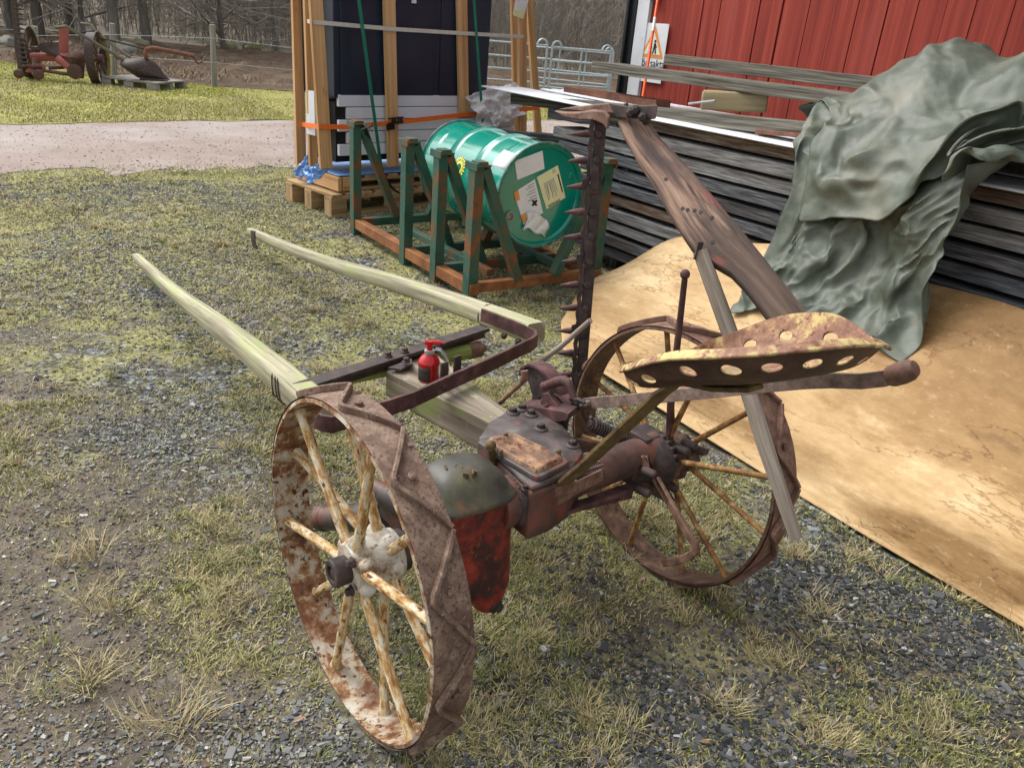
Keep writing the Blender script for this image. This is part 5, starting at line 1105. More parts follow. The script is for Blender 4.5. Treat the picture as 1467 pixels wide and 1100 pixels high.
b = MB(K); b.bar((.10, .035, .235), (.10, .66, .235), .03, .105); b.bar((.13, .048, .235), (.22, .048, .235), .03, .10); tag(b.build('packing_board', NEWWOOD, None, bevel=.002), 'pale packing board on edge across the pallet under the cabinet', 'packing board')
ZB = .31
cab = thing('packed_cabinet', 'dark navy cabinet with a pale slatted base strapped inside a timber crate', 'cabinet', K.w((.9, .3, ZB)))
b = MB(K); b.bar((.13, .36, 1.53), (1.66, .36, 1.53), .44, 1.36); b.build('body', NAVY, cab, bevel=.008)
for x in (.16, .62, 1.10): 
    b = MB(K); b.bar((x + .02, .134, 1.52), (x + .44, .134, 1.52), .008, 1.3); b.build('door_panel', NAVY, cab, bevel=.004)
b = MB(K)
zz = [.43, .52, .61, .70, .79]
for k, z in enumerate(zz):
    x0 = .16 if k not in (1, 3) else .235
    b2 = MB(K); b2.bar((x0, .145, z + .043), (2.02, .145, z + .043), .03, .084); b2.build('base_slat', GREYPANEL, cab, bevel=.003)
b.bar((.15, .36, .60), (2.02, .36, .60), .39, .44); b.build('base_core', BLACKMETAL, cab)
b = MB(K); b.bar((.062, .30, .72), (.062, .42, .72), .015, .32); b.build('side_plate', WHITEPAINT, cab)
b = MB(K); b.bar((.60, .118, 1.64), (.86, .118, 1.64), .012, .035); b.bar((.615, .118, 1.6), (.655, .118, 1.6), .012, .12); b.bar((.81, .118, 1.6), (.85, .118, 1.6), .012, .12); b.build('packing_bracket', WHITEPAINT, cab)
crate = thing('timber_crate', 'open crate of raw pine battens standing around the dark cabinet', 'crate', K.w((.9, .3, ZB)))
def batten(px0, px1, bb, w_=.095, t_=.03, m=NEWWOOD, b1=None):
    p0, p1 = K.at(*px0, b=bb), K.at(*px1, b=bb if b1 is None else b1); d = (p0 - p1); p0 = p0 + d * .25
    b = MB(K); b.bar(p1, p0, w_, t_, up=(0, 1, 0)); return b.build('batten', m, crate, bevel=.002)
batten((452, 0), (467, 241), .075, .10); batten((557, 0), (563, 238), .085, .10); batten((661, 0), (664, 165), .10, .10)
batten((543, 0), (546, 150), .60, .08); batten((645, 0), (648, 150), .62, .08)
batten((425, 0), (431, 236), .62, .085, b1=.60); batten((441, 0), (449, 238), .40, .07); batten((737, 0), (741, 190), .40, .09); batten((748, 0), (748, 200), .10, .09); batten((758, 0), (771, 196), .55, .085)
b = MB(K); p0, p1 = K.at(447, 160, b=.45), K.at(444, 236, b=.45); b.bar(p1, p0 + (p0 - p1), .03, .03, up=(0, 1, 0)); b.build('dark_upright', BLACKMETAL, crate)
for y_, m_ in ((.66, NEWWOOD),): 
    b = MB(K); b.bar((.0, .68, 2.2), (2.2, .68, 2.2), .03, .09); b.bar((.0, .08, 2.2), (2.2, .08, 2.2), .03, .09); b.build('top_rail', NEWWOOD, crate)
b = MB(K); q = [K.at(x, y, b=.07) for x, y in ((739, -4), (757, 1), (749, 28), (735, 22))]; b.prism(q, (0, -.003, 0)); b.build('tag_paper', PAPER, crate, smooth=False)
b = MB(K); q = [K.at(x, y, b=.067) for x, y in ((737, 14), (752, 17), (749, 28), (735, 22))]; b.prism(q, (0, -.003, 0)); b.build('tag_paper', PAPERY, crate, smooth=False)
# straps
def web(name, pts, w_, m, lab_, cat, wide=(0, 0, 1)):
    b = MB(K); b.flat([Vector(p) for p in pts], wide, w_, .003); o = b.build(name, m, None, ang=60); return tag(o, lab_, cat)
oz = [K.at(430, 178, b=.62), K.at(457, 182, b=.05), K.at(505, 182, b=.05), K.at(563, 176, b=.045), K.at(662, 165, b=.06), K.at(771, 155, b=.06), K.at(774, 154, b=.5)]
st_ = web('ratchet_strap', oz, .035, ORANGE, 'orange ratchet strap pulled round the crate and cabinet base', 'ratchet strap')
b = MB(K); p = K.at(567, 177, b=.03); b.bar(p + Vector((-.07, 0, .0)), p + Vector((.07, 0, .012)), .018, .012); b.bar(p + Vector((-.07, 0, .035)), p + Vector((.07, 0, .045)), .018, .012); b.bar(p + Vector((-.02, 0, .0)), p + Vector((-.02, 0, .045)), .03, .02, up=(0, 1, 0)); b.tube([p + Vector((.035, -.008, .0)), p + Vector((.035, -.008, .05))], .02, 12); b.bar(p + Vector((-.09, .0, -.03)), p + Vector((-.01, 0, -.02)), .004, .05)
r_ = b.build('ratchet_buckle', BLACKMETAL, None, bevel=.002); r_.parent = st_; r_.location = Vector(r_['_o']) - Vector(st_['_o'])
web('packing_strap', [K.at(434, 30, b=.6), K.at(450, 32, b=.05), K.at(563, 42, b=.05), K.at(662, 48, b=.06), K.at(750, 53, b=.06)], .028, WHITETAPE, 'translucent white packing strap round the crate near eye height', 'packing strap')
web('green_strap', [K.at(511, -60, b=.04), K.at(514, 0, b=.04), K.at(546, 240, b=-.02), K.at(548, 246, b=.02)], .028, GREENTAPE, 'green webbing strap running down the crate in front of the left door', 'webbing strap', wide=(1, 0, 0))
web('green_strap', [K.at(676, -60, b=.04), K.at(679, 0, b=.04), K.at(692, 180, b=.0)], .026, GREENTAPE, 'green webbing strap running down the crate near the right door edge', 'webbing strap', wide=(1, 0, 0))
b = MB(S); cv = []
for t in np.linspace(0, 1, 16):
    a = S.at(521, 178, b=2.24); c_ = S.at(580, 280, b=2.9); p = a.lerp(c_, t) - Vector((0, 0, .12 * math.sin(PI * t) ** 1)); cv.append(p)
b.flat(cv, (.7, .7, 0), .03, .003); b.tube([S.at(519, 186, b=2.2), S.at(533, 180, b=2.2)], .006, 6); b.tube([S.at(521, 178, b=2.2), S.at(533, 188, b=2.2)], .006, 6); tag(b.build('black_strap', BLACKTAPE, None), 'slack black strap hooked to the tallest cradle post and hanging behind it', 'webbing strap')
# films
def film(name, corners, m, lab_, cat, nu=26, nv=20, amp=.03, fr=K, sd=0):
    a, b_, c_, d = [Vector(p) for p in corners]; nr = (b_ - a).cross(d - a).normalized(); B_ = MB(fr); G_ = []
    for i in range(nv + 1):
        v = i / nv; row = []
        for j in range(nu + 1):
            u = j / nu; p = a.lerp(b_, u).lerp(d.lerp(c_, u), v); f = fbm(u * 3 + sd, v * 3, 1.3, 4, sd + 40) + .6 * abs(fbm(u * 5, v * 2 + sd, 1.5, 2, sd + 50))
            e = Vector((fbm(u * 4, v * 4, 1, 2, sd + 60), fbm(u * 4, v * 4, 1, 2, sd + 70), fbm(u * 4, v * 4, 1, 2, sd + 80))) * amp * .45
            row.append(p + nr * amp * f * 1.6 + e)
        G_.append(row)
    B_.grid(G_); return tag(B_.build(name, m, None, solid=.001, ang=50), lab_, cat)
film('plastic_film', [K.at(668, 138, b=.0), K.at(742, 118, b=.06), K.at(752, 165, b=.04), K.at(690, 186, b=-.03)], PLASTIC, 'crumpled grey plastic film draped over the right end of the cabinet base', 'plastic film', 40, 34, .024, sd=3)
film('plastic_film', [K.at(700, 160, b=-.02), K.at(728, 155, b=.02), K.at(716, 178, b=0), K.at(708, 186, b=-.04)], PLASTIC, 'loose corner of grey film hanging over the orange strap', 'plastic film', 12, 12, .02, sd=8)
film('blue_film', [K.at(420, 247, b=.55), K.at(441, 218, b=.5), K.at(445, 238, b=.42), K.at(430, 258, b=.45)], BLUEFILM, 'bunched blue plastic film on the left rear corner of the pallet', 'plastic film', amp=.016, sd=5)
film('blue_film', [K.at(434, 242, b=.30), K.at(456, 234, b=.12), K.at(472, 243, b=.05), K.at(442, 267, b=.16)], BLUEFILM, 'bunched blue plastic film hanging over the near corner of the upper pallet', 'plastic film', amp=.016, sd=6)
b = MB(K); G_ = [[Vector((.10 + 1.95 * u, .045 + .62 * v, .298 + .004 * fbm(u * 12, v * 5, 1, 3, 9))) for u in np.linspace(0, 1, 40)] for v in np.linspace(0, 1, 12)]; b.grid(G_); tag(b.build('blue_film', BLUEFILM, None, solid=.001), 'flat blue film spread under the cabinet on the upper pallet', 'plastic film')

# ---------------------------------------------------------------- galvanised field gates
def gate(p0, p1, H_, nb, lab_, loop=(1, 1)):
    g = thing('galvanised_gate', lab_, 'field gate', (p0 + p1) / 2, 'galvanised field gates')
    d = (p1 - p0).normalized(); b = MB(); Z = Vector((0, 0, 1))
    for q, lp_ in ((p0, loop[0]), (p1, loop[1])):
        b2 = MB(); b2.tube([q + Z * .03, q + Z * H_], .024, 8)
        if lp_: 
            s_ = d if q is p0 else -d; b2.tube([q + Z * H_ * .97 + s_ * (.10 - .10 * math.cos(a)) + Z * .13 * math.sin(a) for a in np.linspace(0, PI, 10)], .02, 8)
        b2.build('end_post', GALV, g)
    for k in range(nb):
        z = .12 + (H_ - .14) * (k / (nb - 1)) ** 1.25; b2 = MB(); b2.tube([p0 + Z * z, p1 + Z * z], .021, 8); b2.build('rail', GALV, g)
    n_ = max(1, int((p1 - p0).length / .75))
    for k in range(n_):
        q = p0.lerp(p1, (k + 1) / (n_ + 1)); b2 = MB(); b2.tube([q + Z * .12, q + Z * H_ * .98], .019, 8); b2.build('upright', GALV, g)
gA, gB, gC, gD = W.at(640, 133, z=0), W.at(779, 136, z=0), W.at(785, 136, z=0), W.at(866, 138, z=0)
sc_ = 17.5 / 20.9
def pull(p, k=.82): q = CAM.lerp(p, k); return Vector((q.x, q.y, 0))
def gz(x, y, dist):
    d = _fw + _r * ((x - CX) / F_PX) - _u * ((y - CY) / F_PX); t = dist / d.xy.length; p = CAM + d * t; return Vector((p.x, p.y, 0))
gate(gz(640, 133, 17.0), gz(778, 136, 17.2), 1.18, 6, 'galvanised field gate, left one, partly behind the crate battens'); gate(gz(785, 136, 17.2), gz(868, 138, 17.6), 1.16, 6, 'galvanised field gate closing the gap beside the barn, the nearer right one')
gate(gz(760, 136, 19.6), gz(872, 136, 19.0), 1.1, 6, 'galvanised field gate standing behind the other two', (0, 1))
# ---------------------------------------------------------------- far edge of the yard
def gp(x, y): return W.at(x, y, z=0)
def far_px(x, y, d):                                  # point on the sight line at a given ground distance
    v = _fw + _r * ((x - CX) / F_PX) - _u * ((y - CY) / F_PX); return CAM + v * (d / v.xy.length)
D2 = 16.2
o_ = far_px(80, 108, D2); m2 = thing('parked_mower', 'second rusty mower with pinkish red upright bar, parked on the grass at the field edge', 'mower', (o_.x, o_.y, 0))
FM = BROWNRUST_FARM
def fpx(x, y, dd=0): return far_px(x, y, D2 + dd)
def fwheel(cx, cy, ry, rx, dd, m, yaw):
    c = fpx(cx, cy, dd); pxm = D2 / F_PX * 1.04; r_ = ry * pxm; ax = Vector((math.cos(yaw), math.sin(yaw), 0)); t_ = Vector((-ax.y, ax.x, 0)); Z = Vector((0, 0, 1)); b = MB(); w_ = .14
    rg = []
    for i in range(41):
        a = 2 * PI * i / 40; q = t_ * math.cos(a) + Z * math.sin(a); rg.append([c + q * r_ - ax * w_ / 2, c + q * r_ + ax * w_ / 2, c + q * (r_ - .02) + ax * w_ / 2, c + q * (r_ - .02) - ax * w_ / 2])
    b.loft(rg, caps=False); w = b.build('wheel', m, m2)
    for k in range(10):
        a = 2 * PI * k / 10; b = MB(); b.tube([c, c + (t_ * math.cos(a) + Z * math.sin(a)) * (r_ - .02)], .016, 6); b.build('spoke', RUST_FAR, w)
    b = MB(); b.lathe(c - ax * .1, ax, [(0, .07), (.2, .07)], 10); b.build('hub', FM, w)
fwheel(40, 75, 27, 8, .3, RUST_DARK, math.radians(15)); fwheel(139, 84, 29, 8, -.1, RUST_DARK, math.radians(12))
b = MB(); rr_ = []
c = fpx(142.5, 84, -.22); pxm = D2 / F_PX
b.flat([c + Vector((0, .3 * math.cos(a), .42 * math.sin(a))) for a in np.linspace(-1.4, 1.4, 14)], (1, 0, 0), .05, .02); b.build('wheel_edge', YELLOWP, m2)
b = MB(); b.tube([fpx(45, 82, .2), fpx(92, 82, 0), fpx(134, 84, 0)], .07, 10); b.tube([fpx(82, 84, -.1), fpx(103, 99, -.2)], .06, 10); b.build('axle_tube', PINKRED, m2)
b = MB(); b.lathe(fpx(111, 112, -.1), (0, 0, 1), [(0, .10), (.1, .12), (.3, .16), (.34, .18)], 14); b.build('drive_case', FM, m2)
b = MB(); b.lathe(fpx(111, 86, -.1), (0, 0, 1), [(0, .15), (.05, .14), (.10, .11), (.14, .06), (.16, .02)], 14); b.build('case_lid', FM, m2)
b = MB(); b.prism([fpx(84, 41, 0), fpx(91, 41, 0), fpx(90, 77, 0), fpx(84, 77, 0)], (.05, .08, 0)); b.build('raised_bar', PINKRED, m2)
b = MB(); sp2 = [(42, 66), (52, 68), (58, 60), (64, 67), (74, 76), (88, 82), (84, 84), (68, 78), (56, 73), (46, 74)]; b.prism([fpx(x, y, -.1) for x, y in sp2], (.1, .35, 0)); b.build('seat', RUST_DARK, m2, bevel=.01)
b = MB(); b.tube([fpx(66, 68), fpx(72, 64), fpx(74, 57)], .02, 6); b.build('lever', FM, m2); b = MB(); b.tube([fpx(60, 101, -.2), fpx(104, 108, -.2)], .03, 6); b.tube([fpx(70, 98, 0), fpx(92, 97, 0)], .03, 6); b.tube([fpx(50, 84, -.1), fpx(48, 100, -.2)], .04, 6); b.tube([fpx(32, 95, -.2), fpx(60, 96, -.2)], .03, 6); b.build('drag_bars', FM, m2)
b = MB(); b.prism([fpx(x, y, -.2) for x, y in ((34, 103), (46, 91), (52, 94), (50, 104), (40, 105))], (.1, .12, 0)); b.build('inner_shoe', PINKRED, m2, bevel=.01)
for x_, y_, r_, t_ in ((56, 107, .08, .08), (28, 106, .07, .08), (108, 103, .12, .05)): MB().lathe(fpx(x_, y_, -.25), (.3, -1, 0), [(0, r_ * .8), (.01, r_), (t_, r_), (t_ + .01, r_ * .7)], 14).build('small_wheel', FM, m2)
b = MB(); bb0, bb1 = fpx(30, 101, -.1), fpx(19, -4, -.1); b.bar(bb0, bb1, .09, .03, up=(0, 1, 0))
for k in range(14):
    q = bb0.lerp(bb1, (k + .8) / 15); b.lathe(q, (1, 0, -.1), [(0, .025), (.08, .02), (.16, .003)], 6)
b.build('cutter_bar', RUST_DARK, m2)

# plough on a grey pallet
D3 = 15.6
def qpx(x, y, dd=0): return far_px(x, y, D3 + dd)
pc_ = [qpx(148, 110, .3), qpx(222, 124, -.5), qpx(264, 116, .3), qpx(196, 106, 1.0)]
pc_ = [Vector((p.x, p.y, .13)) for p in pc_]
gpal = thing('grey_pallet', 'weathered grey pallet at the field edge carrying a plough', 'pallet', (sum((p.x for p in pc_)) / 4, sum((p.y for p in pc_)) / 4, 0))
for k in range(7):
    t = k / 6 * .92 + .04; b = MB(); b.bar(pc_[0].lerp(pc_[1], t), pc_[3].lerp(pc_[2], t), .14, .025); b.build('deck_board', GREYPAL, gpal)
for i, (u, v) in enumerate(((.06, .04), (.5, .04), (.94, .04), (.06, .5), (.94, .5), (.06, .96), (.5, .96), (.94, .96))):
    q = pc_[0].lerp(pc_[1], u).lerp(pc_[3].lerp(pc_[2], u), v); b = MB(); b.box((q.x, q.y, .055), .16, .14, .11); b.build('block', GREYPAL, gpal)
pl_ = thing('horse_plough', 'old walking plough with long wooden handles and dark mouldboard, lying on a grey pallet', 'plough', gpal.location + Vector((0, 0, .14)))
b = MB(); mb_ = [(171, 93), (173, 87), (182, 84), (196, 83), (210, 84), (222, 92), (232, 106), (241, 115), (215, 116), (198, 112), (184, 103)]
cc_ = qpx(200, 98, -.15); ring0 = [qpx(x, y, 0) for x, y in mb_]; ctr = sum(ring0, Vector()) / len(ring0)
b.loft([[ctr.lerp(p, .15) + Vector((0, -.22, 0)) for p in ring0], [ctr.lerp(p, .6) + Vector((0, -.16, 0)) for p in ring0], [p for p in ring0], [p + Vector((.02, .03, 0)) for p in ring0]]); b.build('mouldboard', RUST_DARK, pl_, ang=60)
b = MB(); b.tube([qpx(80, 40, .2), qpx(94, 38, .1), qpx(130, 58, .1), qpx(175, 85, 0)], .028, 8); b.build('handle', LOOSEW, pl_)
b = MB(); b.tube([qpx(116, 34, .7), qpx(130, 36, .6), qpx(136, 44, .5), qpx(150, 56, .4), qpx(186, 83, .1)], .026, 8); b.build('handle', LOOSEW, pl_)
b = MB(); b.tube([qpx(114, 47, .4), qpx(136, 45, .4)], .018, 6); b.tube([qpx(142, 58, .3), qpx(170, 86, .1)], .015, 6); b.tube([qpx(141, 54, .4), qpx(206, 70, .2)], .016, 6); b.build('handle_brace', RUST_DARK, pl_)
b = MB(); b.tube([qpx(210, 85, 0), qpx(208, 78, 0), qpx(210, 71, 0), qpx(218, 69, 0), qpx(250, 75, 0), qpx(278, 81, 0)], .035, 8); b.tube([qpx(276, 78, 0), qpx(279, 86, 0), qpx(284, 91, 0), qpx(290, 88, 0)], .02, 8); b.build('beam', CHANNEL, pl_)
b = MB(); b.bar(qpx(200, 112, -.1), qpx(240, 117, -.1), .12, .04); b.build('sole', RUST_DARK, pl_)

# wire fence between lawn and field
fence = thing('wire_fence', 'wire fence on grey wooden posts between the grass and the ploughed field', 'fence', Vector((-8, 16.2, 0)))
posts = []
for x, yt, yb, dd in ((-60, 25, 96, 18), (30, 28, 95, 18.2), (52, 38, 100, 18.0), (163, 34, 108, 17.6), (307, 36, 126, 16.4), (480, 60, 140, 16.2), (640, 70, 150, 17.5)):
    p1 = far_px(x - 3, yt, dd); p0 = far_px(x, yb, dd); b = MB(); b.lathe((p0.x, p0.y, -.1), Vector((p1.x - p0.x, p1.y - p0.y, p1.z)), [(0, .055), (p1.z + .1, .05), (p1.z + .11, .035)], 10); b.build('fence_post', GREYPAL, fence); posts.append((Vector((p0.x, p0.y, 0)), p1))
for h in (.97, .5):
    b = MB(); b.tube([p0.lerp(p1, h * .82) - Vector((0, .05, 0)) for p0, p1 in posts], .0045, 5); b.build('wire', GALV, fence)
# lichen-grey boulders at the wood's edge
for k, (x, y, d, r_, lb) in enumerate(((182, 62, 25, .26, 'mossy boulder behind the plough handles'), (200, 58, 27, .28, 'mossy boulder, the higher one behind the fence post'), (160, 56, 26, .24, 'grey boulder behind the parked mower'), (12, 58, 24, .26, 'dark mossy boulder behind the cutter bar of the parked mower'), (90, 60, 25, .22, 'low mossy boulder behind the red upright bar'), (330, 68, 30, .22, 'low mossy stone right of the fence post'), (360, 70, 31, .25, 'low mossy stone at the end of the field, left of the crate'))):
    c = far_px(x, y, d); b = MB(); G_ = []
    for i in range(13):
        th_ = PI * i / 12; row = []
        for j in range(22):
            ph = 2 * PI * j / 22; q = Vector((math.sin(th_) * math.cos(ph) * 1.15, math.sin(th_) * math.sin(ph), math.cos(th_) * .75)); row.append(q * r_ * (1 + .35 * mnoise.fractal(q * 1.3 + Vector((k * 9, 0, 0)), 1, 2, 4)) + Vector((c.x, c.y, r_ * .3 + slope_z(c.x, c.y))))
        G_.append(row + [row[0]])
    b.grid(G_); tag(b.build('boulder', MOSSROCK, None, ang=35), lb, 'boulder')

# ---------------------------------------------------------------- trees
def prisms(P0, P1, r0, r1):
    """thin three-sided twigs from P0 to P1"""
    P0, P1 = np.asarray(P0), np.asarray(P1); d = P1 - P0; d = d / (np.linalg.norm(d, axis=1, keepdims=True) + 1e-9)
    a = np.cross(d, np.array([.31, .92, .23])); a /= np.linalg.norm(a, axis=1, keepdims=True) + 1e-9; b = np.cross(d, a); V = []
    for P, r in ((P0, r0), (P1, r1)):
        for k in range(3):
            an = 2 * PI * k / 3; V.append(P + (a * math.cos(an) + b * math.sin(an)) * np.asarray(r)[:, None])
    V = np.stack(V, 1); n = len(P0); i = (np.arange(n) * 6)[:, None]
    F = np.concatenate([np.concatenate([i + k, i + (k + 1) % 3, i + 3 + (k + 1) % 3, i + 3 + k], 1) for k in range(3)])
    return V.reshape(-1, 3), F
def make_tree(H_, r_, lean, nb, low, tw):
    tr = [Vector((lean * t * t * H_ + .12 * math.sin(t * 5 + H_), .1 * math.sin(t * 4 + r_ * 40), t * H_)) for t in np.linspace(0, 1, 9)]
    mb = MB(); mb.tube(tr, [r_ * (1.25 - 1.05 * t) if t > .03 else r_ * 1.5 for t in np.linspace(0, 1, 9)], 9)
    P0, P1, R0, R1 = [], [], [], []
    for k in range(nb):
        t = low + (.97 - low) * random.random() ** 1.6; i = min(7, int(t * 8)); p = tr[i].lerp(tr[i + 1], t * 8 - i); az = random.uniform(0, 2 * PI); L_ = (1 - t) * H_ * random.uniform(.3, .6) + .8; up = random.uniform(-.1, .9)
        d = Vector((math.cos(az), math.sin(az), up)).normalized(); q = p; rr = r_ * (1.1 - t) * .4 + .008
        for s_ in range(5):
            d = (d + Vector((random.gauss(0, .25), random.gauss(0, .25), random.gauss(.05, .2)))).normalized(); q2 = q + d * L_ / 5; P0.append(q); P1.append(q2); R0.append(rr); R1.append(rr * .75); rr *= .75
            for _ in range(tw):
                d2 = (d + Vector((random.gauss(0, .8), random.gauss(0, .8), random.gauss(.1, .6)))).normalized(); l2 = L_ * random.uniform(.12, .4); a_ = q.lerp(q2, random.random()); e_ = a_ + d2 * l2
                P0.append(a_); P1.append(e_); R0.append(max(rr * .5, .006)); R1.append(.003)
                for _ in range(2):
                    d3 = (d2 + Vector((random.gauss(0, .6), random.gauss(0, .6), random.gauss(0, .5)))).normalized(); s3 = a_.lerp(e_, random.uniform(.3, 1)); P0.append(s3); P1.append(s3 + d3 * l2 * .5); R0.append(.005); R1.append(.003)
            q = q2
    V, F = prisms([tuple(p) for p in P0], [tuple(p) for p in P1], R0, R1); return mb, V, F
PROTO = []
for H_, r_, le, nb, low, tw, bark in ((11, .075, .03, 24, .06, 5, BARK), (13, .09, -.04, 26, .08, 5, BARK), (10, .06, .06, 24, .05, 5, CONCW), (12, .085, .02, 24, .10, 5, CONCW), (8, .05, -.07, 26, .03, 6, BARK)):
    mb, V, F = make_tree(H_, r_, le, nb, low, tw); o = mb.build('trunk', bark, None, origin=Vector((0, 0, 0))); c = raw_mesh('crown', V, [F], TWIG); PROTO.append((o, c))
used = set()
def tree(i, x, y, rz, sc, lab_, grp='bare trees at the wood edge'):
    t = thing('bare_tree', lab_, 'tree', (x, y, slope_z(x, y) - .05), grp); t.rotation_euler.z = rz; t.scale = (sc, sc, sc)
    for o in PROTO[i]:
        c = o
        if i in used: c = o.copy(); COL.objects.link(c)
        c.parent = t; c.location = (0, 0, 0)
    used.add(i); return t
key = [(67, 62, 30, 0, 1.5, 'leaning dark tree above the parked mower'), (100, 60, 31, 1, 1.0, 'dark bare tree left of the plough handles'), (124, 64, 29, 2, 1.1, 'pale-barked tree between the mower and the plough'), (161, 62, 27, 1, 1.2, 'dark trunk directly behind the fence post by the plough'), (213, 62, 28, 1, 1.15, 'upright dark tree above the plough beam'), (312, 68, 29.5, 4, 1.3, 'crooked dark tree just right of the tall fence post'), (393, 72, 31, 3, 1.0, 'pale birch at the end of the field, left of the crate'), (20, 60, 30, 0, 1.1, 'bare tree at the far left of the wood'), (430, 70, 32, 2, 1.2, 'pale-barked tree hidden partly by the left crate batten')]
for x, y, d, i, sc, lb in key:
    p = far_px(x, y, d); tree(i, p.x, p.y, random.uniform(0, 6), sc, lb)
for k in range(46):
    az = math.radians(random.uniform(72, 138)); d = random.uniform(33, 62); x, y = d * math.cos(az), d * math.sin(az)
    tree(random.randrange(5), x, y, random.uniform(0, 6), random.uniform(.8, 1.5), 'thin bare tree standing among others inside the grey wood', 'trees inside the wood')
# thicket of saplings and twigs that nobody could count
P0, P1, R0, R1 = [], [], [], []
for k in range(9500):
    az = math.radians(random.uniform(70, 140)); d = 29.6 + 34 * random.random() ** 1.5; x, y = d * math.cos(az), d * math.sin(az)
    if y < 29.8 + .2 * abs(x + 11) * (1 if x < -11 else .3): continue
    z = slope_z(x, y); h = random.uniform(.8, 5.5) * (1 if random.random() < .7 else .5); q = Vector((x, y, z)); dv = Vector((random.gauss(0, .12), random.gauss(0, .12), 1)).normalized(); r_ = random.uniform(.006, .02)
    for s_ in range(3):
        q2 = q + dv * h / 3; P0.append(q); P1.append(q2); R0.append(r_); R1.append(r_ * .7); r_ *= .7
        for _ in range(4):
            d2 = (dv + Vector((random.gauss(0, .7), random.gauss(0, .7), random.gauss(0, .4)))).normalized(); a_ = q.lerp(q2, random.random()); l_ = h * random.uniform(.12, .3); P0.append(a_); P1.append(a_ + d2 * l_); R0.append(max(.005, r_ * .6)); R1.append(.004)
            d3 = (d2 + Vector((random.gauss(0, .6), random.gauss(0, .6), .1))).normalized(); P0.append(a_ + d2 * l_ * .5); P1.append(a_ + d2 * l_ * .5 + d3 * l_ * .6); R0.append(.005); R1.append(.003)
        dv = (dv + Vector((random.gauss(0, .15), random.gauss(0, .15), 0))).normalized(); q = q2
V, F = prisms([tuple(p) for p in P0], [tuple(p) for p in P1], R0, R1); kind(raw_mesh('thicket', V, [F], TWIG), 'stuff')
# evergreen scrub deeper in the wood, behind the gates
n = 26000; cl = []
for k in range(230):
    az = math.radians(random.uniform(76, 96) if random.random() < .7 else random.uniform(96, 138)); d = random.uniform(36, 60); x, y = d * math.cos(az), d * math.sin(az); cl.append((x, y, slope_z(x, y) + random.uniform(.5, 6), random.uniform(.7, 1.8)))
cl = np.array(cl); idx = RNG.integers(0, len(cl), n); dirn = RNG.normal(size=(n, 3)); dirn /= np.linalg.norm(dirn, axis=1, keepdims=True); pos = cl[idx, :3] + dirn * (cl[idx, 3] * RNG.uniform(.2, 1, n) ** .5)[:, None] * np.array([1, 1, .8])
d2 = RNG.normal(size=(n, 3)); d2[:, 2] -= .2; d2 /= np.linalg.norm(d2, axis=1, keepdims=True); V, F = prisms(pos, pos + d2 * RNG.uniform(.12, .35, n)[:, None], RNG.uniform(.02, .05, n), np.full(n, .004)); kind(raw_mesh('evergreen_scrub', V, [F], EVERGREEN), 'stuff')
# ---------------------------------------------------------------- tarpaulin: the draped cloth as grids of points, each step along a row in 2 mm units
def drape(TA, TB, TC, lo):
    cloth = np.array([TA, TB, TC]).transpose(1, 2, 0)
    cloth[:, 0] = np.cumsum(cloth[:, 0], 0); cloth = np.cumsum(cloth, 1) * .002 + np.array(lo)
    b = MB(S); b.grid([[Vector(tuple(p)) for p in r] for r in cloth]); return b
def finish(o):
    md = o.modifiers.new('smooth', 'SUBSURF'); md.levels = 2; md.render_levels = 2
    for k_, (sz, amp) in enumerate(((.17, .022), (.07, .008))):      # sharp creases of stiff old cloth
        tx_ = bpy.data.textures.new('crease', 'VORONOI'); tx_.noise_scale = sz; tx_.distance_metric = 'DISTANCE'; tx_.weight_1 = -1.0; tx_.weight_2 = 1.0
        md = o.modifiers.new('crease', 'DISPLACE'); md.texture = tx_; md.texture_coords = 'LOCAL'; md.strength = amp; md.mid_level = .5
    md = o.modifiers.new('thick', 'SOLIDIFY'); md.thickness = .003; md.offset = 0
    return o
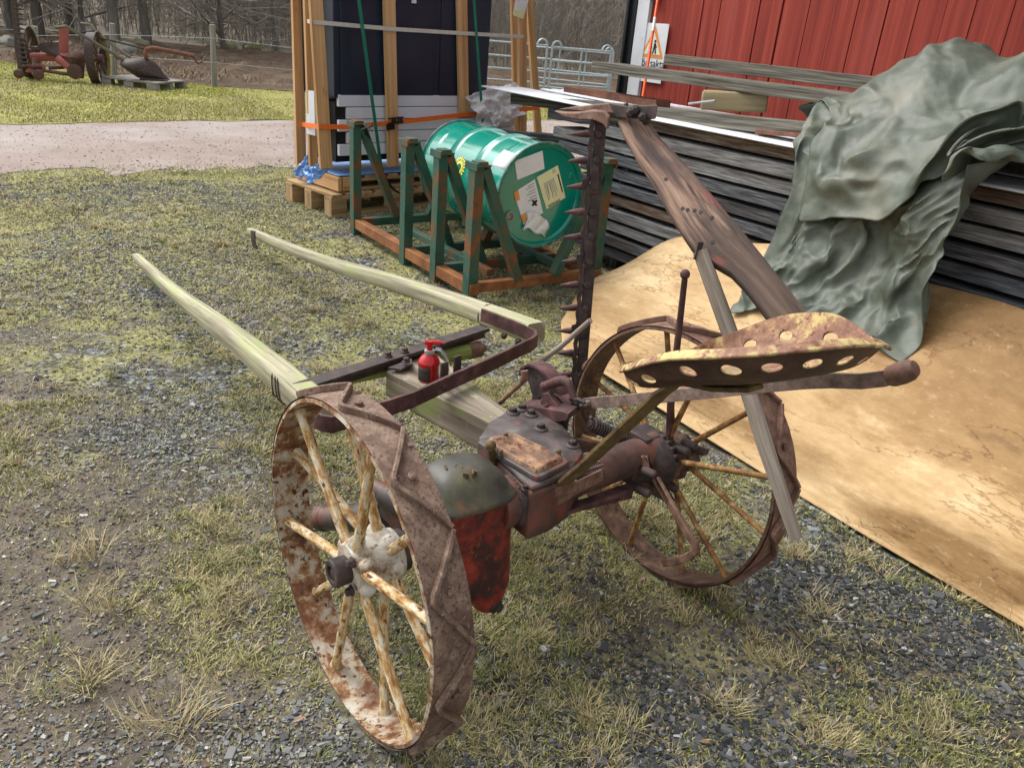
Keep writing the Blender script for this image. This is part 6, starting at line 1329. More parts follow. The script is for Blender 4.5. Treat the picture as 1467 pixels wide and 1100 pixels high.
TA = [[124,-7,-6,-4,6,7,2,-2,-4,-7,-4,9,0,-8,-4,-7,-5,-3,-2,-2,-1,0,-1,-2,-2,-1,0,4,5,-4,-7,-5,-6,-11,-19,-6,5,0,-5,-5,-6,-5,-4,-3,-1,0,-1,-1,-1,0,1,0,1,0,1,0,-1,-1],
[11,-7,-6,-2,-6,-1,-2,2,2,-1,-7,-2,8,5,-4,-5,-5,-4,-1,-1,0,0,-1,-2,-3,-3,-3,-3,1,2,-4,-5,-9,-6,-17,-8,3,-1,-2,-4,-7,-4,-4,-2,0,-1,-1,-1,0,0,0,1,0,1,0,0,0,-1],
[10,-8,-6,-8,-5,-7,-6,-2,3,3,5,-5,4,7,3,0,-4,-5,-1,0,0,0,-1,-2,-3,-4,-4,-4,-4,-3,-2,-5,-3,-7,-15,-7,-3,1,-2,-3,-5,-6,-3,0,-1,0,-1,-1,0,0,0,1,1,0,1,0,0,-1],
[9,-9,-6,-7,-8,-6,-8,-7,-2,8,6,7,-2,8,1,1,3,-5,-1,1,-1,0,-1,-3,-4,-4,-5,-4,-5,0,-6,-1,-16,-1,-13,-8,0,-3,2,-3,-8,-4,-1,0,0,0,-1,-1,-1,0,1,0,1,1,1,0,0,-1],
[3,-5,-9,-4,-9,-6,-6,-7,-1,1,15,7,-1,4,-2,6,-3,2,-1,0,2,0,-3,-3,-4,-5,-4,-4,-4,-1,-4,-10,-26,-1,1,-6,0,-2,0,-2,-8,-3,-1,0,0,0,-1,-1,-1,0,1,1,0,1,1,1,0,-1],
[5,-8,-5,-4,-8,-4,-8,-3,0,6,9,7,0,0,4,-1,0,-1,-2,2,2,-1,-1,-1,-3,-5,-5,-4,-3,-2,-7,-12,-21,-8,5,-3,-2,-1,-6,0,-4,-2,-1,0,0,0,-1,-1,-1,0,1,0,1,1,1,1,0,0],
[6,-7,-3,-4,-8,-8,-6,2,2,11,5,2,-2,2,5,-2,-4,-1,-2,-4,1,7,1,-6,-1,-1,-3,-4,-5,-2,-6,-13,-21,-7,3,-1,-3,-5,-3,-4,1,-1,-1,0,0,0,-1,-1,-1,0,0,1,1,1,1,1,1,0],
[8,-3,-1,-7,-9,-8,-6,7,-2,5,11,0,-2,3,4,-3,-7,0,-3,-2,-1,-1,8,-1,-5,-3,-1,-2,-4,2,-4,-15,-21,-8,3,-1,-6,-5,-5,0,2,-2,0,0,0,0,-1,-1,-1,0,0,1,1,1,1,1,1,0],
[9,-4,-8,-1,-8,-6,0,-1,3,3,4,4,-3,-4,9,-2,-5,-4,-3,-1,2,-5,2,1,3,-1,-1,-2,-3,3,-1,-13,-22,-12,3,-2,-6,-5,-5,0,1,-1,0,0,0,0,0,-2,-1,0,0,1,1,1,1,1,1,0],
[-5,0,-9,-6,-4,1,4,2,5,1,1,1,-2,-4,2,4,-3,-6,-3,0,-1,-1,-1,2,4,-2,1,0,-2,3,1,-9,-23,-13,2,-2,-7,-6,-4,0,-1,0,2,-1,0,0,0,-2,-1,0,0,0,1,1,1,1,1,0],
[4,-4,-3,-5,-3,3,3,6,5,-2,0,-2,-1,-3,1,-5,4,-6,-2,1,-2,-1,-1,5,5,3,1,-6,-6,12,1,-10,-20,-15,3,-3,-7,-7,-3,-1,-2,2,1,-1,0,0,-1,-1,-2,0,0,0,1,1,1,0,1,0],
[8,-2,-1,-5,-3,2,3,5,5,-2,-3,-2,0,-2,-3,-7,-3,4,-3,6,-2,0,1,4,6,3,-4,-5,-5,16,2,-11,-21,-12,0,-4,-6,-5,-4,-1,-1,1,0,-1,0,0,-1,-1,-2,0,0,0,0,1,0,1,1,0],
[8,-3,-4,-4,1,1,1,6,-4,3,3,-2,-1,0,-5,-5,0,0,-2,2,0,3,4,0,4,0,-2,-3,0,13,2,-11,-17,-12,-1,-4,-7,-5,-2,-2,0,0,0,-1,0,0,-1,-1,-1,-1,-1,0,0,1,0,0,0,0],
[6,-2,-6,-3,4,1,-1,1,0,1,5,1,0,1,-6,-2,0,-1,-2,-3,0,3,8,-3,1,-2,-2,1,4,12,4,-10,-19,-10,-3,-5,-4,-4,-2,-1,0,0,-1,0,0,0,-1,-1,-2,-1,-1,0,-1,0,0,0,0,0],
[6,-3,-2,-4,1,3,2,1,3,0,4,0,2,-1,-2,-1,0,0,-3,-4,-2,1,2,3,-1,-2,-1,3,6,2,7,-3,-19,-9,-4,-5,-4,-3,-2,0,-1,0,0,-1,1,0,-1,-1,-2,-1,-2,-1,0,-1,-1,0,-1,-1],
[11,-2,-1,-4,-2,1,2,-1,8,3,2,0,1,1,-1,0,-1,0,-3,-4,-4,0,0,0,1,-3,0,-4,4,12,-4,0,-7,-8,-6,-5,-3,-2,-1,-1,0,0,-1,0,0,1,-1,-1,-2,-2,-2,-1,-2,-1,-1,-1,-2,-1],
[11,0,-2,-4,-1,-2,-2,2,4,5,5,-2,0,2,3,2,0,-3,-5,-3,-3,-4,2,-3,2,-2,-1,-3,2,15,-2,-3,-5,-6,-9,-4,-1,-2,-1,0,0,0,-1,0,1,0,-1,-1,-2,-2,-2,-2,-2,-2,-2,-2,-1,-1],
[8,3,-2,-6,-3,2,1,2,2,-2,0,2,2,4,6,3,-2,-4,-6,-6,-4,-1,-3,1,2,-3,0,0,3,12,0,-6,-1,-3,-9,-5,0,-2,0,-1,0,0,0,0,1,0,-1,-1,-2,-3,-2,-3,-2,-3,-2,-2,-1,-2],
[8,2,1,-2,-4,5,2,0,-3,-1,-3,-2,0,7,8,5,-1,-6,-7,-6,-3,-3,-1,-1,1,1,1,-1,5,7,1,-1,-1,-4,-10,-4,1,-1,0,-1,0,-1,0,1,0,1,-1,-1,-3,-2,-3,-3,-3,-2,-3,-2,-2,-1],
[9,-1,1,3,0,4,3,-1,-6,-4,-3,-1,-1,0,7,6,-1,-2,-7,-4,-4,-2,0,-1,2,4,1,0,1,8,1,1,-6,2,-10,-3,0,-1,-1,0,-1,0,-1,1,1,0,-1,-2,-2,-3,-3,-3,-2,-3,-3,-2,-1,-2],
[9,0,0,5,1,-1,5,-4,-2,-6,-1,-2,-3,2,1,0,1,0,-2,-2,-6,2,0,0,3,4,0,-2,-3,16,-1,-1,-3,3,-10,-4,0,-2,0,0,-1,-1,0,0,1,0,-1,-1,-3,-3,-3,-3,-2,-3,-2,-2,-2,-1],
[14,-2,0,0,3,-2,-1,1,-2,-5,0,-5,1,2,1,1,-2,-2,-1,-4,0,2,-1,3,4,3,-1,-7,0,16,1,-4,-1,0,-5,-6,-1,-1,-1,1,-1,0,-1,0,0,0,0,-2,-2,-3,-3,-3,-3,-2,-2,-2,-1,-1],
[11,-1,-1,-3,-1,2,0,0,-2,-5,0,-2,0,0,1,3,0,-1,-2,-2,-2,0,2,0,5,2,0,-6,-3,20,-1,-4,-3,-5,-4,-1,0,-1,-1,0,-1,0,0,-1,0,0,-1,-1,-3,-2,-3,-3,-2,-2,-2,-1,-1,0],
[10,-3,-4,-5,6,1,-2,-1,-1,-3,1,0,-3,-1,3,3,-2,0,1,-3,-1,1,-2,2,3,-1,-3,-2,1,18,0,-3,-7,-7,-1,-1,0,1,-2,1,-1,1,-1,-1,0,0,-1,-2,-2,-3,-2,-2,-2,-2,-1,-1,0,0],
[10,-6,-6,-3,5,5,-1,-4,1,-1,-2,-1,0,2,1,1,-1,-2,-1,3,-1,0,-3,2,-1,-1,-2,-1,1,20,0,-4,-9,-7,-1,-3,2,1,-1,1,0,1,-1,-1,0,-1,-1,-1,-3,-2,-2,-2,-2,-1,0,0,0,1],
[1,3,-5,-1,3,3,0,-3,4,-3,-3,-3,0,1,6,2,0,-2,-1,-1,-1,-2,-1,-7,4,0,-3,1,-1,24,1,-4,-11,-7,-1,-3,-2,3,-1,2,-1,2,0,-1,-1,0,-1,-2,-2,-2,-2,-1,-1,-1,0,1,1,1],
[11,-2,-1,4,1,1,-2,-1,3,-3,-1,-3,-2,-1,5,1,2,1,1,-2,-4,-7,-9,-2,1,0,5,2,1,26,2,-4,-12,-7,-2,-3,-3,1,1,2,1,1,0,-1,-1,0,-1,-2,-2,-1,-2,-1,-1,0,1,1,1,2],
[10,0,3,2,-5,-2,2,2,-2,0,-4,1,0,-2,0,-1,1,-2,-3,-5,-3,-4,-1,0,2,-1,3,3,3,29,3,-6,-13,-7,-1,-3,-4,0,0,3,1,1,1,-1,-1,0,-1,-2,-1,-2,-1,-1,0,0,1,2,1,2],
[11,0,3,2,-7,-4,1,2,3,-4,-2,2,-3,4,-1,-2,-2,-1,-6,-7,-1,2,1,-2,1,0,3,1,2,31,5,-10,-11,-9,1,-2,-5,-1,0,2,1,0,0,2,-1,0,-1,-2,-1,-1,-1,-1,1,0,1,2,2,2],
[8,-2,3,1,-6,0,3,0,1,-3,-2,0,0,-3,3,-1,1,-3,-4,-2,-1,1,-1,2,0,2,2,-2,-1,28,7,-9,-13,-9,5,-3,-6,-2,-1,2,2,1,-1,1,0,0,-1,-1,-1,-1,-1,0,1,0,2,1,2,2],
[3,6,1,0,-1,0,-1,3,-3,-2,-2,0,-1,-1,1,1,1,-1,-1,0,-2,-1,-1,3,2,2,0,-2,-6,29,-1,0,-15,-7,2,-3,-3,-3,-1,1,2,2,-1,0,0,0,0,-1,-1,-1,0,0,1,1,1,1,2,2],
[11,2,-1,3,2,-3,2,0,-2,-3,-1,0,1,-2,0,2,2,2,-3,-3,-2,1,-1,5,0,6,-2,-4,-9,28,0,0,-10,-8,0,-3,-3,-2,0,0,1,0,2,0,0,0,0,-1,0,0,-1,1,0,1,1,1,2,1],
[7,4,-5,-3,5,4,-4,3,-3,-2,3,1,0,0,-2,0,5,-2,0,-2,-1,1,0,-3,1,4,3,-3,-6,26,-3,-1,-7,-7,0,-2,-3,-1,-1,-1,0,1,2,0,1,0,0,-1,0,0,0,1,0,1,1,1,1,1],
[10,2,-5,0,-1,2,3,-2,-2,0,1,1,5,0,-1,-1,4,0,1,-3,-2,-1,0,-2,0,-1,0,1,-1,27,-8,-1,-3,-6,0,-1,-2,-1,-1,-1,0,1,1,1,0,0,0,0,0,1,0,0,1,0,1,0,1,1],
[12,1,-3,-2,1,0,4,-1,-4,-2,-3,2,5,-1,1,3,0,7,0,-4,-4,-1,2,-4,-1,0,-1,-3,4,23,-5,-1,-3,-3,-2,-1,1,-1,-1,-1,0,1,1,0,0,1,0,1,0,1,0,0,1,0,0,0,0,1],
[13,1,-4,-1,-3,2,2,4,-4,-5,-5,0,0,-2,1,9,1,7,4,-5,-5,1,-2,-4,0,-5,-2,1,1,25,0,-2,-3,-1,-3,2,1,0,-1,-2,-1,2,0,1,0,0,0,1,1,1,0,1,0,0,0,-1,0,0],
[11,1,0,-3,-2,1,0,0,-2,-3,-5,2,1,-2,-1,5,4,2,4,1,-4,-1,-1,-3,-1,-2,-4,-4,-3,35,-4,-2,-2,4,-6,1,4,0,-1,-2,-2,2,0,1,-1,1,0,2,1,1,0,0,0,0,-1,0,-1,0],
[16,2,0,-4,-5,-2,-4,2,-2,-4,0,3,-2,-1,-2,4,4,-1,1,3,1,-2,-2,-2,-1,0,-4,-4,-5,33,1,-4,0,9,-6,-1,4,0,-2,-2,-1,3,0,-1,-1,1,0,2,1,1,1,0,0,-1,0,-1,-1,-1],
[17,0,0,-3,-7,-4,-5,-2,1,-3,3,0,-2,-2,-2,1,2,3,0,0,3,-1,-2,-2,0,0,-4,-5,-5,36,-1,-1,3,9,-5,-3,2,2,-2,-1,0,1,1,-3,0,0,1,2,1,1,1,0,0,0,-1,-1,-1,-1],
[11,5,-1,-4,-7,-5,-5,-5,2,-1,2,-3,-5,-3,1,1,0,4,0,0,3,1,0,-3,-2,-4,-4,-4,2,37,-2,0,4,7,-5,0,1,1,-2,1,-1,2,-1,-2,0,0,1,1,2,1,1,0,0,0,-1,-1,-1,-1],
[6,1,0,-1,-3,-6,-4,-5,-4,0,-1,1,-3,-3,0,1,2,0,4,-4,7,2,-1,-2,-1,-3,-4,-1,-1,38,-2,-3,8,2,-2,1,1,0,-1,1,0,2,-2,-2,0,0,1,2,1,1,1,0,1,-1,0,-1,-1,-1],
[-14,0,0,2,1,4,2,-5,-5,-5,-2,6,-3,-5,2,3,-1,2,4,1,1,6,0,-3,0,-5,-2,0,-1,36,-2,-5,11,-1,2,1,-1,0,0,3,1,1,-2,-1,0,0,1,1,1,1,1,1,0,-1,0,-1,0,-1],
[3,-2,4,-1,-1,2,10,-3,-6,-3,-6,-1,2,0,1,1,3,1,4,3,1,-3,2,6,-4,-5,-2,5,0,31,-1,-5,14,-2,0,2,-3,1,2,4,1,1,-2,-1,0,1,0,1,2,0,1,0,0,0,0,-1,0,0],
[6,3,2,-1,0,1,8,-1,-3,-5,-5,-5,-2,4,1,2,1,4,3,5,-3,2,0,-1,-1,2,-1,4,1,27,0,-2,-3,7,6,-5,3,0,4,5,2,1,-2,0,0,0,1,1,0,1,0,0,0,0,-1,0,0,0],
[10,2,2,1,-2,2,3,4,0,-6,-5,-5,-3,-3,4,3,1,3,3,4,-3,1,4,3,0,-2,3,1,1,27,3,-3,-8,4,8,-1,1,2,3,7,1,2,0,-1,0,0,1,1,0,0,0,0,-1,0,0,0,0,0],
[10,1,0,3,-3,2,5,7,0,-6,-5,-5,-6,-4,2,6,-2,3,2,3,1,1,1,3,4,-1,0,3,1,21,10,0,-10,-4,13,-1,3,1,4,5,2,4,0,0,0,0,1,0,0,0,-1,0,-1,0,-1,0,1,0],
[9,3,1,0,0,3,6,5,0,-3,-4,-9,-6,-3,-3,4,3,0,1,1,2,1,2,5,2,1,-1,3,4,10,4,12,-2,-7,9,1,0,5,3,5,4,3,2,0,1,0,0,0,0,-1,-1,-1,-1,0,-1,0,1,1],
[16,-1,2,2,1,2,4,3,1,-2,-8,-7,-6,-5,-2,-2,6,1,-2,2,0,2,6,2,1,4,-1,1,8,-2,-1,15,10,-4,8,2,-1,4,4,5,4,3,3,1,1,0,0,0,-1,-1,-2,-1,-1,-1,0,0,1,1],
[16,-2,0,3,3,0,-1,0,-2,-6,-7,-6,-6,-3,3,0,2,1,-1,0,0,2,7,2,-1,-2,4,-2,6,-1,-1,11,16,5,5,4,-1,3,6,5,3,5,3,2,1,0,0,-1,-1,-2,-2,-1,-2,-1,0,0,1,2],
[16,-3,0,3,2,-4,-5,-5,-5,-8,-6,-5,-1,3,3,2,-2,2,-1,-4,3,3,-1,2,0,0,0,-1,0,12,-2,12,14,8,7,0,2,4,7,4,2,4,6,3,0,1,-1,-1,-1,-2,-3,-2,-1,-1,-1,1,1,2]]
TB = [[0,9,10,11,9,5,7,10,10,6,7,6,11,7,4,4,5,6,7,7,6,6,4,4,5,5,6,7,6,4,-1,-3,6,4,13,10,8,8,6,12,17,12,12,13,15,15,15,15,16,16,16,15,15,14,12,12,11,10],
[3,11,8,7,2,9,11,6,10,10,5,9,8,11,7,6,6,5,4,5,4,5,2,2,2,3,3,5,6,6,4,0,0,10,16,6,10,8,11,11,15,13,14,13,13,15,15,15,16,16,16,15,15,13,13,12,11,10],
[6,8,6,0,7,8,8,9,9,10,10,6,8,8,11,9,5,4,2,4,4,5,4,4,2,2,1,0,2,3,5,3,3,13,18,9,5,10,9,11,18,15,14,10,13,15,15,15,16,15,16,15,15,14,13,12,11,11],
[3,8,0,6,8,8,6,2,10,10,15,7,5,10,8,7,8,4,6,-1,3,6,6,4,4,3,2,1,1,0,3,4,11,12,8,10,9,8,8,13,19,15,11,10,14,15,15,15,15,15,16,15,15,13,14,12,12,11],
[10,3,4,5,8,8,0,6,3,13,11,12,0,8,9,9,5,8,7,7,1,0,0,3,5,3,3,6,1,6,0,9,11,10,5,9,7,10,8,11,19,15,9,11,14,14,15,15,15,15,16,15,14,14,13,13,12,11],
[4,7,5,7,8,1,4,5,6,6,12,10,5,1,14,3,7,6,5,7,9,4,-1,-2,1,3,4,5,4,6,3,10,2,17,5,8,9,9,8,8,18,14,8,13,14,14,15,15,15,15,15,14,15,13,14,12,12,12],
[2,10,8,11,2,6,4,2,9,2,5,9,5,10,10,3,-2,8,4,4,10,9,7,1,-1,0,2,4,3,7,2,4,6,15,10,9,10,9,8,9,14,12,8,14,14,15,14,15,14,15,15,14,14,14,13,13,12,12],
[2,10,12,3,5,10,12,0,12,1,-2,-2,8,14,11,0,5,-3,9,9,2,7,7,10,5,2,0,1,3,0,0,5,8,14,10,10,9,11,10,7,11,9,12,14,14,14,15,14,15,14,14,14,14,13,14,12,13,12],
[-2,9,7,11,10,11,9,5,10,5,-2,-4,4,7,11,9,3,-1,0,7,10,0,6,7,6,5,2,0,2,-2,6,4,7,15,11,13,10,10,6,8,10,9,15,14,13,14,15,14,14,14,14,14,13,13,13,13,12,13],
[-8,8,8,12,11,11,9,9,12,3,5,0,-2,3,8,10,4,2,4,0,8,2,4,3,6,0,2,4,5,15,6,-1,3,10,18,12,9,7,9,6,8,14,16,11,13,15,14,14,14,14,13,14,13,12,13,12,13,12],
[-6,8,12,12,10,11,12,13,8,4,-2,4,4,-3,9,6,5,5,5,7,-5,3,8,-1,5,2,8,9,7,12,0,5,1,9,17,11,8,7,10,5,10,17,12,11,13,15,14,14,14,14,13,13,12,13,12,12,12,13],
[-3,14,11,12,10,11,12,12,9,6,0,-6,4,0,3,6,6,5,6,11,-7,5,12,2,-1,8,11,8,8,-5,0,9,12,4,14,10,9,10,6,10,11,14,12,11,13,15,14,15,13,13,13,13,12,12,12,12,12,12],
[6,10,13,9,10,8,11,10,5,7,6,-3,-2,9,2,4,1,9,11,5,1,2,8,5,5,8,8,2,3,7,-6,1,18,8,14,10,8,8,8,9,11,14,12,11,13,15,14,15,13,13,13,12,12,12,12,12,11,12],
[2,12,11,11,8,6,10,2,9,4,4,4,3,1,6,4,10,8,8,9,3,4,-1,11,6,9,7,4,-6,2,3,-2,11,12,10,11,11,9,8,9,11,14,11,11,14,15,14,15,13,13,13,12,12,12,11,12,11,12],
[-4,13,16,11,10,5,9,-5,12,9,-4,5,5,8,4,9,1,12,7,10,7,-1,6,4,6,3,7,8,0,-15,4,10,5,17,8,10,10,10,10,9,12,12,12,12,13,15,15,14,14,13,13,12,12,11,12,11,12,11],
[-2,14,15,13,10,3,5,11,2,8,5,3,5,-1,7,3,10,11,9,8,5,-2,4,10,5,8,-2,-1,-1,-8,-1,7,17,20,11,9,10,8,8,9,12,14,11,11,13,16,14,15,14,13,13,12,12,12,11,11,12,11],
[2,10,15,13,11,8,9,8,7,3,4,5,4,1,1,6,6,11,9,9,4,-1,5,7,8,4,3,-6,-8,-4,0,10,25,14,12,9,9,7,9,9,12,13,12,11,13,15,15,14,14,13,13,13,12,12,11,12,11,11],
[9,5,9,12,12,11,10,10,7,10,5,3,4,1,0,1,7,1,11,3,7,0,4,9,7,1,6,1,-8,6,-4,16,16,5,15,10,8,8,9,10,12,14,12,9,13,15,15,14,14,14,13,13,12,12,12,11,11,12],
[8,6,7,9,10,8,12,12,10,7,8,7,5,0,-2,-1,1,5,5,11,-2,4,1,5,7,6,9,1,-1,9,-3,10,6,2,15,11,10,10,11,10,13,15,9,8,14,14,15,15,14,14,14,13,12,12,12,11,12,11],
[7,8,6,6,11,7,7,11,9,11,8,8,8,4,-1,-1,0,4,4,4,5,-4,6,0,4,10,3,5,5,-3,8,8,-4,14,9,13,10,8,13,11,14,14,5,10,15,14,15,15,14,14,14,13,13,12,12,12,11,11],
[5,9,7,3,13,9,3,8,10,5,9,6,7,11,9,1,-1,4,2,2,4,-6,6,1,-6,7,4,5,1,7,7,1,5,15,6,14,10,7,14,12,12,14,4,12,14,15,14,15,15,14,14,14,12,13,12,12,11,11],
[0,7,12,8,4,10,11,4,9,7,-2,5,10,12,9,10,7,3,0,3,-4,-2,-4,8,-6,-5,6,2,9,0,10,0,12,13,7,13,10,6,14,14,10,14,4,13,14,14,15,14,15,15,14,14,13,13,12,11,12,11],
[7,-1,12,11,8,3,9,10,8,8,4,-3,5,9,9,10,8,6,5,0,1,0,-8,-1,6,-1,-2,1,3,11,3,1,19,5,15,6,10,8,15,12,10,12,5,14,14,14,14,15,15,15,14,14,13,13,12,12,11,11],
[6,-4,3,11,14,6,2,11,11,8,5,-4,-1,8,10,9,7,7,7,1,-1,3,-6,-2,3,7,6,3,-2,8,-1,-1,25,-3,21,7,3,10,15,13,8,13,4,15,14,14,15,15,15,14,15,14,13,13,12,12,11,11],
[-1,-1,2,8,15,11,2,9,9,12,8,-3,-3,1,6,7,6,7,6,8,-3,0,2,-2,5,7,9,2,-4,6,-3,0,28,-4,17,6,10,7,15,12,8,9,8,16,13,14,14,15,15,15,15,14,13,12,12,12,11,11],
[9,-7,2,9,13,5,11,3,15,9,8,6,-1,2,2,4,4,5,6,-1,6,2,1,4,4,2,0,6,5,-5,0,-1,25,4,12,5,8,13,10,15,8,5,12,16,13,14,14,15,15,15,15,13,13,13,12,11,11,11],
[0,4,2,6,9,8,6,10,15,10,0,10,5,5,3,3,2,1,3,4,4,4,2,3,1,4,-2,-3,3,4,-4,-3,19,12,8,9,8,9,14,11,11,2,14,16,14,13,15,15,15,14,14,14,13,12,11,11,11,11],
[-4,8,8,5,4,10,12,11,14,9,1,4,9,9,4,5,-1,6,0,2,5,3,-3,5,0,-3,3,0,-5,4,0,-2,8,17,7,12,10,11,10,12,8,8,10,16,14,14,14,15,15,14,14,14,12,12,11,11,10,11],
[-5,13,11,11,6,3,9,14,12,2,6,10,2,11,9,4,3,-3,5,6,3,0,-3,-6,1,-1,0,6,-6,-1,8,5,-5,16,14,13,10,8,13,10,6,12,11,13,14,14,15,15,14,15,13,13,12,12,11,10,11,10],
[2,8,9,8,6,11,10,13,8,2,7,7,7,6,8,5,5,6,3,0,-3,-1,-5,1,-3,-1,5,4,4,-17,10,17,0,7,20,12,8,7,10,14,7,10,12,13,14,14,14,15,14,15,13,13,11,12,11,10,11,10],
[-7,9,10,7,12,10,11,12,6,3,8,7,3,13,6,3,2,3,3,1,-3,-5,-1,1,1,0,2,3,2,-18,5,25,13,5,13,10,11,8,12,11,10,8,13,13,13,14,14,15,15,13,13,13,12,11,11,10,11,10],
[0,11,9,10,11,12,7,9,7,6,7,11,0,8,8,-3,7,1,-3,-3,-1,-1,-4,5,0,4,0,4,-2,-21,7,25,24,6,5,10,14,12,11,9,12,11,10,13,13,14,15,14,15,13,13,12,12,11,11,10,11,10],
[5,7,13,11,10,10,10,7,9,7,1,9,6,1,11,4,-6,-5,-3,-1,0,6,-5,-4,1,3,5,7,-1,-28,8,24,26,11,5,12,15,11,11,12,11,10,11,11,14,13,15,14,14,14,13,12,11,11,11,11,10,11],
[3,6,12,12,11,11,9,10,6,-2,6,5,8,7,6,3,1,-6,-3,1,-6,-1,4,-7,-3,0,6,6,-1,-19,1,23,30,14,9,13,14,9,11,11,9,11,12,11,14,14,14,14,14,13,13,12,11,11,11,11,11,11],
[0,9,10,9,11,8,11,9,2,6,-1,6,6,7,9,1,-3,2,-1,-1,-5,-4,3,-5,3,1,0,-2,1,-15,2,26,27,17,16,13,11,7,10,10,9,11,12,13,13,14,14,14,14,13,12,12,12,11,11,11,11,11],
[-2,10,6,11,6,9,9,12,6,1,8,-2,2,5,7,3,-4,6,4,-4,-3,-2,-5,-3,5,-4,-2,-2,0,-9,17,19,25,22,14,14,10,8,9,10,9,12,12,12,13,14,13,15,13,13,13,11,12,11,11,11,12,12],
[-6,10,10,6,11,8,11,9,10,5,-2,-3,6,2,3,2,2,3,3,3,-4,-5,-1,-9,3,0,-6,-3,2,6,8,22,37,16,5,14,12,8,9,10,10,11,13,12,13,13,14,14,14,13,12,12,11,11,12,11,12,12],
[1,9,8,12,10,11,7,9,3,-3,0,2,3,7,1,3,9,-4,-1,3,2,-7,-4,-6,-2,6,-3,-4,8,14,-1,26,34,17,0,12,12,10,9,12,11,11,12,11,12,13,14,14,13,13,12,12,12,11,11,12,12,12],
[0,11,11,8,11,6,2,9,2,-4,1,3,5,8,9,-4,7,4,-3,-3,3,0,-10,-1,-5,2,2,3,0,25,-3,19,37,17,0,6,11,13,10,15,10,11,11,10,12,13,13,14,14,13,12,12,11,11,12,11,12,13],
[4,8,11,9,10,2,5,10,-2,5,-2,3,8,7,6,-2,-2,9,-5,2,1,-4,-5,2,-3,4,2,4,-5,16,0,23,37,19,3,-2,11,12,11,18,9,9,11,10,12,13,13,14,14,12,13,11,12,11,11,12,12,12],
[-7,9,12,11,12,10,5,5,7,1,0,-2,3,4,11,2,-8,4,2,-8,8,-1,-1,-1,-2,1,0,1,7,12,2,24,34,12,9,-4,8,12,16,17,9,9,10,11,12,12,14,13,14,13,12,11,11,12,11,11,12,12],
[-6,9,12,10,12,11,13,-1,10,9,0,-3,1,6,1,7,-3,-8,4,-8,3,8,4,2,-5,0,7,-5,0,23,-1,18,34,11,11,-2,5,8,20,18,9,8,10,11,12,13,13,14,14,12,12,12,11,11,11,11,12,12],
[-7,10,11,9,11,13,13,11,10,2,9,-1,0,-1,5,-6,6,-8,-7,5,-8,6,7,5,7,-3,1,4,-6,18,10,10,32,16,4,9,4,7,16,18,8,9,10,11,12,13,13,14,13,13,12,11,11,11,11,11,11,12],
[5,2,9,9,12,15,13,18,10,3,5,5,2,-4,-6,-1,-3,-2,3,-4,3,-5,0,4,8,5,-3,10,-4,18,-1,16,31,16,5,4,11,7,14,19,9,9,10,11,12,13,13,14,13,13,12,11,11,11,10,11,11,12],
[-2,7,7,9,13,15,17,14,9,4,0,3,3,1,0,-3,-6,-7,0,3,6,2,-4,-1,8,3,-4,8,6,1,0,21,28,16,4,11,10,10,10,21,10,10,11,10,12,13,13,14,13,13,11,12,11,11,10,11,11,11],
[1,9,11,7,13,16,15,11,3,0,1,5,2,-1,3,2,-5,-6,4,3,-3,5,6,0,-2,9,-4,-1,10,-19,0,26,38,10,11,10,12,8,17,18,10,11,11,9,13,12,14,13,14,12,12,12,11,10,11,11,11,11],
[6,5,11,13,11,13,11,5,1,1,5,3,2,3,-4,1,4,-8,3,1,3,3,3,7,3,-2,5,-2,3,-38,6,28,45,17,7,10,10,14,15,22,10,8,11,11,12,13,13,14,13,13,12,12,11,10,11,11,10,11],
[0,9,8,13,11,10,8,2,1,1,4,5,3,0,-2,-2,7,2,-5,2,2,3,5,2,4,4,0,4,0,-52,9,30,49,26,9,8,11,11,19,19,11,10,8,11,12,13,13,14,13,13,12,12,11,11,11,11,11,10],
[-1,9,10,11,10,9,3,0,-1,0,4,4,2,1,3,2,3,9,3,-8,-1,1,5,3,2,3,2,1,0,-55,10,35,49,27,9,13,12,12,18,20,11,10,11,9,12,13,13,14,13,13,13,12,11,11,11,11,11,11],
[-1,10,9,11,10,2,0,-1,-1,0,3,3,3,4,5,7,9,1,9,0,-7,-7,-2,2,2,1,0,1,0,-46,9,36,49,26,13,11,14,14,20,22,11,6,11,11,13,13,13,13,14,13,13,12,12,11,11,11,11,11]]
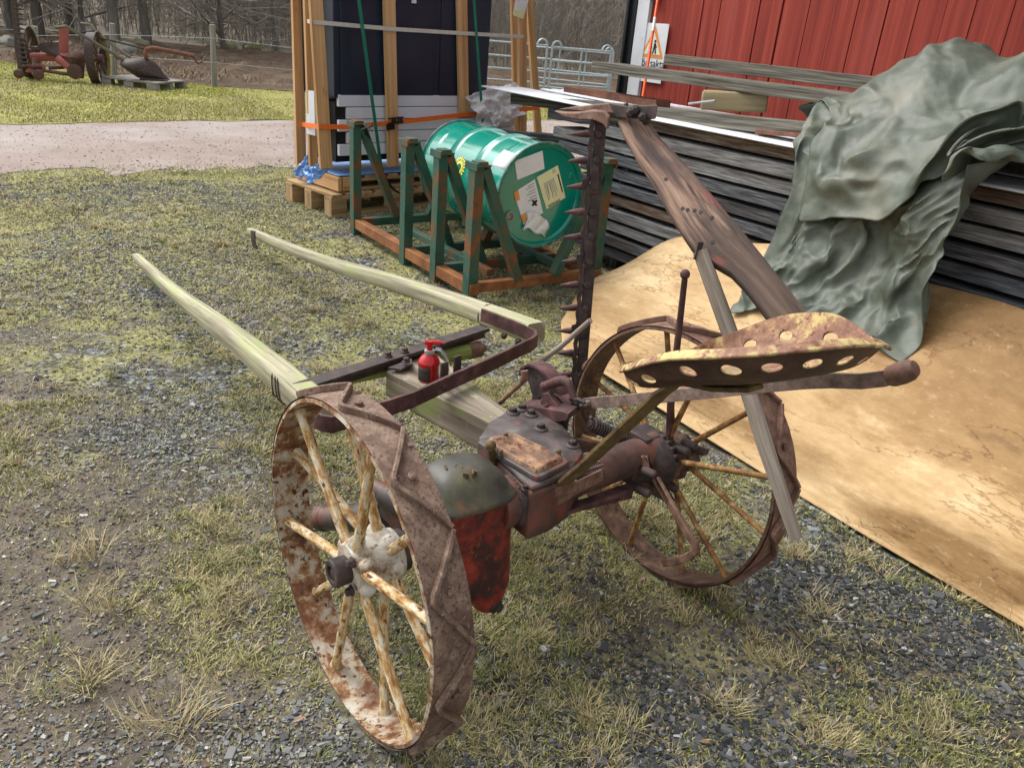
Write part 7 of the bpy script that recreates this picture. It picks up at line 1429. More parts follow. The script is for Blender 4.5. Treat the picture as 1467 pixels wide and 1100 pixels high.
TC = [[0,7,5,5,6,3,10,5,4,5,3,6,5,11,10,7,10,10,12,13,13,15,15,15,14,14,13,11,10,9,8,29,44,20,13,8,8,7,14,8,12,10,10,10,6,4,3,3,1,0,0,-1,-3,-3,-5,-6,-7,-9],
[6,4,6,5,9,6,4,9,5,5,3,4,6,6,11,6,8,10,13,13,15,16,15,16,15,15,14,12,11,11,9,29,41,18,10,9,4,11,8,10,13,9,6,8,7,5,3,3,1,1,0,-1,-2,-4,-2,-1,3,2],
[2,6,7,12,7,4,3,7,5,7,4,6,5,8,7,5,8,10,11,14,15,15,16,16,15,14,14,15,13,14,10,28,38,16,9,7,9,8,5,11,9,4,6,11,7,5,3,3,2,1,0,-1,0,3,5,6,3,2],
[7,4,11,10,4,4,5,9,6,5,7,2,10,6,10,5,4,9,9,14,16,15,14,15,15,14,14,15,14,16,12,27,29,16,19,7,5,4,6,7,5,5,10,11,7,4,4,3,2,1,2,4,6,9,6,5,3,2],
[-3,12,6,9,0,9,10,5,12,10,1,2,11,11,12,2,5,6,7,12,15,16,15,14,14,14,14,14,16,15,12,24,23,19,22,4,9,-1,5,7,7,5,12,10,5,5,3,4,3,6,6,8,9,8,6,5,4,2],
[7,3,7,5,5,12,6,9,10,13,9,-1,8,15,3,9,4,7,9,10,12,14,15,15,15,14,14,14,15,14,11,23,27,7,27,7,3,2,-1,11,10,6,13,7,5,4,6,7,7,6,9,10,9,8,6,5,3,2],
[5,4,1,5,8,6,10,9,9,12,13,4,7,5,7,10,9,6,10,14,9,10,13,15,15,16,14,15,14,12,12,24,29,-2,25,12,1,0,2,7,13,8,13,5,4,9,9,8,7,9,11,10,9,7,6,4,4,2],
[10,-8,8,11,7,3,3,11,13,13,3,10,10,-3,12,11,7,10,7,10,16,10,12,12,14,15,16,14,12,15,12,24,29,-5,26,7,-1,-1,2,12,14,12,10,4,11,11,9,8,7,12,11,10,8,6,6,4,4,2],
[-5,11,10,5,0,2,7,15,7,8,9,7,4,12,5,5,11,11,11,11,10,14,12,12,14,12,14,15,13,11,9,23,33,4,17,3,0,3,7,7,14,13,8,11,13,10,9,7,11,12,10,9,8,6,5,4,4,2],
[15,11,6,3,2,3,7,3,3,10,9,9,8,11,9,3,10,9,10,13,11,12,12,13,12,13,14,13,12,2,9,25,35,16,8,3,4,7,6,8,9,12,13,16,12,9,8,10,12,11,10,8,7,6,5,4,3,2],
[13,10,1,2,5,2,0,4,0,11,9,9,9,10,9,9,8,10,8,10,12,13,10,14,12,13,10,8,10,4,9,25,38,19,9,6,6,8,4,9,7,14,17,16,12,8,9,11,13,10,9,8,6,6,4,4,2,2],
[10,-3,6,1,1,3,5,-4,7,9,10,9,9,10,11,10,10,9,9,6,12,13,8,14,11,11,6,8,9,10,8,23,38,24,12,8,6,4,8,7,10,17,16,15,11,9,10,13,12,9,9,7,6,5,4,4,2,2],
[2,-10,1,3,6,6,2,4,9,8,6,10,10,6,10,12,11,8,4,8,14,13,10,10,10,9,11,10,7,7,8,27,37,23,11,8,9,7,7,9,12,17,16,15,11,9,12,13,11,9,8,7,6,5,4,2,3,1],
[0,-6,-6,0,8,10,4,8,6,7,8,8,8,9,8,11,8,8,7,8,13,12,11,6,10,9,11,12,8,9,5,30,41,22,14,8,6,6,9,9,13,17,17,15,11,9,14,13,11,9,8,6,6,4,4,2,2,1],
[-7,-4,2,-7,7,10,8,11,3,5,9,10,9,8,9,7,13,4,9,6,12,13,8,13,8,11,10,7,11,7,6,30,44,22,16,9,7,6,7,10,14,18,16,14,11,12,15,12,11,9,7,7,5,4,4,2,2,0],
[-6,-2,0,-3,9,10,10,4,7,4,10,10,7,10,9,11,4,5,9,12,9,12,13,7,11,10,11,10,6,8,8,30,45,22,12,10,8,8,9,10,15,17,16,15,11,14,14,13,10,9,8,6,6,4,3,2,2,1],
[-6,5,-1,2,1,7,8,8,5,10,8,8,8,12,11,8,9,3,7,10,13,12,11,9,10,11,10,9,7,12,9,29,40,25,11,9,9,9,9,11,15,17,15,15,12,16,14,12,11,9,8,6,6,4,3,2,2,1],
[-7,12,8,5,-1,2,7,2,9,5,9,8,7,12,10,10,8,11,6,10,11,11,13,10,10,9,10,6,7,22,7,24,43,26,8,8,10,9,9,10,14,16,15,16,13,17,14,13,10,9,8,7,5,5,3,3,1,1],
[-6,11,12,9,-1,8,-1,2,6,8,8,7,10,8,10,12,12,10,11,5,12,11,14,10,9,11,5,11,8,23,12,24,42,24,8,7,7,6,9,11,12,15,17,15,15,16,15,12,11,9,9,6,6,5,3,3,2,1],
[-3,8,10,11,2,7,8,4,4,1,9,8,8,10,10,10,13,10,10,12,10,11,12,11,9,7,11,10,10,25,9,30,42,16,9,6,5,8,8,11,10,16,18,14,14,17,15,12,11,10,8,8,5,5,4,3,2,1],
[-4,8,9,9,3,5,10,7,6,7,8,9,8,7,7,11,12,12,12,12,10,11,12,11,11,9,11,10,10,25,11,31,40,6,12,4,6,9,8,10,11,14,18,13,15,17,14,13,12,9,9,7,6,6,4,3,2,2],
[0,10,2,7,11,4,3,11,8,8,11,11,5,4,11,10,10,14,12,12,13,12,13,9,11,12,10,10,7,32,9,31,37,-5,17,8,1,12,8,8,11,14,17,12,15,17,14,13,12,10,8,8,6,6,4,4,2,2],
[1,9,2,5,8,10,4,7,10,8,11,12,5,9,11,10,11,11,12,13,14,15,8,11,10,10,12,11,10,27,13,30,28,-11,17,14,4,11,6,11,9,14,17,9,15,18,14,13,12,10,9,7,7,6,4,4,3,2],
[3,10,6,5,1,9,11,7,9,3,9,12,11,11,10,11,11,11,11,12,13,14,11,10,10,10,10,11,12,19,15,34,21,-11,17,14,11,7,9,9,9,12,17,8,15,17,15,13,11,10,9,8,7,5,5,4,3,2],
[5,9,9,7,2,3,11,7,7,1,8,13,11,13,14,13,11,12,11,9,12,11,10,12,8,8,9,13,13,16,15,34,20,-10,19,15,6,11,7,10,8,13,15,7,15,17,15,13,11,10,9,8,7,5,5,4,3,3],
[5,7,10,9,-5,12,5,10,6,6,7,5,12,14,13,14,13,12,11,12,10,9,10,6,9,12,11,10,13,12,14,34,25,-13,23,15,9,5,13,5,7,12,13,7,15,17,15,13,11,10,9,7,7,6,5,4,3,2],
[0,7,8,7,3,6,10,7,6,7,12,4,10,12,14,14,14,12,11,12,10,6,6,9,10,11,10,12,10,12,11,34,32,-10,24,11,7,8,11,9,2,12,10,8,13,17,15,14,11,10,8,8,6,6,5,4,3,2],
[3,7,4,11,11,5,2,6,5,6,12,11,7,12,15,13,12,10,11,11,11,9,6,8,9,10,10,12,10,6,12,32,39,-2,22,8,5,6,12,8,4,7,11,8,12,18,15,13,12,9,9,7,7,5,5,4,2,3],
[8,6,6,6,10,11,6,0,-2,10,10,9,13,9,13,12,13,12,11,6,11,11,10,5,7,9,12,10,6,14,2,33,43,11,11,7,6,9,7,9,10,0,8,11,10,18,15,14,11,10,8,8,6,5,5,3,3,2],
[11,6,6,6,6,3,4,-4,6,11,10,10,13,13,9,11,12,9,12,11,10,8,7,6,6,10,8,9,11,14,3,27,42,19,6,8,10,9,10,5,9,5,2,9,10,17,16,14,12,10,9,8,6,6,5,5,4,3],
[2,6,4,8,3,1,4,0,9,10,8,10,14,8,11,11,12,11,11,11,9,7,7,5,8,6,8,11,11,13,9,20,40,20,13,11,7,10,8,8,2,9,1,5,10,18,18,16,12,12,10,9,7,6,6,4,4,3],
[-9,9,5,5,6,2,7,7,3,11,9,6,14,12,7,13,10,12,10,10,10,6,7,7,5,7,10,12,8,17,6,20,37,24,18,11,7,6,9,9,1,3,8,0,15,22,19,16,13,11,10,8,7,6,6,4,3,3],
[-10,11,2,6,6,8,4,9,7,9,11,6,13,14,7,12,9,11,12,11,8,7,5,7,9,7,9,11,10,15,8,21,35,24,19,10,6,8,9,8,3,5,0,7,20,22,18,15,13,11,10,8,7,6,5,4,3,3],
[-8,10,3,6,7,7,10,5,11,12,11,11,7,12,11,11,13,10,9,10,9,8,7,3,8,10,10,9,7,19,11,21,32,23,16,9,9,8,9,10,3,4,0,10,22,21,18,15,13,11,10,8,7,6,5,4,3,2],
[-5,10,7,8,6,9,7,8,12,10,12,12,8,11,10,12,12,7,10,11,8,7,7,4,7,10,10,10,7,22,12,19,36,22,6,11,11,10,10,10,3,3,0,11,24,21,18,15,13,11,10,8,7,6,5,4,3,3],
[-2,9,11,5,11,10,10,3,10,13,10,11,12,12,11,9,12,7,7,10,11,7,3,8,9,3,10,10,12,26,6,27,38,17,7,6,10,11,11,10,6,-2,2,10,25,22,17,16,13,11,10,8,8,6,5,4,3,2],
[3,9,7,9,6,11,9,10,9,10,12,12,11,11,10,9,10,7,9,11,9,7,10,3,6,6,8,10,10,31,15,28,28,15,13,7,5,10,10,11,8,-1,1,9,23,21,18,15,13,12,10,9,7,7,5,4,3,3],
[-4,9,10,3,9,8,11,10,12,13,13,13,13,10,9,8,3,11,10,11,10,5,7,8,7,8,7,9,5,45,13,26,33,-2,19,9,5,8,13,13,8,0,1,7,16,22,18,15,14,11,11,9,7,7,6,4,4,2],
[0,6,8,10,4,12,13,10,9,13,16,14,12,10,5,10,6,6,10,11,11,8,2,8,8,11,9,7,8,46,14,28,29,-11,23,15,6,6,16,13,7,1,1,6,8,20,18,16,13,12,11,9,8,7,6,5,4,3],
[10,-3,7,10,6,13,12,5,13,14,14,12,9,11,11,6,10,5,10,9,11,9,6,7,6,8,10,11,10,50,13,25,27,-12,21,16,6,10,19,12,5,-1,5,5,1,17,18,16,14,12,11,10,8,7,6,5,4,4],
[-2,8,5,7,7,6,12,8,12,14,13,13,11,11,8,9,8,11,10,8,9,9,9,7,8,8,11,9,9,50,11,23,27,-13,22,13,10,12,19,13,4,-1,6,4,1,7,19,16,14,12,11,10,8,7,7,5,4,4],
[4,8,5,8,9,6,6,13,10,10,14,10,13,9,13,10,10,8,12,9,11,6,9,10,10,6,10,11,9,45,13,28,13,-13,23,15,12,16,19,13,3,-1,6,3,2,1,14,16,15,12,11,10,8,8,6,6,4,4],
[8,8,3,8,9,8,2,11,6,15,9,12,11,13,12,11,11,11,11,15,6,9,9,9,8,9,9,8,11,46,11,28,4,-9,26,11,12,15,22,16,3,-2,6,3,1,0,6,17,14,12,11,10,9,7,7,6,4,4],
[-6,11,8,8,7,3,11,3,11,14,13,11,13,10,11,13,11,12,13,11,11,10,10,11,7,7,8,8,10,43,10,23,20,-8,20,14,1,18,24,15,3,-1,5,3,1,0,1,11,15,12,11,10,9,7,7,5,5,4],
[-3,8,10,9,5,4,7,13,11,14,13,12,12,13,12,13,9,11,11,14,12,12,12,9,6,7,8,9,8,39,11,13,25,8,16,8,6,14,27,10,3,3,1,5,1,-1,-2,5,14,13,11,10,8,8,6,6,5,3],
[-5,7,6,10,4,7,10,14,16,14,15,13,12,12,13,14,10,5,12,15,13,12,9,11,9,6,9,9,6,43,8,9,17,22,11,10,6,16,20,15,2,1,3,6,0,-1,-1,-3,11,13,11,10,8,8,6,6,4,4],
[-7,9,6,4,7,10,13,18,17,16,14,13,13,13,14,10,10,7,10,14,13,11,10,7,9,10,7,10,7,53,7,5,10,19,17,12,9,11,21,9,4,7,2,4,0,-1,-1,-3,1,13,11,10,9,7,6,6,4,4],
[-2,6,8,4,9,10,15,18,19,17,14,13,13,14,13,11,6,9,10,12,14,10,6,11,9,7,9,8,10,62,8,5,6,11,15,13,9,14,18,15,3,3,6,4,0,-1,-2,-3,-3,7,12,10,8,8,6,5,4,4],
[-3,8,5,7,10,10,15,18,18,17,14,14,14,14,13,12,10,6,8,12,13,11,6,11,10,9,9,9,7,68,9,7,5,7,15,8,10,13,19,14,6,0,5,6,0,-1,-2,-3,-4,0,10,10,9,7,6,5,5,3],
[-1,6,7,8,9,13,14,15,18,17,15,14,15,14,13,11,8,11,9,11,11,8,10,11,10,11,10,11,12,66,4,5,10,7,11,13,7,9,16,12,5,12,2,4,0,-1,-2,-3,-4,-6,4,11,9,8,6,5,4,4]]
tp = finish(drape(TA, TB, TC, [-2.607, 2.925, 0.27]).build('tarpaulin', TARP, None, ang=180)); tag(tp, 'grey-green tarpaulin draped in folds over the board stack and hanging down its front', 'tarpaulin')
TA = [[303,-9,-7,-4,-2,-3,-5,-7,-8,-6,-10,-5,2,-2,-1,2,-15,-25,-24,-27,-23,-22,-20,-22,-25,-22,-13,1,2,0,3,13,14,6,11,12,9,11,13,13,14,12,10,7,13,7,6,-5,14,11,7,11],
[16,-7,-8,-5,-3,-3,-5,-6,-8,-6,-10,-8,-4,2,3,3,-17,-25,-23,-27,-24,-21,-22,-21,-25,-20,-14,-1,1,2,-3,9,13,16,12,6,11,14,15,13,12,11,8,6,12,8,-2,3,15,10,9,13],
[16,-5,-8,-7,-6,-5,-3,-6,-7,-7,-11,-11,-4,4,5,-1,-14,-25,-21,-25,-27,-20,-21,-24,-23,-21,-11,-2,0,-3,-1,8,16,15,9,10,12,14,15,14,9,10,6,9,5,7,5,6,12,10,12,12],
[17,-4,-8,-11,-10,-6,-2,-2,-6,-12,-11,-11,-2,1,7,-6,-7,-26,-20,-25,-25,-25,-21,-19,-23,-22,-11,-1,-3,-2,0,8,16,14,9,11,14,14,14,10,10,6,10,6,8,6,7,7,10,12,12,12],
[14,-2,-7,-10,-11,-9,-4,0,-8,-9,-16,-11,-1,1,0,-1,-6,-21,-26,-20,-24,-26,-24,-15,-23,-24,-11,-1,-1,-1,1,7,16,14,8,13,13,13,13,8,6,10,7,6,7,10,7,11,9,12,12,11],
[19,-6,-4,-10,-16,-13,-4,-2,-4,-6,-16,-12,-2,0,-2,0,-11,-19,-19,-21,-23,-25,-24,-18,-22,-23,-11,-1,0,2,2,6,15,12,12,11,11,11,7,11,10,8,8,7,8,10,9,11,8,11,11,12],
[18,-7,-6,-9,-18,-16,-6,-1,-3,-6,-17,-11,-3,-4,-1,0,-8,-17,-18,-21,-22,-24,-24,-23,-19,-20,-12,-1,0,2,3,8,14,12,10,9,12,13,11,11,5,5,8,10,11,9,10,10,8,10,11,10],
[19,-9,-9,-8,-15,-18,-9,-3,-3,-8,-16,-10,-6,-3,0,-1,-6,-17,-17,-22,-18,-21,-27,-23,-23,-16,-10,-1,0,3,2,9,13,9,9,17,16,9,9,9,6,2,8,10,12,12,8,10,7,10,10,10],
[17,-9,-11,-8,-11,-17,-11,-6,-8,-12,-12,-11,0,-4,1,-2,-8,-17,-17,-22,-18,-19,-22,-26,-24,-17,-7,-2,1,3,5,6,8,11,16,16,7,12,10,10,3,6,6,12,11,14,7,3,13,9,10,9],
[17,-9,-12,-12,-11,-10,-11,-12,-16,-10,-6,-9,-2,0,-1,-3,-13,-14,-16,-21,-18,-18,-18,-25,-27,-22,-7,0,2,3,2,5,11,17,13,10,13,11,11,9,4,7,6,9,12,13,8,2,14,8,10,9],
[18,-9,-14,-14,-11,-7,-12,-17,-16,-11,-3,-7,-2,-2,1,-4,-14,-15,-14,-21,-17,-18,-19,-20,-24,-30,-10,4,4,2,2,5,13,12,11,18,12,10,8,10,7,6,8,7,9,13,9,2,14,9,9,9],
[17,-8,-14,-16,-12,-8,-14,-18,-16,-11,-1,-5,-3,-2,-1,-2,-15,-15,-13,-20,-18,-17,-19,-21,-21,-20,-16,4,3,-3,0,7,12,13,16,13,12,12,7,10,8,6,9,7,6,12,8,4,14,9,9,9],
[15,-8,-12,-16,-15,-9,-15,-16,-16,-12,-3,-1,-3,-2,-2,-3,-14,-15,-16,-17,-17,-17,-18,-22,-22,-15,-11,-4,-4,-2,3,7,13,18,14,10,15,10,10,9,5,9,7,9,3,12,7,6,14,9,9,9],
[11,-10,-10,-13,-15,-10,-13,-16,-14,-12,-4,-1,-5,-1,-2,-3,-13,-17,-17,-16,-18,-19,-15,-19,-22,-20,-10,-3,-1,-1,0,8,17,16,10,15,11,11,10,8,6,7,9,7,3,11,8,6,15,9,9,9],
[10,-10,-10,-12,-14,-9,-11,-14,-15,-12,-2,-2,-4,-3,-2,-3,-14,-18,-17,-17,-17,-19,-18,-15,-19,-20,-9,-2,-2,-1,3,8,15,11,12,12,12,11,12,5,8,5,6,8,4,11,6,9,16,10,9,9],
[7,-9,-9,-11,-13,-8,-8,-9,-12,-15,-1,-4,-6,-4,-2,-2,-14,-19,-18,-17,-18,-17,-19,-18,-14,-18,-10,-3,-3,2,7,6,10,12,7,17,9,12,15,4,5,4,5,6,8,7,8,13,15,10,9,9],
[8,-9,-8,-9,-11,-8,-6,-6,-9,-11,-6,-7,-7,-3,-2,-3,-13,-20,-19,-17,-18,-19,-16,-18,-18,-15,-11,-4,1,3,4,6,11,11,7,13,15,11,5,10,5,3,6,7,6,9,10,14,13,11,10,9],
[9,-9,-9,-5,-5,-9,-7,-8,-9,-9,-7,-8,-6,-1,-3,-3,-13,-19,-21,-18,-17,-18,-19,-16,-17,-18,-10,0,1,4,2,6,10,9,10,13,13,7,7,7,5,6,6,7,7,9,12,14,13,10,11,9],
[9,-7,-8,-5,0,-8,-11,-9,-8,-9,-7,-6,-6,1,-3,-4,-14,-17,-22,-19,-18,-17,-19,-18,-15,-17,-10,0,1,1,5,5,8,11,12,11,9,8,7,6,5,7,6,8,7,10,13,13,14,10,10,9],
[9,-5,-8,-7,-2,-1,-11,-10,-7,-8,-5,-3,-6,-1,-1,-7,-16,-19,-18,-20,-18,-19,-16,-19,-19,-10,-7,0,-1,-1,-5,12,9,13,12,8,8,7,7,5,6,7,7,8,8,11,14,12,12,11,10,8],
[-3,5,-5,-7,-2,-6,-9,-4,-8,-5,0,-1,-6,-4,-4,-6,-16,-21,-16,-20,-19,-18,-18,-18,-19,-18,-9,-2,0,0,6,8,11,11,15,7,6,8,7,5,5,7,8,9,9,12,12,13,11,11,10,7],
[4,-1,3,-3,-5,-8,-5,-2,-8,-6,6,2,-8,-5,-5,-5,-15,-23,-17,-16,-19,-19,-18,-18,-19,-18,-10,-1,1,0,6,6,10,12,13,6,7,7,8,6,5,7,8,10,10,12,12,10,12,10,9,7],
[14,-15,3,6,-5,-9,-4,0,-7,-6,3,5,-5,-5,-5,-6,-15,-23,-17,-14,-17,-18,-19,-19,-18,-18,-11,0,-1,1,4,6,10,11,11,7,7,7,9,8,6,7,8,9,10,13,11,9,10,11,9,6],
[8,-16,-3,10,1,-11,-5,0,-1,-7,-1,8,-3,-5,-5,-7,-16,-21,-16,-16,-14,-16,-17,-19,-20,-19,-10,-2,-1,2,3,7,10,10,10,8,5,5,10,12,5,7,8,9,10,12,12,8,10,9,8,7],
[4,-12,-9,6,7,-6,-6,1,-5,-2,-2,10,-2,-5,-4,-8,-15,-18,-19,-17,-13,-12,-17,-20,-18,-19,-11,-2,0,1,3,6,11,9,7,9,8,6,10,8,7,7,6,11,10,11,11,8,9,9,8,6],
[2,-5,-11,-3,8,1,-5,0,-2,-6,1,12,-1,-3,-5,-6,-15,-17,-19,-18,-15,-12,-14,-17,-19,-18,-10,-2,-2,0,3,7,10,10,10,8,6,7,7,7,8,7,6,11,10,10,10,9,9,8,7,6],
[4,-9,-4,-4,1,5,0,-2,1,-5,-2,14,1,-3,-4,-5,-13,-18,-18,-18,-17,-12,-14,-14,-18,-17,-10,0,0,-2,1,5,11,11,11,9,4,5,6,5,8,9,7,8,11,10,10,8,9,8,6,6],
[-2,-5,0,-1,-5,6,6,-3,-2,0,-6,12,6,-2,-4,-5,-11,-17,-18,-17,-16,-14,-13,-14,-14,-16,-9,0,0,-2,-1,5,10,11,8,7,5,6,6,6,8,8,9,7,8,11,10,7,8,8,7,5],
[-1,2,-1,2,-8,6,7,2,-3,-1,-5,10,9,-2,-3,-5,-10,-16,-17,-16,-15,-15,-12,-14,-15,-13,-7,0,-1,-1,0,4,8,7,7,6,7,8,6,6,7,9,8,5,8,10,9,8,9,7,7,5],
[9,0,1,-2,0,-2,8,6,0,-3,-5,6,11,2,-3,-5,-9,-15,-17,-16,-13,-15,-12,-11,-16,-14,-6,-1,-2,0,-1,3,7,10,8,6,6,8,5,6,6,8,6,6,7,9,10,9,8,8,7,5],
[-2,3,8,1,-2,-1,6,10,4,-4,-7,1,14,4,-4,-5,-7,-14,-16,-16,-13,-13,-13,-11,-12,-15,-7,-1,0,0,2,1,6,8,8,6,5,9,6,4,3,6,7,6,7,9,11,8,9,8,6,5],
[12,-10,6,10,6,0,0,10,8,0,-10,-3,13,7,-4,-5,-6,-13,-15,-14,-13,-13,-13,-13,-10,-12,-8,0,0,2,-2,3,7,7,6,3,9,8,2,4,4,6,7,7,6,8,9,11,10,7,6,5],
[2,-3,-4,8,16,6,0,4,11,3,-9,-7,9,7,1,-4,-5,-13,-11,-14,-12,-13,-13,-13,-13,-10,-5,-1,-1,0,1,4,4,2,6,8,7,6,5,4,4,6,6,7,6,7,9,13,10,6,5,5],
[8,-6,-1,3,10,14,7,-1,10,6,-5,-7,3,3,2,4,-5,-11,-11,-11,-11,-12,-13,-14,-12,-13,-5,1,0,1,0,2,1,4,7,7,8,6,5,3,4,5,6,7,7,7,9,13,9,6,4,4],
[-7,11,-3,4,4,10,13,3,5,6,5,-7,-1,5,-2,5,-2,-10,-10,-9,-10,-10,-12,-15,-13,-12,-6,1,1,1,-1,-3,4,6,7,6,7,6,5,3,3,6,6,7,8,6,12,10,8,4,4,5],
[-5,11,10,5,7,6,7,8,4,10,6,-2,-4,3,-2,1,2,-9,-8,-8,-9,-9,-10,-14,-14,-13,-8,2,4,-2,-4,0,3,4,7,9,5,6,3,4,5,6,6,7,7,6,12,11,7,3,3,4],
[1,13,12,8,8,8,7,1,5,11,10,3,-4,-3,1,-4,0,-1,-8,-6,-8,-9,-8,-12,-15,-13,-7,0,1,-1,-4,-1,3,5,6,8,5,6,4,3,7,6,5,7,7,7,11,9,3,6,4,4],
[6,8,12,11,9,10,9,3,-4,12,14,6,-1,-4,-1,-2,-5,1,-5,-6,-6,-7,-8,-9,-14,-13,-6,-2,-1,-2,-2,-5,1,3,10,7,4,5,6,5,7,3,6,7,9,10,8,8,0,6,5,4],
[11,4,9,9,10,12,9,8,-7,2,18,17,-1,-3,-4,-1,-6,-4,1,-5,-4,-6,-7,-7,-11,-12,-9,-2,-2,-2,-2,-5,0,2,4,1,7,9,3,8,2,9,5,10,10,9,8,6,1,5,5,4],
[9,4,9,9,8,13,8,8,0,-3,16,16,1,-1,-2,-2,-5,-6,-2,-1,-4,-3,-6,-6,-9,-12,-7,-3,-3,-1,-2,-6,-1,2,4,0,4,6,7,0,9,10,5,10,9,9,8,7,1,4,4,3],
[0,12,10,9,8,9,10,8,6,-3,14,9,-3,-1,5,0,-7,0,-5,-2,-2,-3,-2,-6,-7,-10,-8,-2,-2,-2,-1,-7,-2,2,2,1,4,4,2,4,8,9,9,10,7,8,8,7,1,4,3,3],
[-2,12,11,13,14,10,8,9,5,4,11,9,-3,-4,5,3,-11,-9,7,-1,-4,-5,-1,0,-8,-7,-6,-3,-2,-3,-4,-3,-3,2,2,3,2,1,2,5,8,9,11,4,8,10,9,7,-1,4,2,3],
[3,8,7,14,18,18,11,8,7,2,14,7,-3,-3,-2,4,-5,-12,-7,9,5,-5,-4,2,-3,-14,2,-3,-4,-4,-5,-3,1,1,2,2,1,1,3,6,6,11,8,3,7,12,9,6,-1,3,2,3],
[-2,9,7,9,18,22,19,13,8,4,11,8,-3,-3,-2,-2,-1,-9,-8,-1,7,5,-1,0,3,-14,-8,1,-2,-1,-4,-4,0,1,1,2,1,3,3,3,4,12,3,10,8,9,7,6,-1,3,1,3],
[-10,15,9,10,17,20,21,21,12,5,13,8,-3,-2,-3,0,-6,-4,-8,-4,-3,4,8,5,3,-5,-10,-8,-7,0,-3,-2,1,1,2,2,1,3,3,4,8,8,6,7,8,8,7,6,-1,2,2,2],
[1,8,12,11,16,17,21,22,18,11,15,9,0,2,-1,-2,-6,-10,-4,-6,-4,-5,1,12,8,2,-4,0,-9,-10,-7,-1,2,2,0,1,2,4,4,10,4,6,7,6,6,7,8,6,-2,3,2,2],
[-1,11,10,10,15,12,19,20,20,18,23,12,5,4,6,-1,-6,-14,-8,-9,-6,-3,-5,0,8,10,5,0,4,-4,-7,-5,1,-1,-1,1,2,2,10,2,5,5,2,8,6,6,8,6,-2,3,2,2],
[1,5,13,17,0,6,21,26,27,23,21,9,6,-2,6,7,7,-10,-11,-10,-6,-4,-4,-2,4,2,5,6,7,4,0,-3,-4,-1,0,0,2,6,1,7,3,2,2,1,8,8,8,6,-1,2,2,2],
[4,0,15,21,-7,6,16,28,32,20,20,17,4,3,1,0,8,10,-11,-9,-7,-3,-2,-1,-1,-1,7,7,8,3,-1,-1,0,0,1,0,1,3,3,4,2,1,-1,3,7,8,8,6,0,2,3,2],
[4,5,8,15,6,8,10,23,29,22,16,14,9,9,7,5,-1,1,8,-6,-5,-3,0,-3,-2,-3,4,15,5,0,-3,1,2,-1,2,-1,-1,1,1,3,4,0,1,5,7,7,7,7,0,3,2,3],
[3,9,7,10,14,4,14,15,21,24,28,14,8,9,10,7,2,-2,-2,3,2,-1,-1,-5,0,1,7,6,0,-1,0,0,2,1,4,-7,1,3,1,1,2,3,2,7,7,6,5,7,2,3,2,3],
[4,11,8,8,11,10,11,12,14,24,36,24,7,6,6,7,6,1,-1,2,0,-1,-1,0,-2,0,6,7,0,-3,-1,1,7,3,-2,-4,-1,3,3,2,1,3,5,7,5,6,4,6,5,2,2,3],
[5,11,10,9,11,11,10,11,14,16,30,29,14,10,9,7,4,2,2,1,2,0,-2,-3,-2,1,7,0,-2,-2,3,6,6,2,-5,-3,0,3,3,4,2,4,5,4,5,7,5,5,6,2,2,2],
[7,10,13,6,10,12,9,7,16,15,25,24,14,16,14,8,12,4,4,-3,-4,5,3,0,-1,-3,-2,1,1,2,4,3,2,2,-3,-3,0,4,4,4,5,4,4,4,4,5,7,6,6,2,2,2],
[13,3,11,11,5,7,12,9,8,17,29,26,17,10,15,12,12,9,6,1,-5,-9,-2,6,4,1,-1,-2,-1,-1,1,1,1,1,2,3,5,4,5,5,4,4,5,5,4,4,5,6,5,4,1,1],
[3,-8,18,11,9,7,1,6,16,16,28,27,19,14,14,11,8,8,9,8,2,-2,-8,-9,-1,5,3,-1,-2,2,2,2,3,5,4,5,5,4,4,5,5,4,4,5,4,4,5,5,5,4,2,0],
[-11,-6,17,11,8,8,-4,9,18,15,29,29,19,17,14,12,10,8,5,3,6,6,5,-6,-9,-4,-1,3,2,4,5,5,7,6,5,5,4,5,3,3,4,4,4,4,4,5,6,5,5,4,1,0],
[-6,-11,16,16,7,5,-6,8,21,18,27,30,22,25,16,14,12,5,3,4,0,0,6,9,-1,-6,-1,3,4,4,5,5,6,6,4,7,6,4,3,3,3,4,3,2,3,3,7,7,7,4,0,-1],
[-3,-13,11,15,10,8,-2,5,13,21,23,29,25,28,25,16,15,10,3,4,0,-1,-1,1,4,6,3,4,4,4,2,4,4,5,5,5,5,5,6,6,3,5,3,3,3,3,5,7,7,3,1,-2],
[-6,-7,8,9,11,11,11,-1,6,18,23,25,26,33,27,19,13,14,10,5,4,2,0,1,1,2,3,6,5,3,3,3,5,5,5,3,4,6,6,7,4,6,3,4,3,4,5,4,9,3,0,-2],
[-6,1,8,3,8,8,16,11,-2,14,25,26,20,31,33,25,14,10,11,8,6,6,6,4,1,-2,2,7,4,1,4,7,7,5,4,0,2,4,8,7,5,7,3,5,3,4,1,2,13,4,0,-2],
[-3,8,6,5,-1,12,8,15,9,14,17,24,19,26,30,28,17,10,8,6,7,6,7,9,11,9,6,7,4,2,5,6,3,5,7,2,0,3,6,7,4,7,4,1,4,2,3,1,11,4,3,-2]]
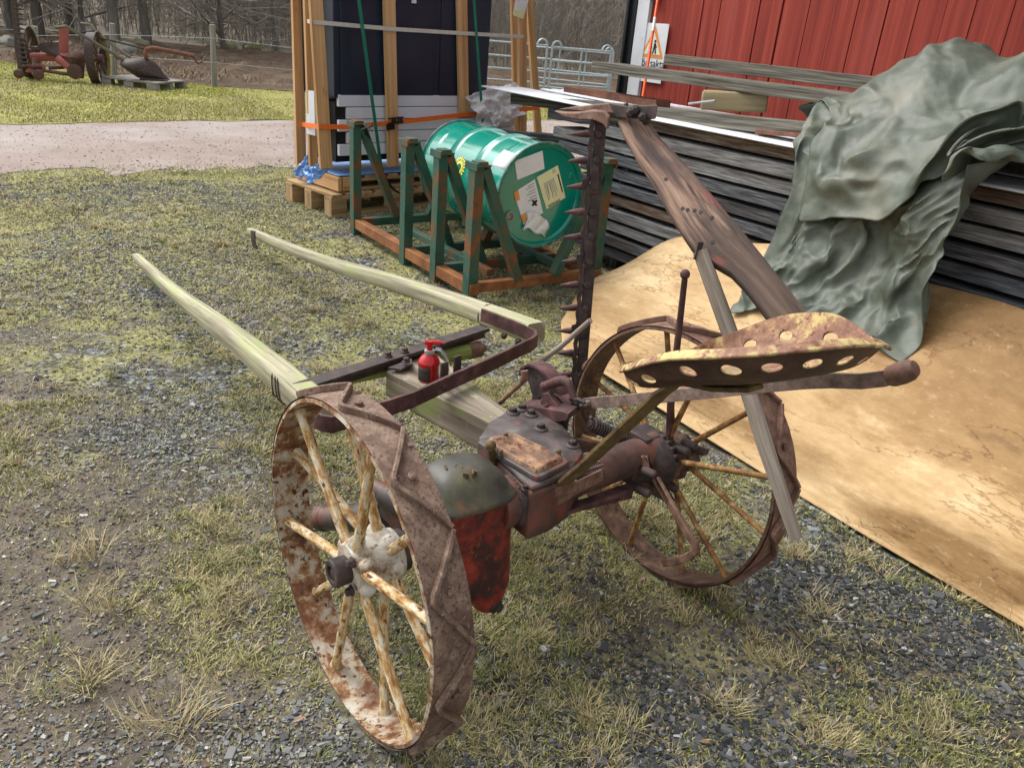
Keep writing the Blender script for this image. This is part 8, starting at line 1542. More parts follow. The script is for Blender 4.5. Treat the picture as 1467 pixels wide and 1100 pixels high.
TB = [[64,12,7,2,4,4,5,5,5,5,14,19,12,10,10,14,17,22,18,14,20,20,20,17,10,16,8,17,19,13,10,10,11,15,13,12,19,18,18,17,16,8,11,8,7,7,15,15,31,12,15,14],
[4,3,7,6,3,3,6,3,3,7,16,17,10,16,14,10,15,23,20,12,16,21,21,18,11,14,13,15,14,12,13,14,17,8,13,19,18,16,16,15,13,10,9,12,4,12,17,16,24,15,15,15],
[0,4,6,7,2,-2,2,6,10,2,18,16,13,20,14,7,15,18,23,13,14,20,20,16,15,16,13,14,11,13,13,14,15,16,15,17,18,17,13,14,12,8,13,9,12,13,18,11,25,14,14,15],
[4,3,4,1,-4,-3,2,10,11,14,15,15,19,21,6,6,15,20,18,14,16,17,18,19,15,14,16,13,12,13,14,14,18,15,17,16,16,16,16,12,11,12,9,13,13,17,13,10,26,14,14,14],
[-4,7,0,3,-8,6,3,4,15,7,19,19,16,18,13,4,6,24,21,14,15,16,16,20,18,13,12,16,12,13,14,14,18,19,14,16,18,15,14,14,11,10,14,14,16,16,5,12,27,14,14,15],
[3,3,7,-1,-12,3,12,9,10,3,15,17,19,21,13,6,-2,24,24,17,13,15,16,18,16,15,16,14,13,13,14,16,19,16,15,17,17,16,15,11,11,11,13,14,17,13,7,15,27,16,13,15],
[-4,9,6,-3,-12,3,13,13,7,7,13,11,21,23,15,8,-4,24,25,13,14,14,15,17,17,15,16,16,13,13,14,17,16,15,17,17,16,13,13,11,14,14,13,15,16,12,7,16,28,15,14,14],
[0,11,1,-3,-8,1,13,13,11,10,13,8,14,23,16,10,-2,22,29,9,16,16,13,14,17,15,15,16,16,14,15,14,16,17,16,15,12,14,13,13,12,16,15,17,15,13,6,15,30,14,14,15],
[0,10,0,-1,-4,-4,13,12,9,5,19,18,4,16,17,12,5,20,29,10,16,16,16,13,16,14,14,15,16,15,15,15,17,17,14,13,15,13,13,8,17,18,18,13,13,13,12,18,24,15,13,15],
[-2,13,3,2,6,-11,-2,17,1,6,27,16,10,8,15,15,13,10,29,12,18,17,15,15,14,14,14,15,15,15,16,16,16,14,14,15,13,13,11,11,17,17,20,15,12,12,18,17,20,15,13,14],
[-5,14,7,4,12,-14,-6,15,0,2,28,21,9,15,8,16,14,6,26,15,21,17,15,16,15,14,14,15,15,15,15,15,14,14,15,12,12,14,12,13,15,19,17,17,14,9,23,18,17,15,13,13],
[-5,14,9,4,12,-11,0,5,-3,2,28,28,13,12,14,11,13,7,18,18,22,19,15,15,16,15,13,16,15,13,15,15,14,14,12,15,11,12,13,10,20,19,13,17,19,9,24,20,14,14,13,13],
[-4,12,13,4,9,-6,7,1,-8,0,24,29,20,15,15,12,11,8,13,18,20,20,20,12,13,18,15,14,13,15,14,15,14,12,15,14,12,10,14,12,17,17,15,15,20,12,23,24,10,15,12,12],
[0,5,15,9,5,1,8,4,-8,-3,19,24,22,19,14,14,12,13,13,11,18,21,20,16,12,15,14,15,14,15,15,13,13,14,15,10,14,10,15,11,17,20,11,17,21,14,22,26,8,13,11,13],
[0,5,11,14,4,7,2,8,5,-6,11,21,20,17,15,15,12,16,14,9,14,20,20,19,16,13,15,14,14,14,13,13,14,14,12,12,14,12,11,8,19,21,15,17,20,15,24,26,5,10,12,12],
[-1,7,10,14,7,14,2,-2,11,5,6,19,16,17,14,12,12,15,18,11,11,15,20,18,20,15,15,13,13,13,12,14,14,12,14,12,12,9,10,10,23,22,16,20,18,17,24,24,3,7,12,12],
[0,7,9,13,15,12,3,-3,6,13,15,14,9,15,14,7,16,15,17,15,11,10,18,20,19,18,14,13,14,14,13,12,12,14,15,14,8,8,11,9,25,26,14,17,17,22,25,21,-1,10,9,13],
[4,2,7,14,13,7,8,6,8,11,10,11,15,15,12,6,17,14,18,14,15,11,13,19,19,17,15,15,14,15,12,11,13,15,16,13,5,10,9,14,20,24,12,19,19,27,26,18,-4,8,11,14],
[3,-3,3,10,15,11,9,11,10,8,10,12,13,17,12,8,15,10,22,13,14,16,11,17,19,17,14,15,15,15,9,13,15,16,15,10,9,10,8,10,19,21,14,22,22,30,23,17,-4,5,13,14],
[7,-9,0,6,13,17,11,14,10,8,14,10,8,17,14,11,13,11,16,17,12,14,16,15,18,19,17,16,14,14,12,8,14,15,14,7,13,7,7,13,19,18,17,24,25,30,21,15,-8,9,14,15],
[12,-13,-6,3,13,13,15,22,10,11,12,6,8,13,13,12,13,13,12,18,13,13,15,18,19,16,17,15,15,14,12,13,14,13,8,10,12,8,7,14,18,20,15,26,28,27,19,14,-9,12,15,15],
[6,-6,-10,-4,8,15,19,22,12,6,12,7,10,12,13,11,12,14,11,14,16,13,13,17,21,18,17,15,15,15,9,14,13,13,5,13,11,8,8,18,17,19,16,25,25,21,18,22,-7,14,14,16],
[3,2,-10,-10,-2,15,22,21,13,7,13,6,11,12,14,11,10,12,14,11,15,15,13,15,20,19,18,16,16,16,12,13,10,9,10,12,7,9,14,18,17,16,18,22,22,15,19,26,5,8,15,16],
[7,5,-10,-11,-9,7,20,19,18,10,14,6,12,12,14,14,10,8,13,11,12,15,15,14,18,22,19,15,17,16,15,12,7,8,11,12,8,7,17,22,13,16,17,21,20,14,18,27,13,8,15,16],
[5,8,-8,-12,-9,-4,13,20,17,18,14,5,13,10,16,11,9,10,16,12,11,11,16,18,14,20,18,17,17,17,15,12,6,11,12,9,10,10,19,15,15,16,19,16,19,16,18,27,15,9,15,16],
[-1,13,0,-13,-10,-9,3,17,19,18,17,7,11,11,14,13,11,10,14,14,11,11,13,19,16,16,18,17,17,17,16,12,9,10,11,10,9,14,17,15,14,17,19,15,15,18,22,22,19,11,14,15],
[-9,11,13,-2,-13,-11,-7,10,19,21,20,9,10,10,14,14,13,10,12,14,12,15,11,15,17,15,16,16,16,17,17,14,12,11,8,11,12,14,15,16,15,16,19,18,10,16,20,25,21,12,14,15],
[-13,11,15,15,-8,-13,-12,-1,16,23,27,14,9,9,11,16,13,11,11,16,10,12,15,12,14,15,16,15,16,17,17,15,12,10,11,12,14,13,15,16,15,18,15,18,16,8,18,27,23,12,15,15],
[-8,10,13,18,9,-14,-12,-8,10,21,30,20,7,7,16,16,12,8,13,18,11,9,15,13,13,13,14,15,15,17,16,15,12,12,13,13,12,13,16,16,17,15,16,18,16,12,14,28,22,12,15,14],
[6,2,7,16,21,-6,-13,-11,1,15,33,28,2,11,15,18,12,8,12,17,13,10,16,14,11,14,15,15,14,15,14,15,12,11,12,12,13,14,17,17,16,14,18,17,16,11,18,30,16,12,14,15],
[16,-1,0,4,18,14,-13,-13,-8,7,33,34,4,10,14,21,14,9,11,15,13,12,16,15,14,12,14,16,14,15,15,13,10,8,13,13,12,13,17,19,17,15,16,17,13,12,21,27,17,11,13,14],
[7,8,-1,-2,3,17,1,-13,-11,-2,29,37,8,7,15,19,17,5,17,13,13,13,16,16,16,13,13,16,14,16,12,13,10,6,11,13,13,15,18,18,18,13,17,16,12,13,20,24,20,12,11,13],
[-4,21,6,-1,-3,3,9,-6,-11,-7,21,38,13,4,12,19,18,5,16,15,12,13,17,18,16,15,14,16,13,13,14,9,5,10,12,13,15,17,17,16,17,14,17,16,13,13,17,24,21,12,8,13],
[-6,22,18,7,-1,-4,1,2,-7,-10,13,37,14,2,12,18,18,6,13,17,13,11,18,21,17,13,15,16,15,13,8,8,10,13,7,14,14,16,17,17,14,14,16,18,15,12,18,24,19,11,8,13],
[-10,18,22,18,10,1,-4,1,-3,-12,5,29,18,2,14,16,16,8,14,14,15,11,16,23,19,15,13,15,15,10,11,10,13,11,2,15,14,16,17,17,12,14,16,18,15,12,22,23,16,10,8,14],
[-9,21,20,21,12,10,4,-5,-13,-7,1,24,21,10,11,13,15,14,11,15,14,14,12,21,21,19,16,13,10,13,13,13,8,6,13,6,16,16,15,15,15,14,16,18,12,13,22,28,11,9,8,15],
[-13,19,24,24,15,9,8,-5,-12,-9,6,20,21,17,9,12,15,14,11,14,14,14,12,19,21,19,17,16,14,11,14,9,8,5,11,11,14,16,15,15,15,16,15,13,13,14,23,27,5,13,10,14],
[-7,19,21,23,16,9,9,3,-2,-7,4,14,18,19,12,12,12,13,12,13,15,13,14,15,21,19,17,16,15,14,12,3,8,11,11,13,15,14,15,15,18,15,11,9,17,19,22,25,0,13,12,16],
[1,12,19,19,18,8,11,14,8,-3,1,7,15,18,14,13,10,14,10,13,13,15,14,13,17,19,20,16,15,13,12,11,6,10,13,15,13,12,13,15,17,18,4,13,17,24,21,22,-1,12,13,17],
[1,5,14,19,19,11,11,13,10,13,4,3,11,15,15,16,6,12,12,11,14,14,15,14,14,18,19,17,16,14,13,6,10,14,14,14,12,14,14,11,14,18,12,5,23,22,24,15,1,13,13,16],
[11,-1,6,12,17,17,10,11,14,11,12,7,11,15,16,16,5,7,12,13,13,14,14,15,13,16,19,17,15,15,14,7,12,14,15,14,14,13,13,10,12,21,14,9,18,25,19,15,1,12,14,16],
[7,3,3,3,6,15,15,13,13,14,12,10,13,14,18,19,9,6,8,10,14,14,14,14,16,11,17,17,17,15,15,11,9,15,15,15,14,13,12,12,17,18,11,11,18,25,15,15,3,12,14,15],
[14,1,3,3,3,1,13,14,13,14,13,17,14,14,14,17,11,12,10,7,9,15,15,14,15,17,8,15,16,16,15,11,13,15,16,15,15,14,14,15,18,14,12,13,17,23,11,16,4,12,13,15],
[15,-1,0,3,4,3,5,11,10,8,15,19,20,14,13,13,15,11,9,12,7,9,15,15,14,17,16,11,13,14,15,15,15,16,16,16,15,15,15,14,15,15,10,18,19,14,12,15,6,12,13,15],
[14,-2,1,4,3,4,4,6,8,-6,14,22,22,16,14,11,12,15,8,12,12,10,9,14,14,13,16,15,15,13,15,15,16,16,16,16,16,16,15,14,16,14,16,15,14,16,11,14,8,12,13,14],
[17,-1,0,3,1,3,2,1,-3,-1,9,23,19,17,16,14,11,11,13,13,10,11,12,12,14,13,11,14,17,15,15,14,16,16,16,17,16,17,15,18,14,16,15,15,12,16,11,14,8,12,13,13],
[-12,1,2,10,5,-4,0,-6,-1,0,14,24,16,14,14,15,17,17,11,15,14,6,11,15,15,12,13,12,13,15,16,14,16,16,17,17,17,16,19,16,16,16,13,14,14,10,14,12,10,12,12,14],
[-17,2,7,13,0,0,-3,-6,0,9,19,22,14,15,15,12,14,18,17,13,12,12,10,12,15,15,12,12,12,13,15,16,16,16,18,17,17,19,16,20,15,14,13,12,11,12,13,11,12,12,12,14],
[-15,1,11,10,2,4,3,-5,-2,18,18,16,14,16,16,14,13,17,17,14,11,9,14,15,15,12,11,14,12,10,15,16,17,16,18,17,18,18,19,19,15,13,11,12,11,11,11,10,16,12,12,13],
[-15,7,9,8,7,11,10,1,-7,4,25,20,14,18,9,12,15,16,16,15,14,13,14,13,15,13,11,14,9,13,11,16,16,17,17,18,17,18,19,19,14,13,12,12,10,9,10,9,21,11,12,14],
[-9,6,8,10,4,14,12,13,3,-4,9,24,17,10,11,14,15,17,16,15,15,16,16,15,15,15,13,8,8,11,15,16,16,16,15,18,18,17,18,18,14,13,13,9,8,10,10,10,24,12,12,13],
[-7,4,7,9,7,12,10,10,16,10,2,14,14,13,13,13,13,17,16,14,16,17,15,16,15,16,11,9,11,14,16,16,15,16,17,14,17,17,19,16,14,14,14,8,5,9,11,11,26,12,12,14],
[-11,10,4,7,7,9,12,11,14,16,15,10,7,11,11,12,14,16,18,15,15,16,16,16,16,14,11,13,15,15,16,15,15,15,14,16,17,17,18,16,15,13,14,9,7,5,10,11,29,13,12,14],
[-8,12,0,4,6,11,13,14,8,14,24,23,10,9,5,12,7,17,19,15,15,14,15,16,16,16,14,15,15,14,14,14,14,14,16,17,16,17,18,15,15,14,13,12,10,7,4,10,31,14,12,14],
[-9,11,-3,5,10,15,9,10,12,10,21,24,15,16,10,4,8,17,21,17,14,14,13,13,15,15,16,15,14,14,14,14,14,15,15,17,17,17,16,16,16,16,11,11,11,11,9,8,34,9,12,15],
[-12,13,-3,6,8,18,20,7,2,10,18,25,18,16,8,9,13,16,19,18,16,15,12,12,14,13,14,15,14,13,14,14,14,15,16,17,17,17,16,16,16,18,11,11,12,12,11,9,36,7,12,15],
[-11,14,2,10,10,13,21,12,4,9,11,19,17,21,10,11,13,13,19,19,19,15,11,13,11,13,13,13,13,13,14,14,14,14,16,17,17,18,17,17,17,18,12,12,11,11,11,14,36,7,13,15],
[1,8,12,6,13,12,15,17,10,5,13,13,9,13,16,12,13,13,17,19,21,19,14,10,14,14,12,11,12,12,14,15,14,14,15,15,16,18,18,18,18,18,13,12,13,12,12,16,35,8,13,15],
[3,9,15,9,9,12,13,17,14,5,10,13,11,10,9,12,12,12,18,14,17,19,17,15,14,11,13,12,13,13,15,15,14,14,15,15,16,16,18,17,18,18,13,13,13,13,12,15,39,11,12,16],
[-3,17,16,13,9,11,12,16,14,8,10,11,6,7,12,13,12,9,12,14,14,15,17,16,15,15,14,14,13,15,15,14,14,13,14,16,15,15,18,17,17,19,13,14,13,13,12,15,42,13,13,16],
[5,18,17,15,9,9,10,15,16,11,6,10,9,7,6,9,11,12,11,12,14,14,14,15,17,17,15,14,15,16,14,14,13,13,14,16,15,15,15,17,18,18,14,14,14,14,15,17,39,15,15,15],
[11,14,14,14,17,-1,13,8,14,14,15,11,7,8,3,9,10,11,12,13,13,14,13,14,12,15,15,15,16,16,14,13,15,13,15,14,15,14,15,15,19,18,15,16,15,16,16,18,36,17,16,16]]
TC = [[0,19,18,16,14,14,16,18,19,19,23,15,9,14,8,2,9,13,12,6,-13,0,-7,-2,0,-4,-12,-5,-5,-11,-12,-9,-4,-3,4,-9,1,3,-1,5,-5,-1,-2,11,7,2,1,-7,-6,0,0,0],
[3,19,18,17,15,14,14,17,18,18,23,19,15,7,-4,5,14,16,7,10,-4,-11,-2,-3,3,-10,-5,-3,-11,-7,-1,-10,-8,-8,-2,-1,1,-1,-2,-8,2,3,-2,1,7,3,-2,7,-16,2,1,2],
[5,17,19,17,16,13,15,16,17,19,23,22,16,-6,-5,12,11,22,5,7,6,-13,-9,5,1,-8,-12,-3,-6,1,-1,-8,-14,-7,-5,0,-1,-6,-5,-2,7,-2,1,-8,0,3,3,14,-19,-3,6,1],
[5,16,17,16,16,16,15,11,17,19,28,26,11,-2,-6,13,6,12,19,3,6,-1,-15,-3,0,-9,-5,-7,1,1,-3,-6,-13,-14,1,-8,-8,-4,2,7,4,1,-5,-6,-7,-1,10,17,-24,-2,3,3],
[10,12,15,15,13,16,15,13,5,23,35,29,8,-4,6,5,8,8,10,12,0,2,-1,-15,1,-4,-11,0,-6,-5,-2,-2,-14,-7,-14,-7,3,3,0,10,4,-2,-3,-5,-7,-6,15,12,-33,2,5,1],
[6,14,12,15,16,16,5,10,10,20,34,32,7,1,5,6,10,11,6,5,6,3,1,-15,-11,-3,1,-8,-4,-8,-4,-6,-9,-16,-9,12,10,5,13,10,-2,-13,-13,-17,-8,3,20,9,-38,1,5,2],
[5,14,14,13,18,17,5,1,10,16,32,36,7,1,3,10,13,17,7,3,-4,1,6,-4,-14,-9,-1,-3,-5,-4,-7,-8,-13,-9,12,23,16,5,2,4,0,-5,-16,-34,-23,7,20,5,-39,1,4,1],
[4,14,16,12,16,18,7,-1,6,12,30,37,16,-3,4,10,12,22,12,9,-5,-12,0,5,-7,-18,-3,-7,-5,2,-5,-10,-5,17,19,15,7,6,0,-3,-1,-3,-17,-25,-31,-7,19,-2,-37,1,3,2],
[4,14,17,11,13,16,8,1,9,9,26,31,21,12,0,7,7,25,14,16,1,-10,-18,1,3,-16,-11,-2,-7,-10,-5,2,21,19,14,9,12,5,-2,-9,-1,-9,-15,-22,-14,-22,1,8,-48,1,3,2],
[3,13,17,13,5,16,12,7,9,10,16,29,15,20,10,5,5,19,17,20,7,-3,-18,-13,1,-5,-10,-3,-4,-4,1,9,18,11,10,11,8,3,-5,-6,-4,-14,-11,-13,-10,-24,-16,9,-54,2,3,2],
[2,14,16,14,9,8,11,14,13,9,10,23,15,16,18,9,6,13,16,21,10,4,-9,-20,-10,-1,-1,-3,4,-1,3,9,11,10,9,3,7,0,2,-2,-11,-12,-13,-5,-8,-21,-30,5,-58,2,4,3],
[2,13,16,16,12,7,11,11,17,12,5,17,16,17,15,15,6,14,8,21,9,5,7,-12,-13,-14,-7,4,8,7,5,7,11,9,1,7,3,4,6,-11,-8,-12,-11,-7,-5,-22,-30,-5,-59,2,5,2],
[3,14,15,17,14,9,10,12,16,13,6,12,16,14,14,15,9,17,8,10,11,9,8,3,-9,-13,-6,4,5,5,1,8,11,3,7,5,2,8,1,-13,-4,-15,-8,-9,-5,-22,-26,-20,-58,0,7,1],
[6,15,14,17,16,10,8,10,16,15,8,9,17,12,14,13,10,15,10,9,13,16,3,2,-3,-4,-1,4,3,0,0,7,7,5,6,-3,11,4,-8,-3,-3,-15,-12,-9,-5,-25,-25,-26,-57,-2,7,1],
[8,14,15,17,16,9,10,9,11,15,11,9,15,13,12,11,12,15,14,9,8,17,12,-2,-3,-3,2,4,2,0,4,6,8,4,-5,9,9,-4,-13,12,-11,-20,-6,-9,-10,-24,-20,-35,-55,-3,6,0],
[11,13,14,17,17,4,12,12,6,12,14,9,10,10,11,14,14,19,14,10,7,9,15,11,-3,-6,0,5,2,8,2,6,6,-8,9,10,3,-16,-2,9,-14,-24,-7,-1,-16,-18,-23,-43,-47,-7,5,1],
[13,11,14,15,9,10,12,11,10,7,8,11,13,9,9,16,12,19,20,11,9,6,7,12,9,-3,-1,3,3,10,4,2,-5,5,16,5,-10,-12,6,-12,-16,-17,-11,1,-15,-16,-30,-46,-36,-8,2,1],
[9,14,13,9,10,13,10,10,9,6,10,16,7,6,11,15,10,16,23,17,10,5,9,8,5,6,2,0,1,6,4,-1,4,16,11,-5,-15,-3,-3,-14,-15,-13,-13,-1,-18,-18,-36,-41,-30,-8,2,1],
[10,13,13,11,7,11,13,9,9,8,10,13,8,1,12,13,6,15,22,22,18,4,5,16,4,-4,5,5,4,4,-2,1,16,13,2,-11,-11,-1,-12,-14,-6,-17,-14,-3,-21,-20,-37,-33,-31,-8,3,1],
[9,13,13,12,9,6,13,10,11,9,6,7,12,6,6,10,4,8,26,20,24,13,2,12,19,-5,-4,5,5,4,4,3,13,2,-2,-15,-2,-5,-16,-6,-7,-18,-14,-7,-22,-20,-40,-26,-30,-8,2,1],
[13,10,12,13,8,9,9,8,15,7,-1,3,11,10,8,11,3,3,22,20,23,20,10,6,18,14,0,2,1,2,0,4,-4,-2,2,-6,2,-10,-18,-5,-10,-14,-15,-12,-21,-19,-21,-38,-34,-7,1,0],
[12,8,12,12,10,10,7,7,14,10,-16,1,14,10,9,16,4,-3,13,24,19,21,19,9,10,21,6,-2,-1,3,0,-3,2,5,-5,3,-2,-14,-20,-11,-8,-10,-14,-17,-16,-12,-12,-28,-59,-6,-2,-1],
[8,9,12,10,12,10,7,5,11,11,-13,-8,15,10,8,14,11,-1,1,20,21,18,20,18,8,17,6,4,10,5,-8,-7,6,9,-1,-2,-9,-14,-17,-16,-6,-11,-11,-13,-13,-10,-9,-21,-67,-19,-3,0],
[10,7,13,9,11,12,7,4,6,12,-8,-13,12,9,9,9,11,10,-7,12,21,18,17,21,17,7,12,17,10,2,-7,-11,1,8,0,-3,-11,-18,-16,-7,-12,-6,-9,-10,-10,-4,-12,-17,-68,-30,-5,-2],
[12,3,13,10,9,12,8,4,7,7,-4,-15,8,10,7,10,11,11,-7,4,15,20,19,22,21,9,12,14,10,3,-3,-12,-7,2,-3,-2,-7,-15,-8,-13,-5,-5,-5,-13,-5,-2,-13,-17,-67,-39,-7,0],
[6,7,10,12,8,10,11,4,5,9,-4,-19,6,8,8,8,9,14,1,-6,11,17,19,23,23,16,3,8,9,5,2,-3,-12,-9,-2,-3,-8,-5,-7,-7,-5,-5,-2,-13,-6,-4,-7,-17,-65,-41,-15,0],
[5,11,9,12,10,8,10,8,3,7,-3,-21,4,8,6,7,4,14,9,2,8,7,12,21,23,22,7,1,4,7,6,-1,-6,-11,-12,-5,-1,0,-6,-3,-4,-6,-5,-5,-12,-9,-5,-9,-67,-43,-20,0],
[9,12,8,10,12,8,6,11,6,3,-2,-20,-4,7,11,8,0,6,13,11,16,8,0,9,19,23,11,2,3,5,6,2,-7,-9,-5,-3,2,-3,-2,-4,-6,-4,-7,-3,-6,-15,-10,-6,-68,-45,-21,-2],
[7,14,10,7,13,8,6,8,9,4,-2,-20,-8,6,8,12,0,9,2,15,24,11,2,3,3,13,13,7,6,5,4,3,-3,-3,1,1,-5,-5,1,-7,-2,-7,-3,0,-8,-17,-20,-3,-66,-45,-23,-2],
[-1,19,14,10,6,13,5,5,10,8,-2,-18,-12,0,10,14,-1,11,5,6,28,18,2,0,3,1,5,10,8,4,4,5,0,-1,-1,5,-5,-3,0,-4,-2,-8,0,-2,-11,-20,-21,-6,-62,-45,-22,-3],
[-4,22,16,16,8,7,8,1,9,12,3,-14,-18,-6,13,14,-1,5,12,3,24,27,9,0,-2,5,5,8,1,3,5,6,2,-9,0,5,3,-6,-4,-1,-3,-12,0,-2,-14,-23,-13,-7,-65,-44,-21,-3],
[3,16,18,12,16,5,12,1,4,13,9,-10,-21,-9,11,16,-2,6,6,5,18,33,16,6,-2,-2,8,3,7,8,9,2,-7,-10,5,7,-1,-7,0,-5,-9,-15,-3,-3,-16,-16,-7,-12,-72,-41,-18,-3],
[17,0,14,14,9,14,12,8,-1,11,14,-6,-21,-10,6,14,1,6,2,5,12,32,23,10,7,-2,2,10,12,8,2,-8,-9,3,4,-4,1,-1,-6,-11,-5,-14,-10,-6,-14,-16,-10,-7,-77,-39,-12,-3],
[16,-3,1,9,11,10,17,16,1,7,16,-4,-16,-13,4,8,2,8,1,0,6,30,25,13,12,11,7,8,8,1,-7,-6,3,1,-10,-5,1,3,-5,-9,-3,-16,-11,-12,-10,-18,-12,-8,-78,-34,-8,-4],
[-11,9,9,-4,7,13,14,18,15,7,12,-1,-9,-16,1,6,-1,9,0,-5,4,24,29,16,10,16,14,10,2,-8,-3,8,1,-8,-16,-4,2,2,-4,-6,-2,-20,-11,-13,-10,-19,-10,-17,-74,-25,-9,-4],
[-15,10,15,11,-3,6,15,17,12,12,13,12,-4,-16,-3,8,-4,2,4,-7,2,12,34,24,15,7,10,11,5,1,7,0,-9,-14,-3,-11,-1,0,-4,5,-6,-21,-12,-10,-16,-17,-10,-26,-74,-12,-9,-3],
[7,8,9,10,7,-2,4,13,13,13,15,18,4,-9,-8,9,1,-6,4,-7,0,7,25,28,19,15,8,4,8,9,2,-6,-10,-10,3,-9,-6,-3,1,3,-10,-20,-10,-15,-17,-16,-10,-30,-74,-1,-11,-1],
[9,10,8,8,5,-2,-5,9,17,9,15,16,12,-1,-10,4,10,-7,-2,-4,-5,6,15,27,19,17,13,10,2,3,3,-9,-10,-4,4,-1,-1,-2,-1,-4,-14,-21,-10,-15,-17,-15,-16,-43,-50,-1,-11,-1],
[3,14,10,8,5,-7,0,1,12,17,10,11,12,7,-5,-4,14,2,-9,-4,-6,-1,12,24,20,16,13,14,8,-3,-5,-1,-12,-2,-5,1,3,2,-7,-6,-17,-12,-12,-12,-17,-20,-26,-38,-37,-1,-10,0],
[0,15,10,8,10,-6,2,0,7,9,8,9,12,11,2,-5,10,11,-5,-7,-5,-8,5,18,26,11,13,12,8,6,0,-11,-8,-3,3,-4,-3,-1,-4,-11,-12,-12,-6,-17,-15,-33,-35,-9,-40,-1,-8,-1],
[-3,11,14,12,10,1,1,2,3,8,-3,10,9,8,7,4,3,13,5,-4,-8,-9,-3,10,25,19,7,8,9,6,5,-10,-6,-4,-1,-1,-3,-5,-7,4,-18,-18,-1,-16,-27,-44,-22,6,-43,-1,-7,0],
[4,9,9,8,10,9,5,4,4,2,-1,4,11,8,2,6,4,8,8,5,-5,-5,-8,-5,17,28,13,2,6,5,4,-1,-10,-4,-3,-1,-4,-5,3,2,-18,-23,-4,-22,-36,-42,0,5,-43,0,-6,-1],
[-5,13,8,2,8,10,12,9,6,6,-3,-4,8,12,13,3,3,-4,4,7,3,-1,-4,-8,-2,22,24,12,7,5,3,-10,-7,-4,-4,-3,-3,3,3,-6,-21,-20,-13,-28,-47,-22,11,3,-42,0,-5,0],
[-6,16,10,9,5,3,12,11,11,9,0,-7,-2,12,15,13,-1,0,-10,3,2,2,2,-2,-5,4,16,17,14,10,7,-1,-4,-5,-4,-4,-3,-5,-8,-15,-22,-13,-19,-40,-36,-1,11,0,-39,0,-3,1],
[-3,13,11,9,5,9,12,8,7,11,4,-3,-4,5,11,15,5,-1,-10,1,-3,-2,0,3,3,-3,7,11,8,13,11,4,-3,-4,-5,-5,-7,-8,-12,-14,-11,-16,-36,-31,-10,-2,11,0,-37,0,-2,1],
[-8,16,11,7,4,9,12,5,6,12,8,2,4,1,3,6,13,-4,-4,4,-6,-7,-5,0,3,2,1,12,7,3,9,7,-2,-5,-2,-4,-6,-8,-13,-9,-19,-33,-19,-8,-12,0,11,2,-37,0,-1,0],
[-6,12,10,2,1,11,16,11,11,10,1,2,12,3,-2,7,9,5,-7,0,3,-10,-12,-5,1,0,1,4,10,7,4,1,3,5,2,-4,-7,-15,-13,-27,-30,-12,-5,-2,-8,1,9,6,-40,1,0,1],
[-3,12,3,1,13,12,8,10,9,5,2,4,6,1,-6,4,18,14,4,-2,-1,-8,-12,-12,-4,-2,2,-6,3,7,5,8,6,6,2,-5,-12,-21,-25,-27,-4,-3,-5,-8,1,6,10,8,-44,1,2,0],
[1,10,3,2,9,12,6,6,5,6,6,4,2,0,1,2,11,19,13,1,-5,-13,-12,-10,-6,-6,3,-11,-17,-4,11,12,6,2,-6,-3,-7,-15,-10,-7,-7,-5,-10,-3,7,7,10,9,-48,3,3,0],
[1,9,13,1,7,-5,9,9,-3,5,6,5,2,0,7,8,0,8,18,12,-3,-11,-14,-11,-6,-7,-9,-11,-17,-7,-6,6,4,3,5,4,-1,-5,-9,-8,-3,-7,-7,0,8,7,12,8,-49,3,5,0],
[9,6,12,8,1,2,-2,1,3,-6,9,4,-3,8,7,5,4,3,1,9,9,-4,-8,-5,-11,-11,-16,-17,-5,-9,-3,1,3,3,9,0,1,0,-9,-10,-7,-3,-3,9,10,4,5,7,-45,2,6,2],
[14,1,5,8,7,1,-4,-6,-6,0,7,9,-1,2,3,1,4,4,3,5,-1,-4,-5,-6,-12,-16,-5,1,-6,-1,4,3,-1,-2,-4,1,-4,-1,-3,-8,-8,-4,0,10,11,6,1,1,-36,1,5,2],
[11,1,-3,2,2,5,0,-4,-8,-7,5,9,3,5,4,1,-3,4,1,4,4,1,-3,-7,-7,-9,-6,0,1,1,0,-3,-5,-6,-7,-5,-6,-1,-2,-3,-4,-4,-2,9,9,8,3,0,-34,0,5,3],
[-2,-2,5,-3,-1,2,2,-5,-2,-2,-7,4,8,4,1,3,6,0,2,-6,1,7,3,2,0,-1,-4,-3,-5,-5,-7,-9,-8,-7,-6,-5,-5,-1,-2,-1,0,0,-2,3,5,7,7,5,-33,-1,6,2],
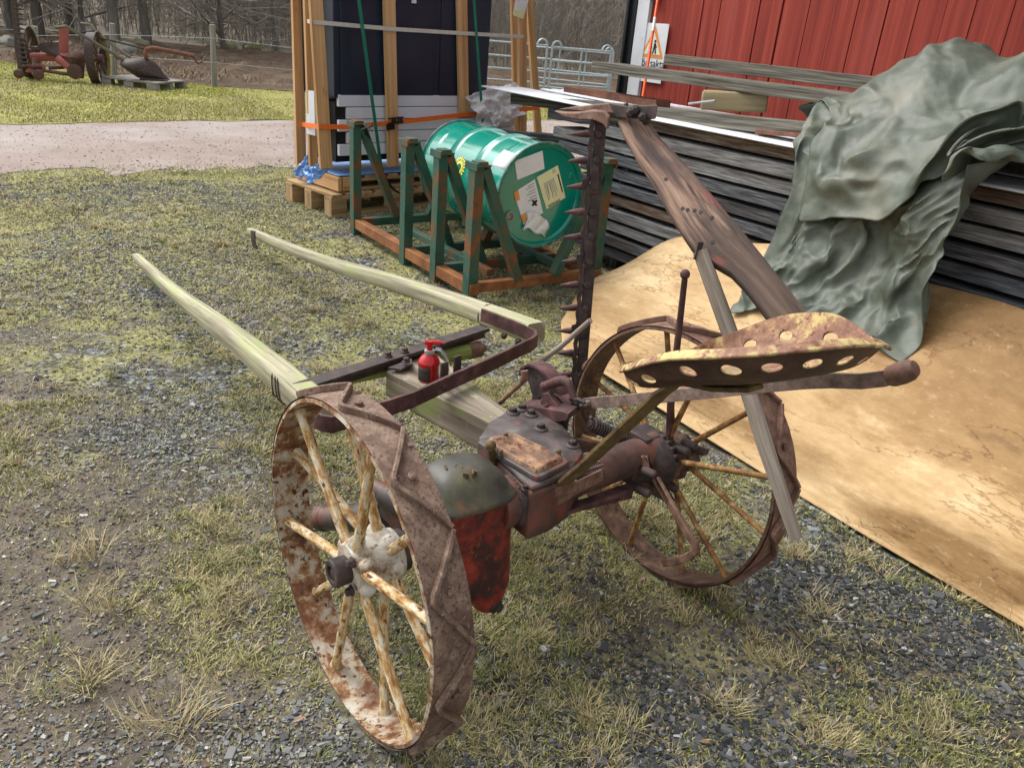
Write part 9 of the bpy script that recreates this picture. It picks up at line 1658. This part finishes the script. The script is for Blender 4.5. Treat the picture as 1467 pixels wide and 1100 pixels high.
[1,-8,6,-5,-8,0,7,-1,-7,0,7,-2,2,-1,0,6,4,3,3,-1,-5,0,3,1,2,2,-2,-5,-5,-7,-8,-8,-8,-7,-5,-4,-1,0,0,2,1,1,1,1,1,2,6,7,-21,-6,6,2],
[-7,-1,-5,-6,-6,-1,7,2,-3,0,3,2,-2,6,0,-2,1,3,6,3,1,0,-7,-4,0,0,-1,-5,-6,-7,-7,-6,-6,-4,-3,0,-1,2,3,2,4,1,1,0,0,1,2,4,-10,-9,4,1],
[-8,7,-13,-9,-4,5,4,1,-7,-2,3,6,3,-3,-1,0,1,6,5,3,3,1,-4,-4,-8,-4,-3,-5,-5,-5,-4,-3,-3,-1,-1,-1,0,1,2,-1,2,3,2,3,1,0,2,1,-1,-10,2,0],
[-15,13,-4,-1,-1,2,-6,1,-4,3,0,-4,-1,5,2,0,0,-7,2,7,2,2,-1,-4,2,0,-6,-8,-6,-4,-1,2,1,-2,1,-3,-3,-3,-2,-1,2,1,-2,0,0,-1,2,4,13,-11,0,0],
[-15,17,11,0,5,2,-6,-2,-4,-1,-9,-2,0,-2,0,2,2,2,-1,-1,-1,-1,-1,-3,2,7,-2,-5,-5,0,3,2,1,0,0,0,-1,-3,-4,-4,-1,-3,-2,-1,0,1,1,2,12,-8,-3,0],
[-13,16,15,8,5,5,0,-3,-5,-4,-7,-8,-5,-4,1,3,2,-2,3,0,0,-2,-1,-3,-1,3,0,-2,-2,-1,1,-2,-2,0,1,3,1,0,0,-2,-1,-1,-1,-1,-3,1,6,4,3,-3,-5,-1],
[-11,16,15,11,8,9,4,1,-6,-3,-4,-8,-7,-8,-7,-3,1,0,0,2,0,0,1,2,-1,0,-2,-3,-3,-2,0,0,0,0,-1,1,0,0,0,0,1,1,0,-2,0,0,3,6,5,-1,-4,-3],
[-7,13,12,12,14,5,7,11,-2,0,-6,-9,-3,-8,-7,-9,-8,-2,0,0,0,-1,0,0,0,3,0,0,0,0,-1,0,0,0,1,-1,0,0,0,1,-1,0,0,4,1,-1,-1,-1,1,1,2,-1]]
finish(drape(TA, TB, TC, [-2.897, 3.065, 0.707]).build('folded_layer', TARP, tp, ang=180))
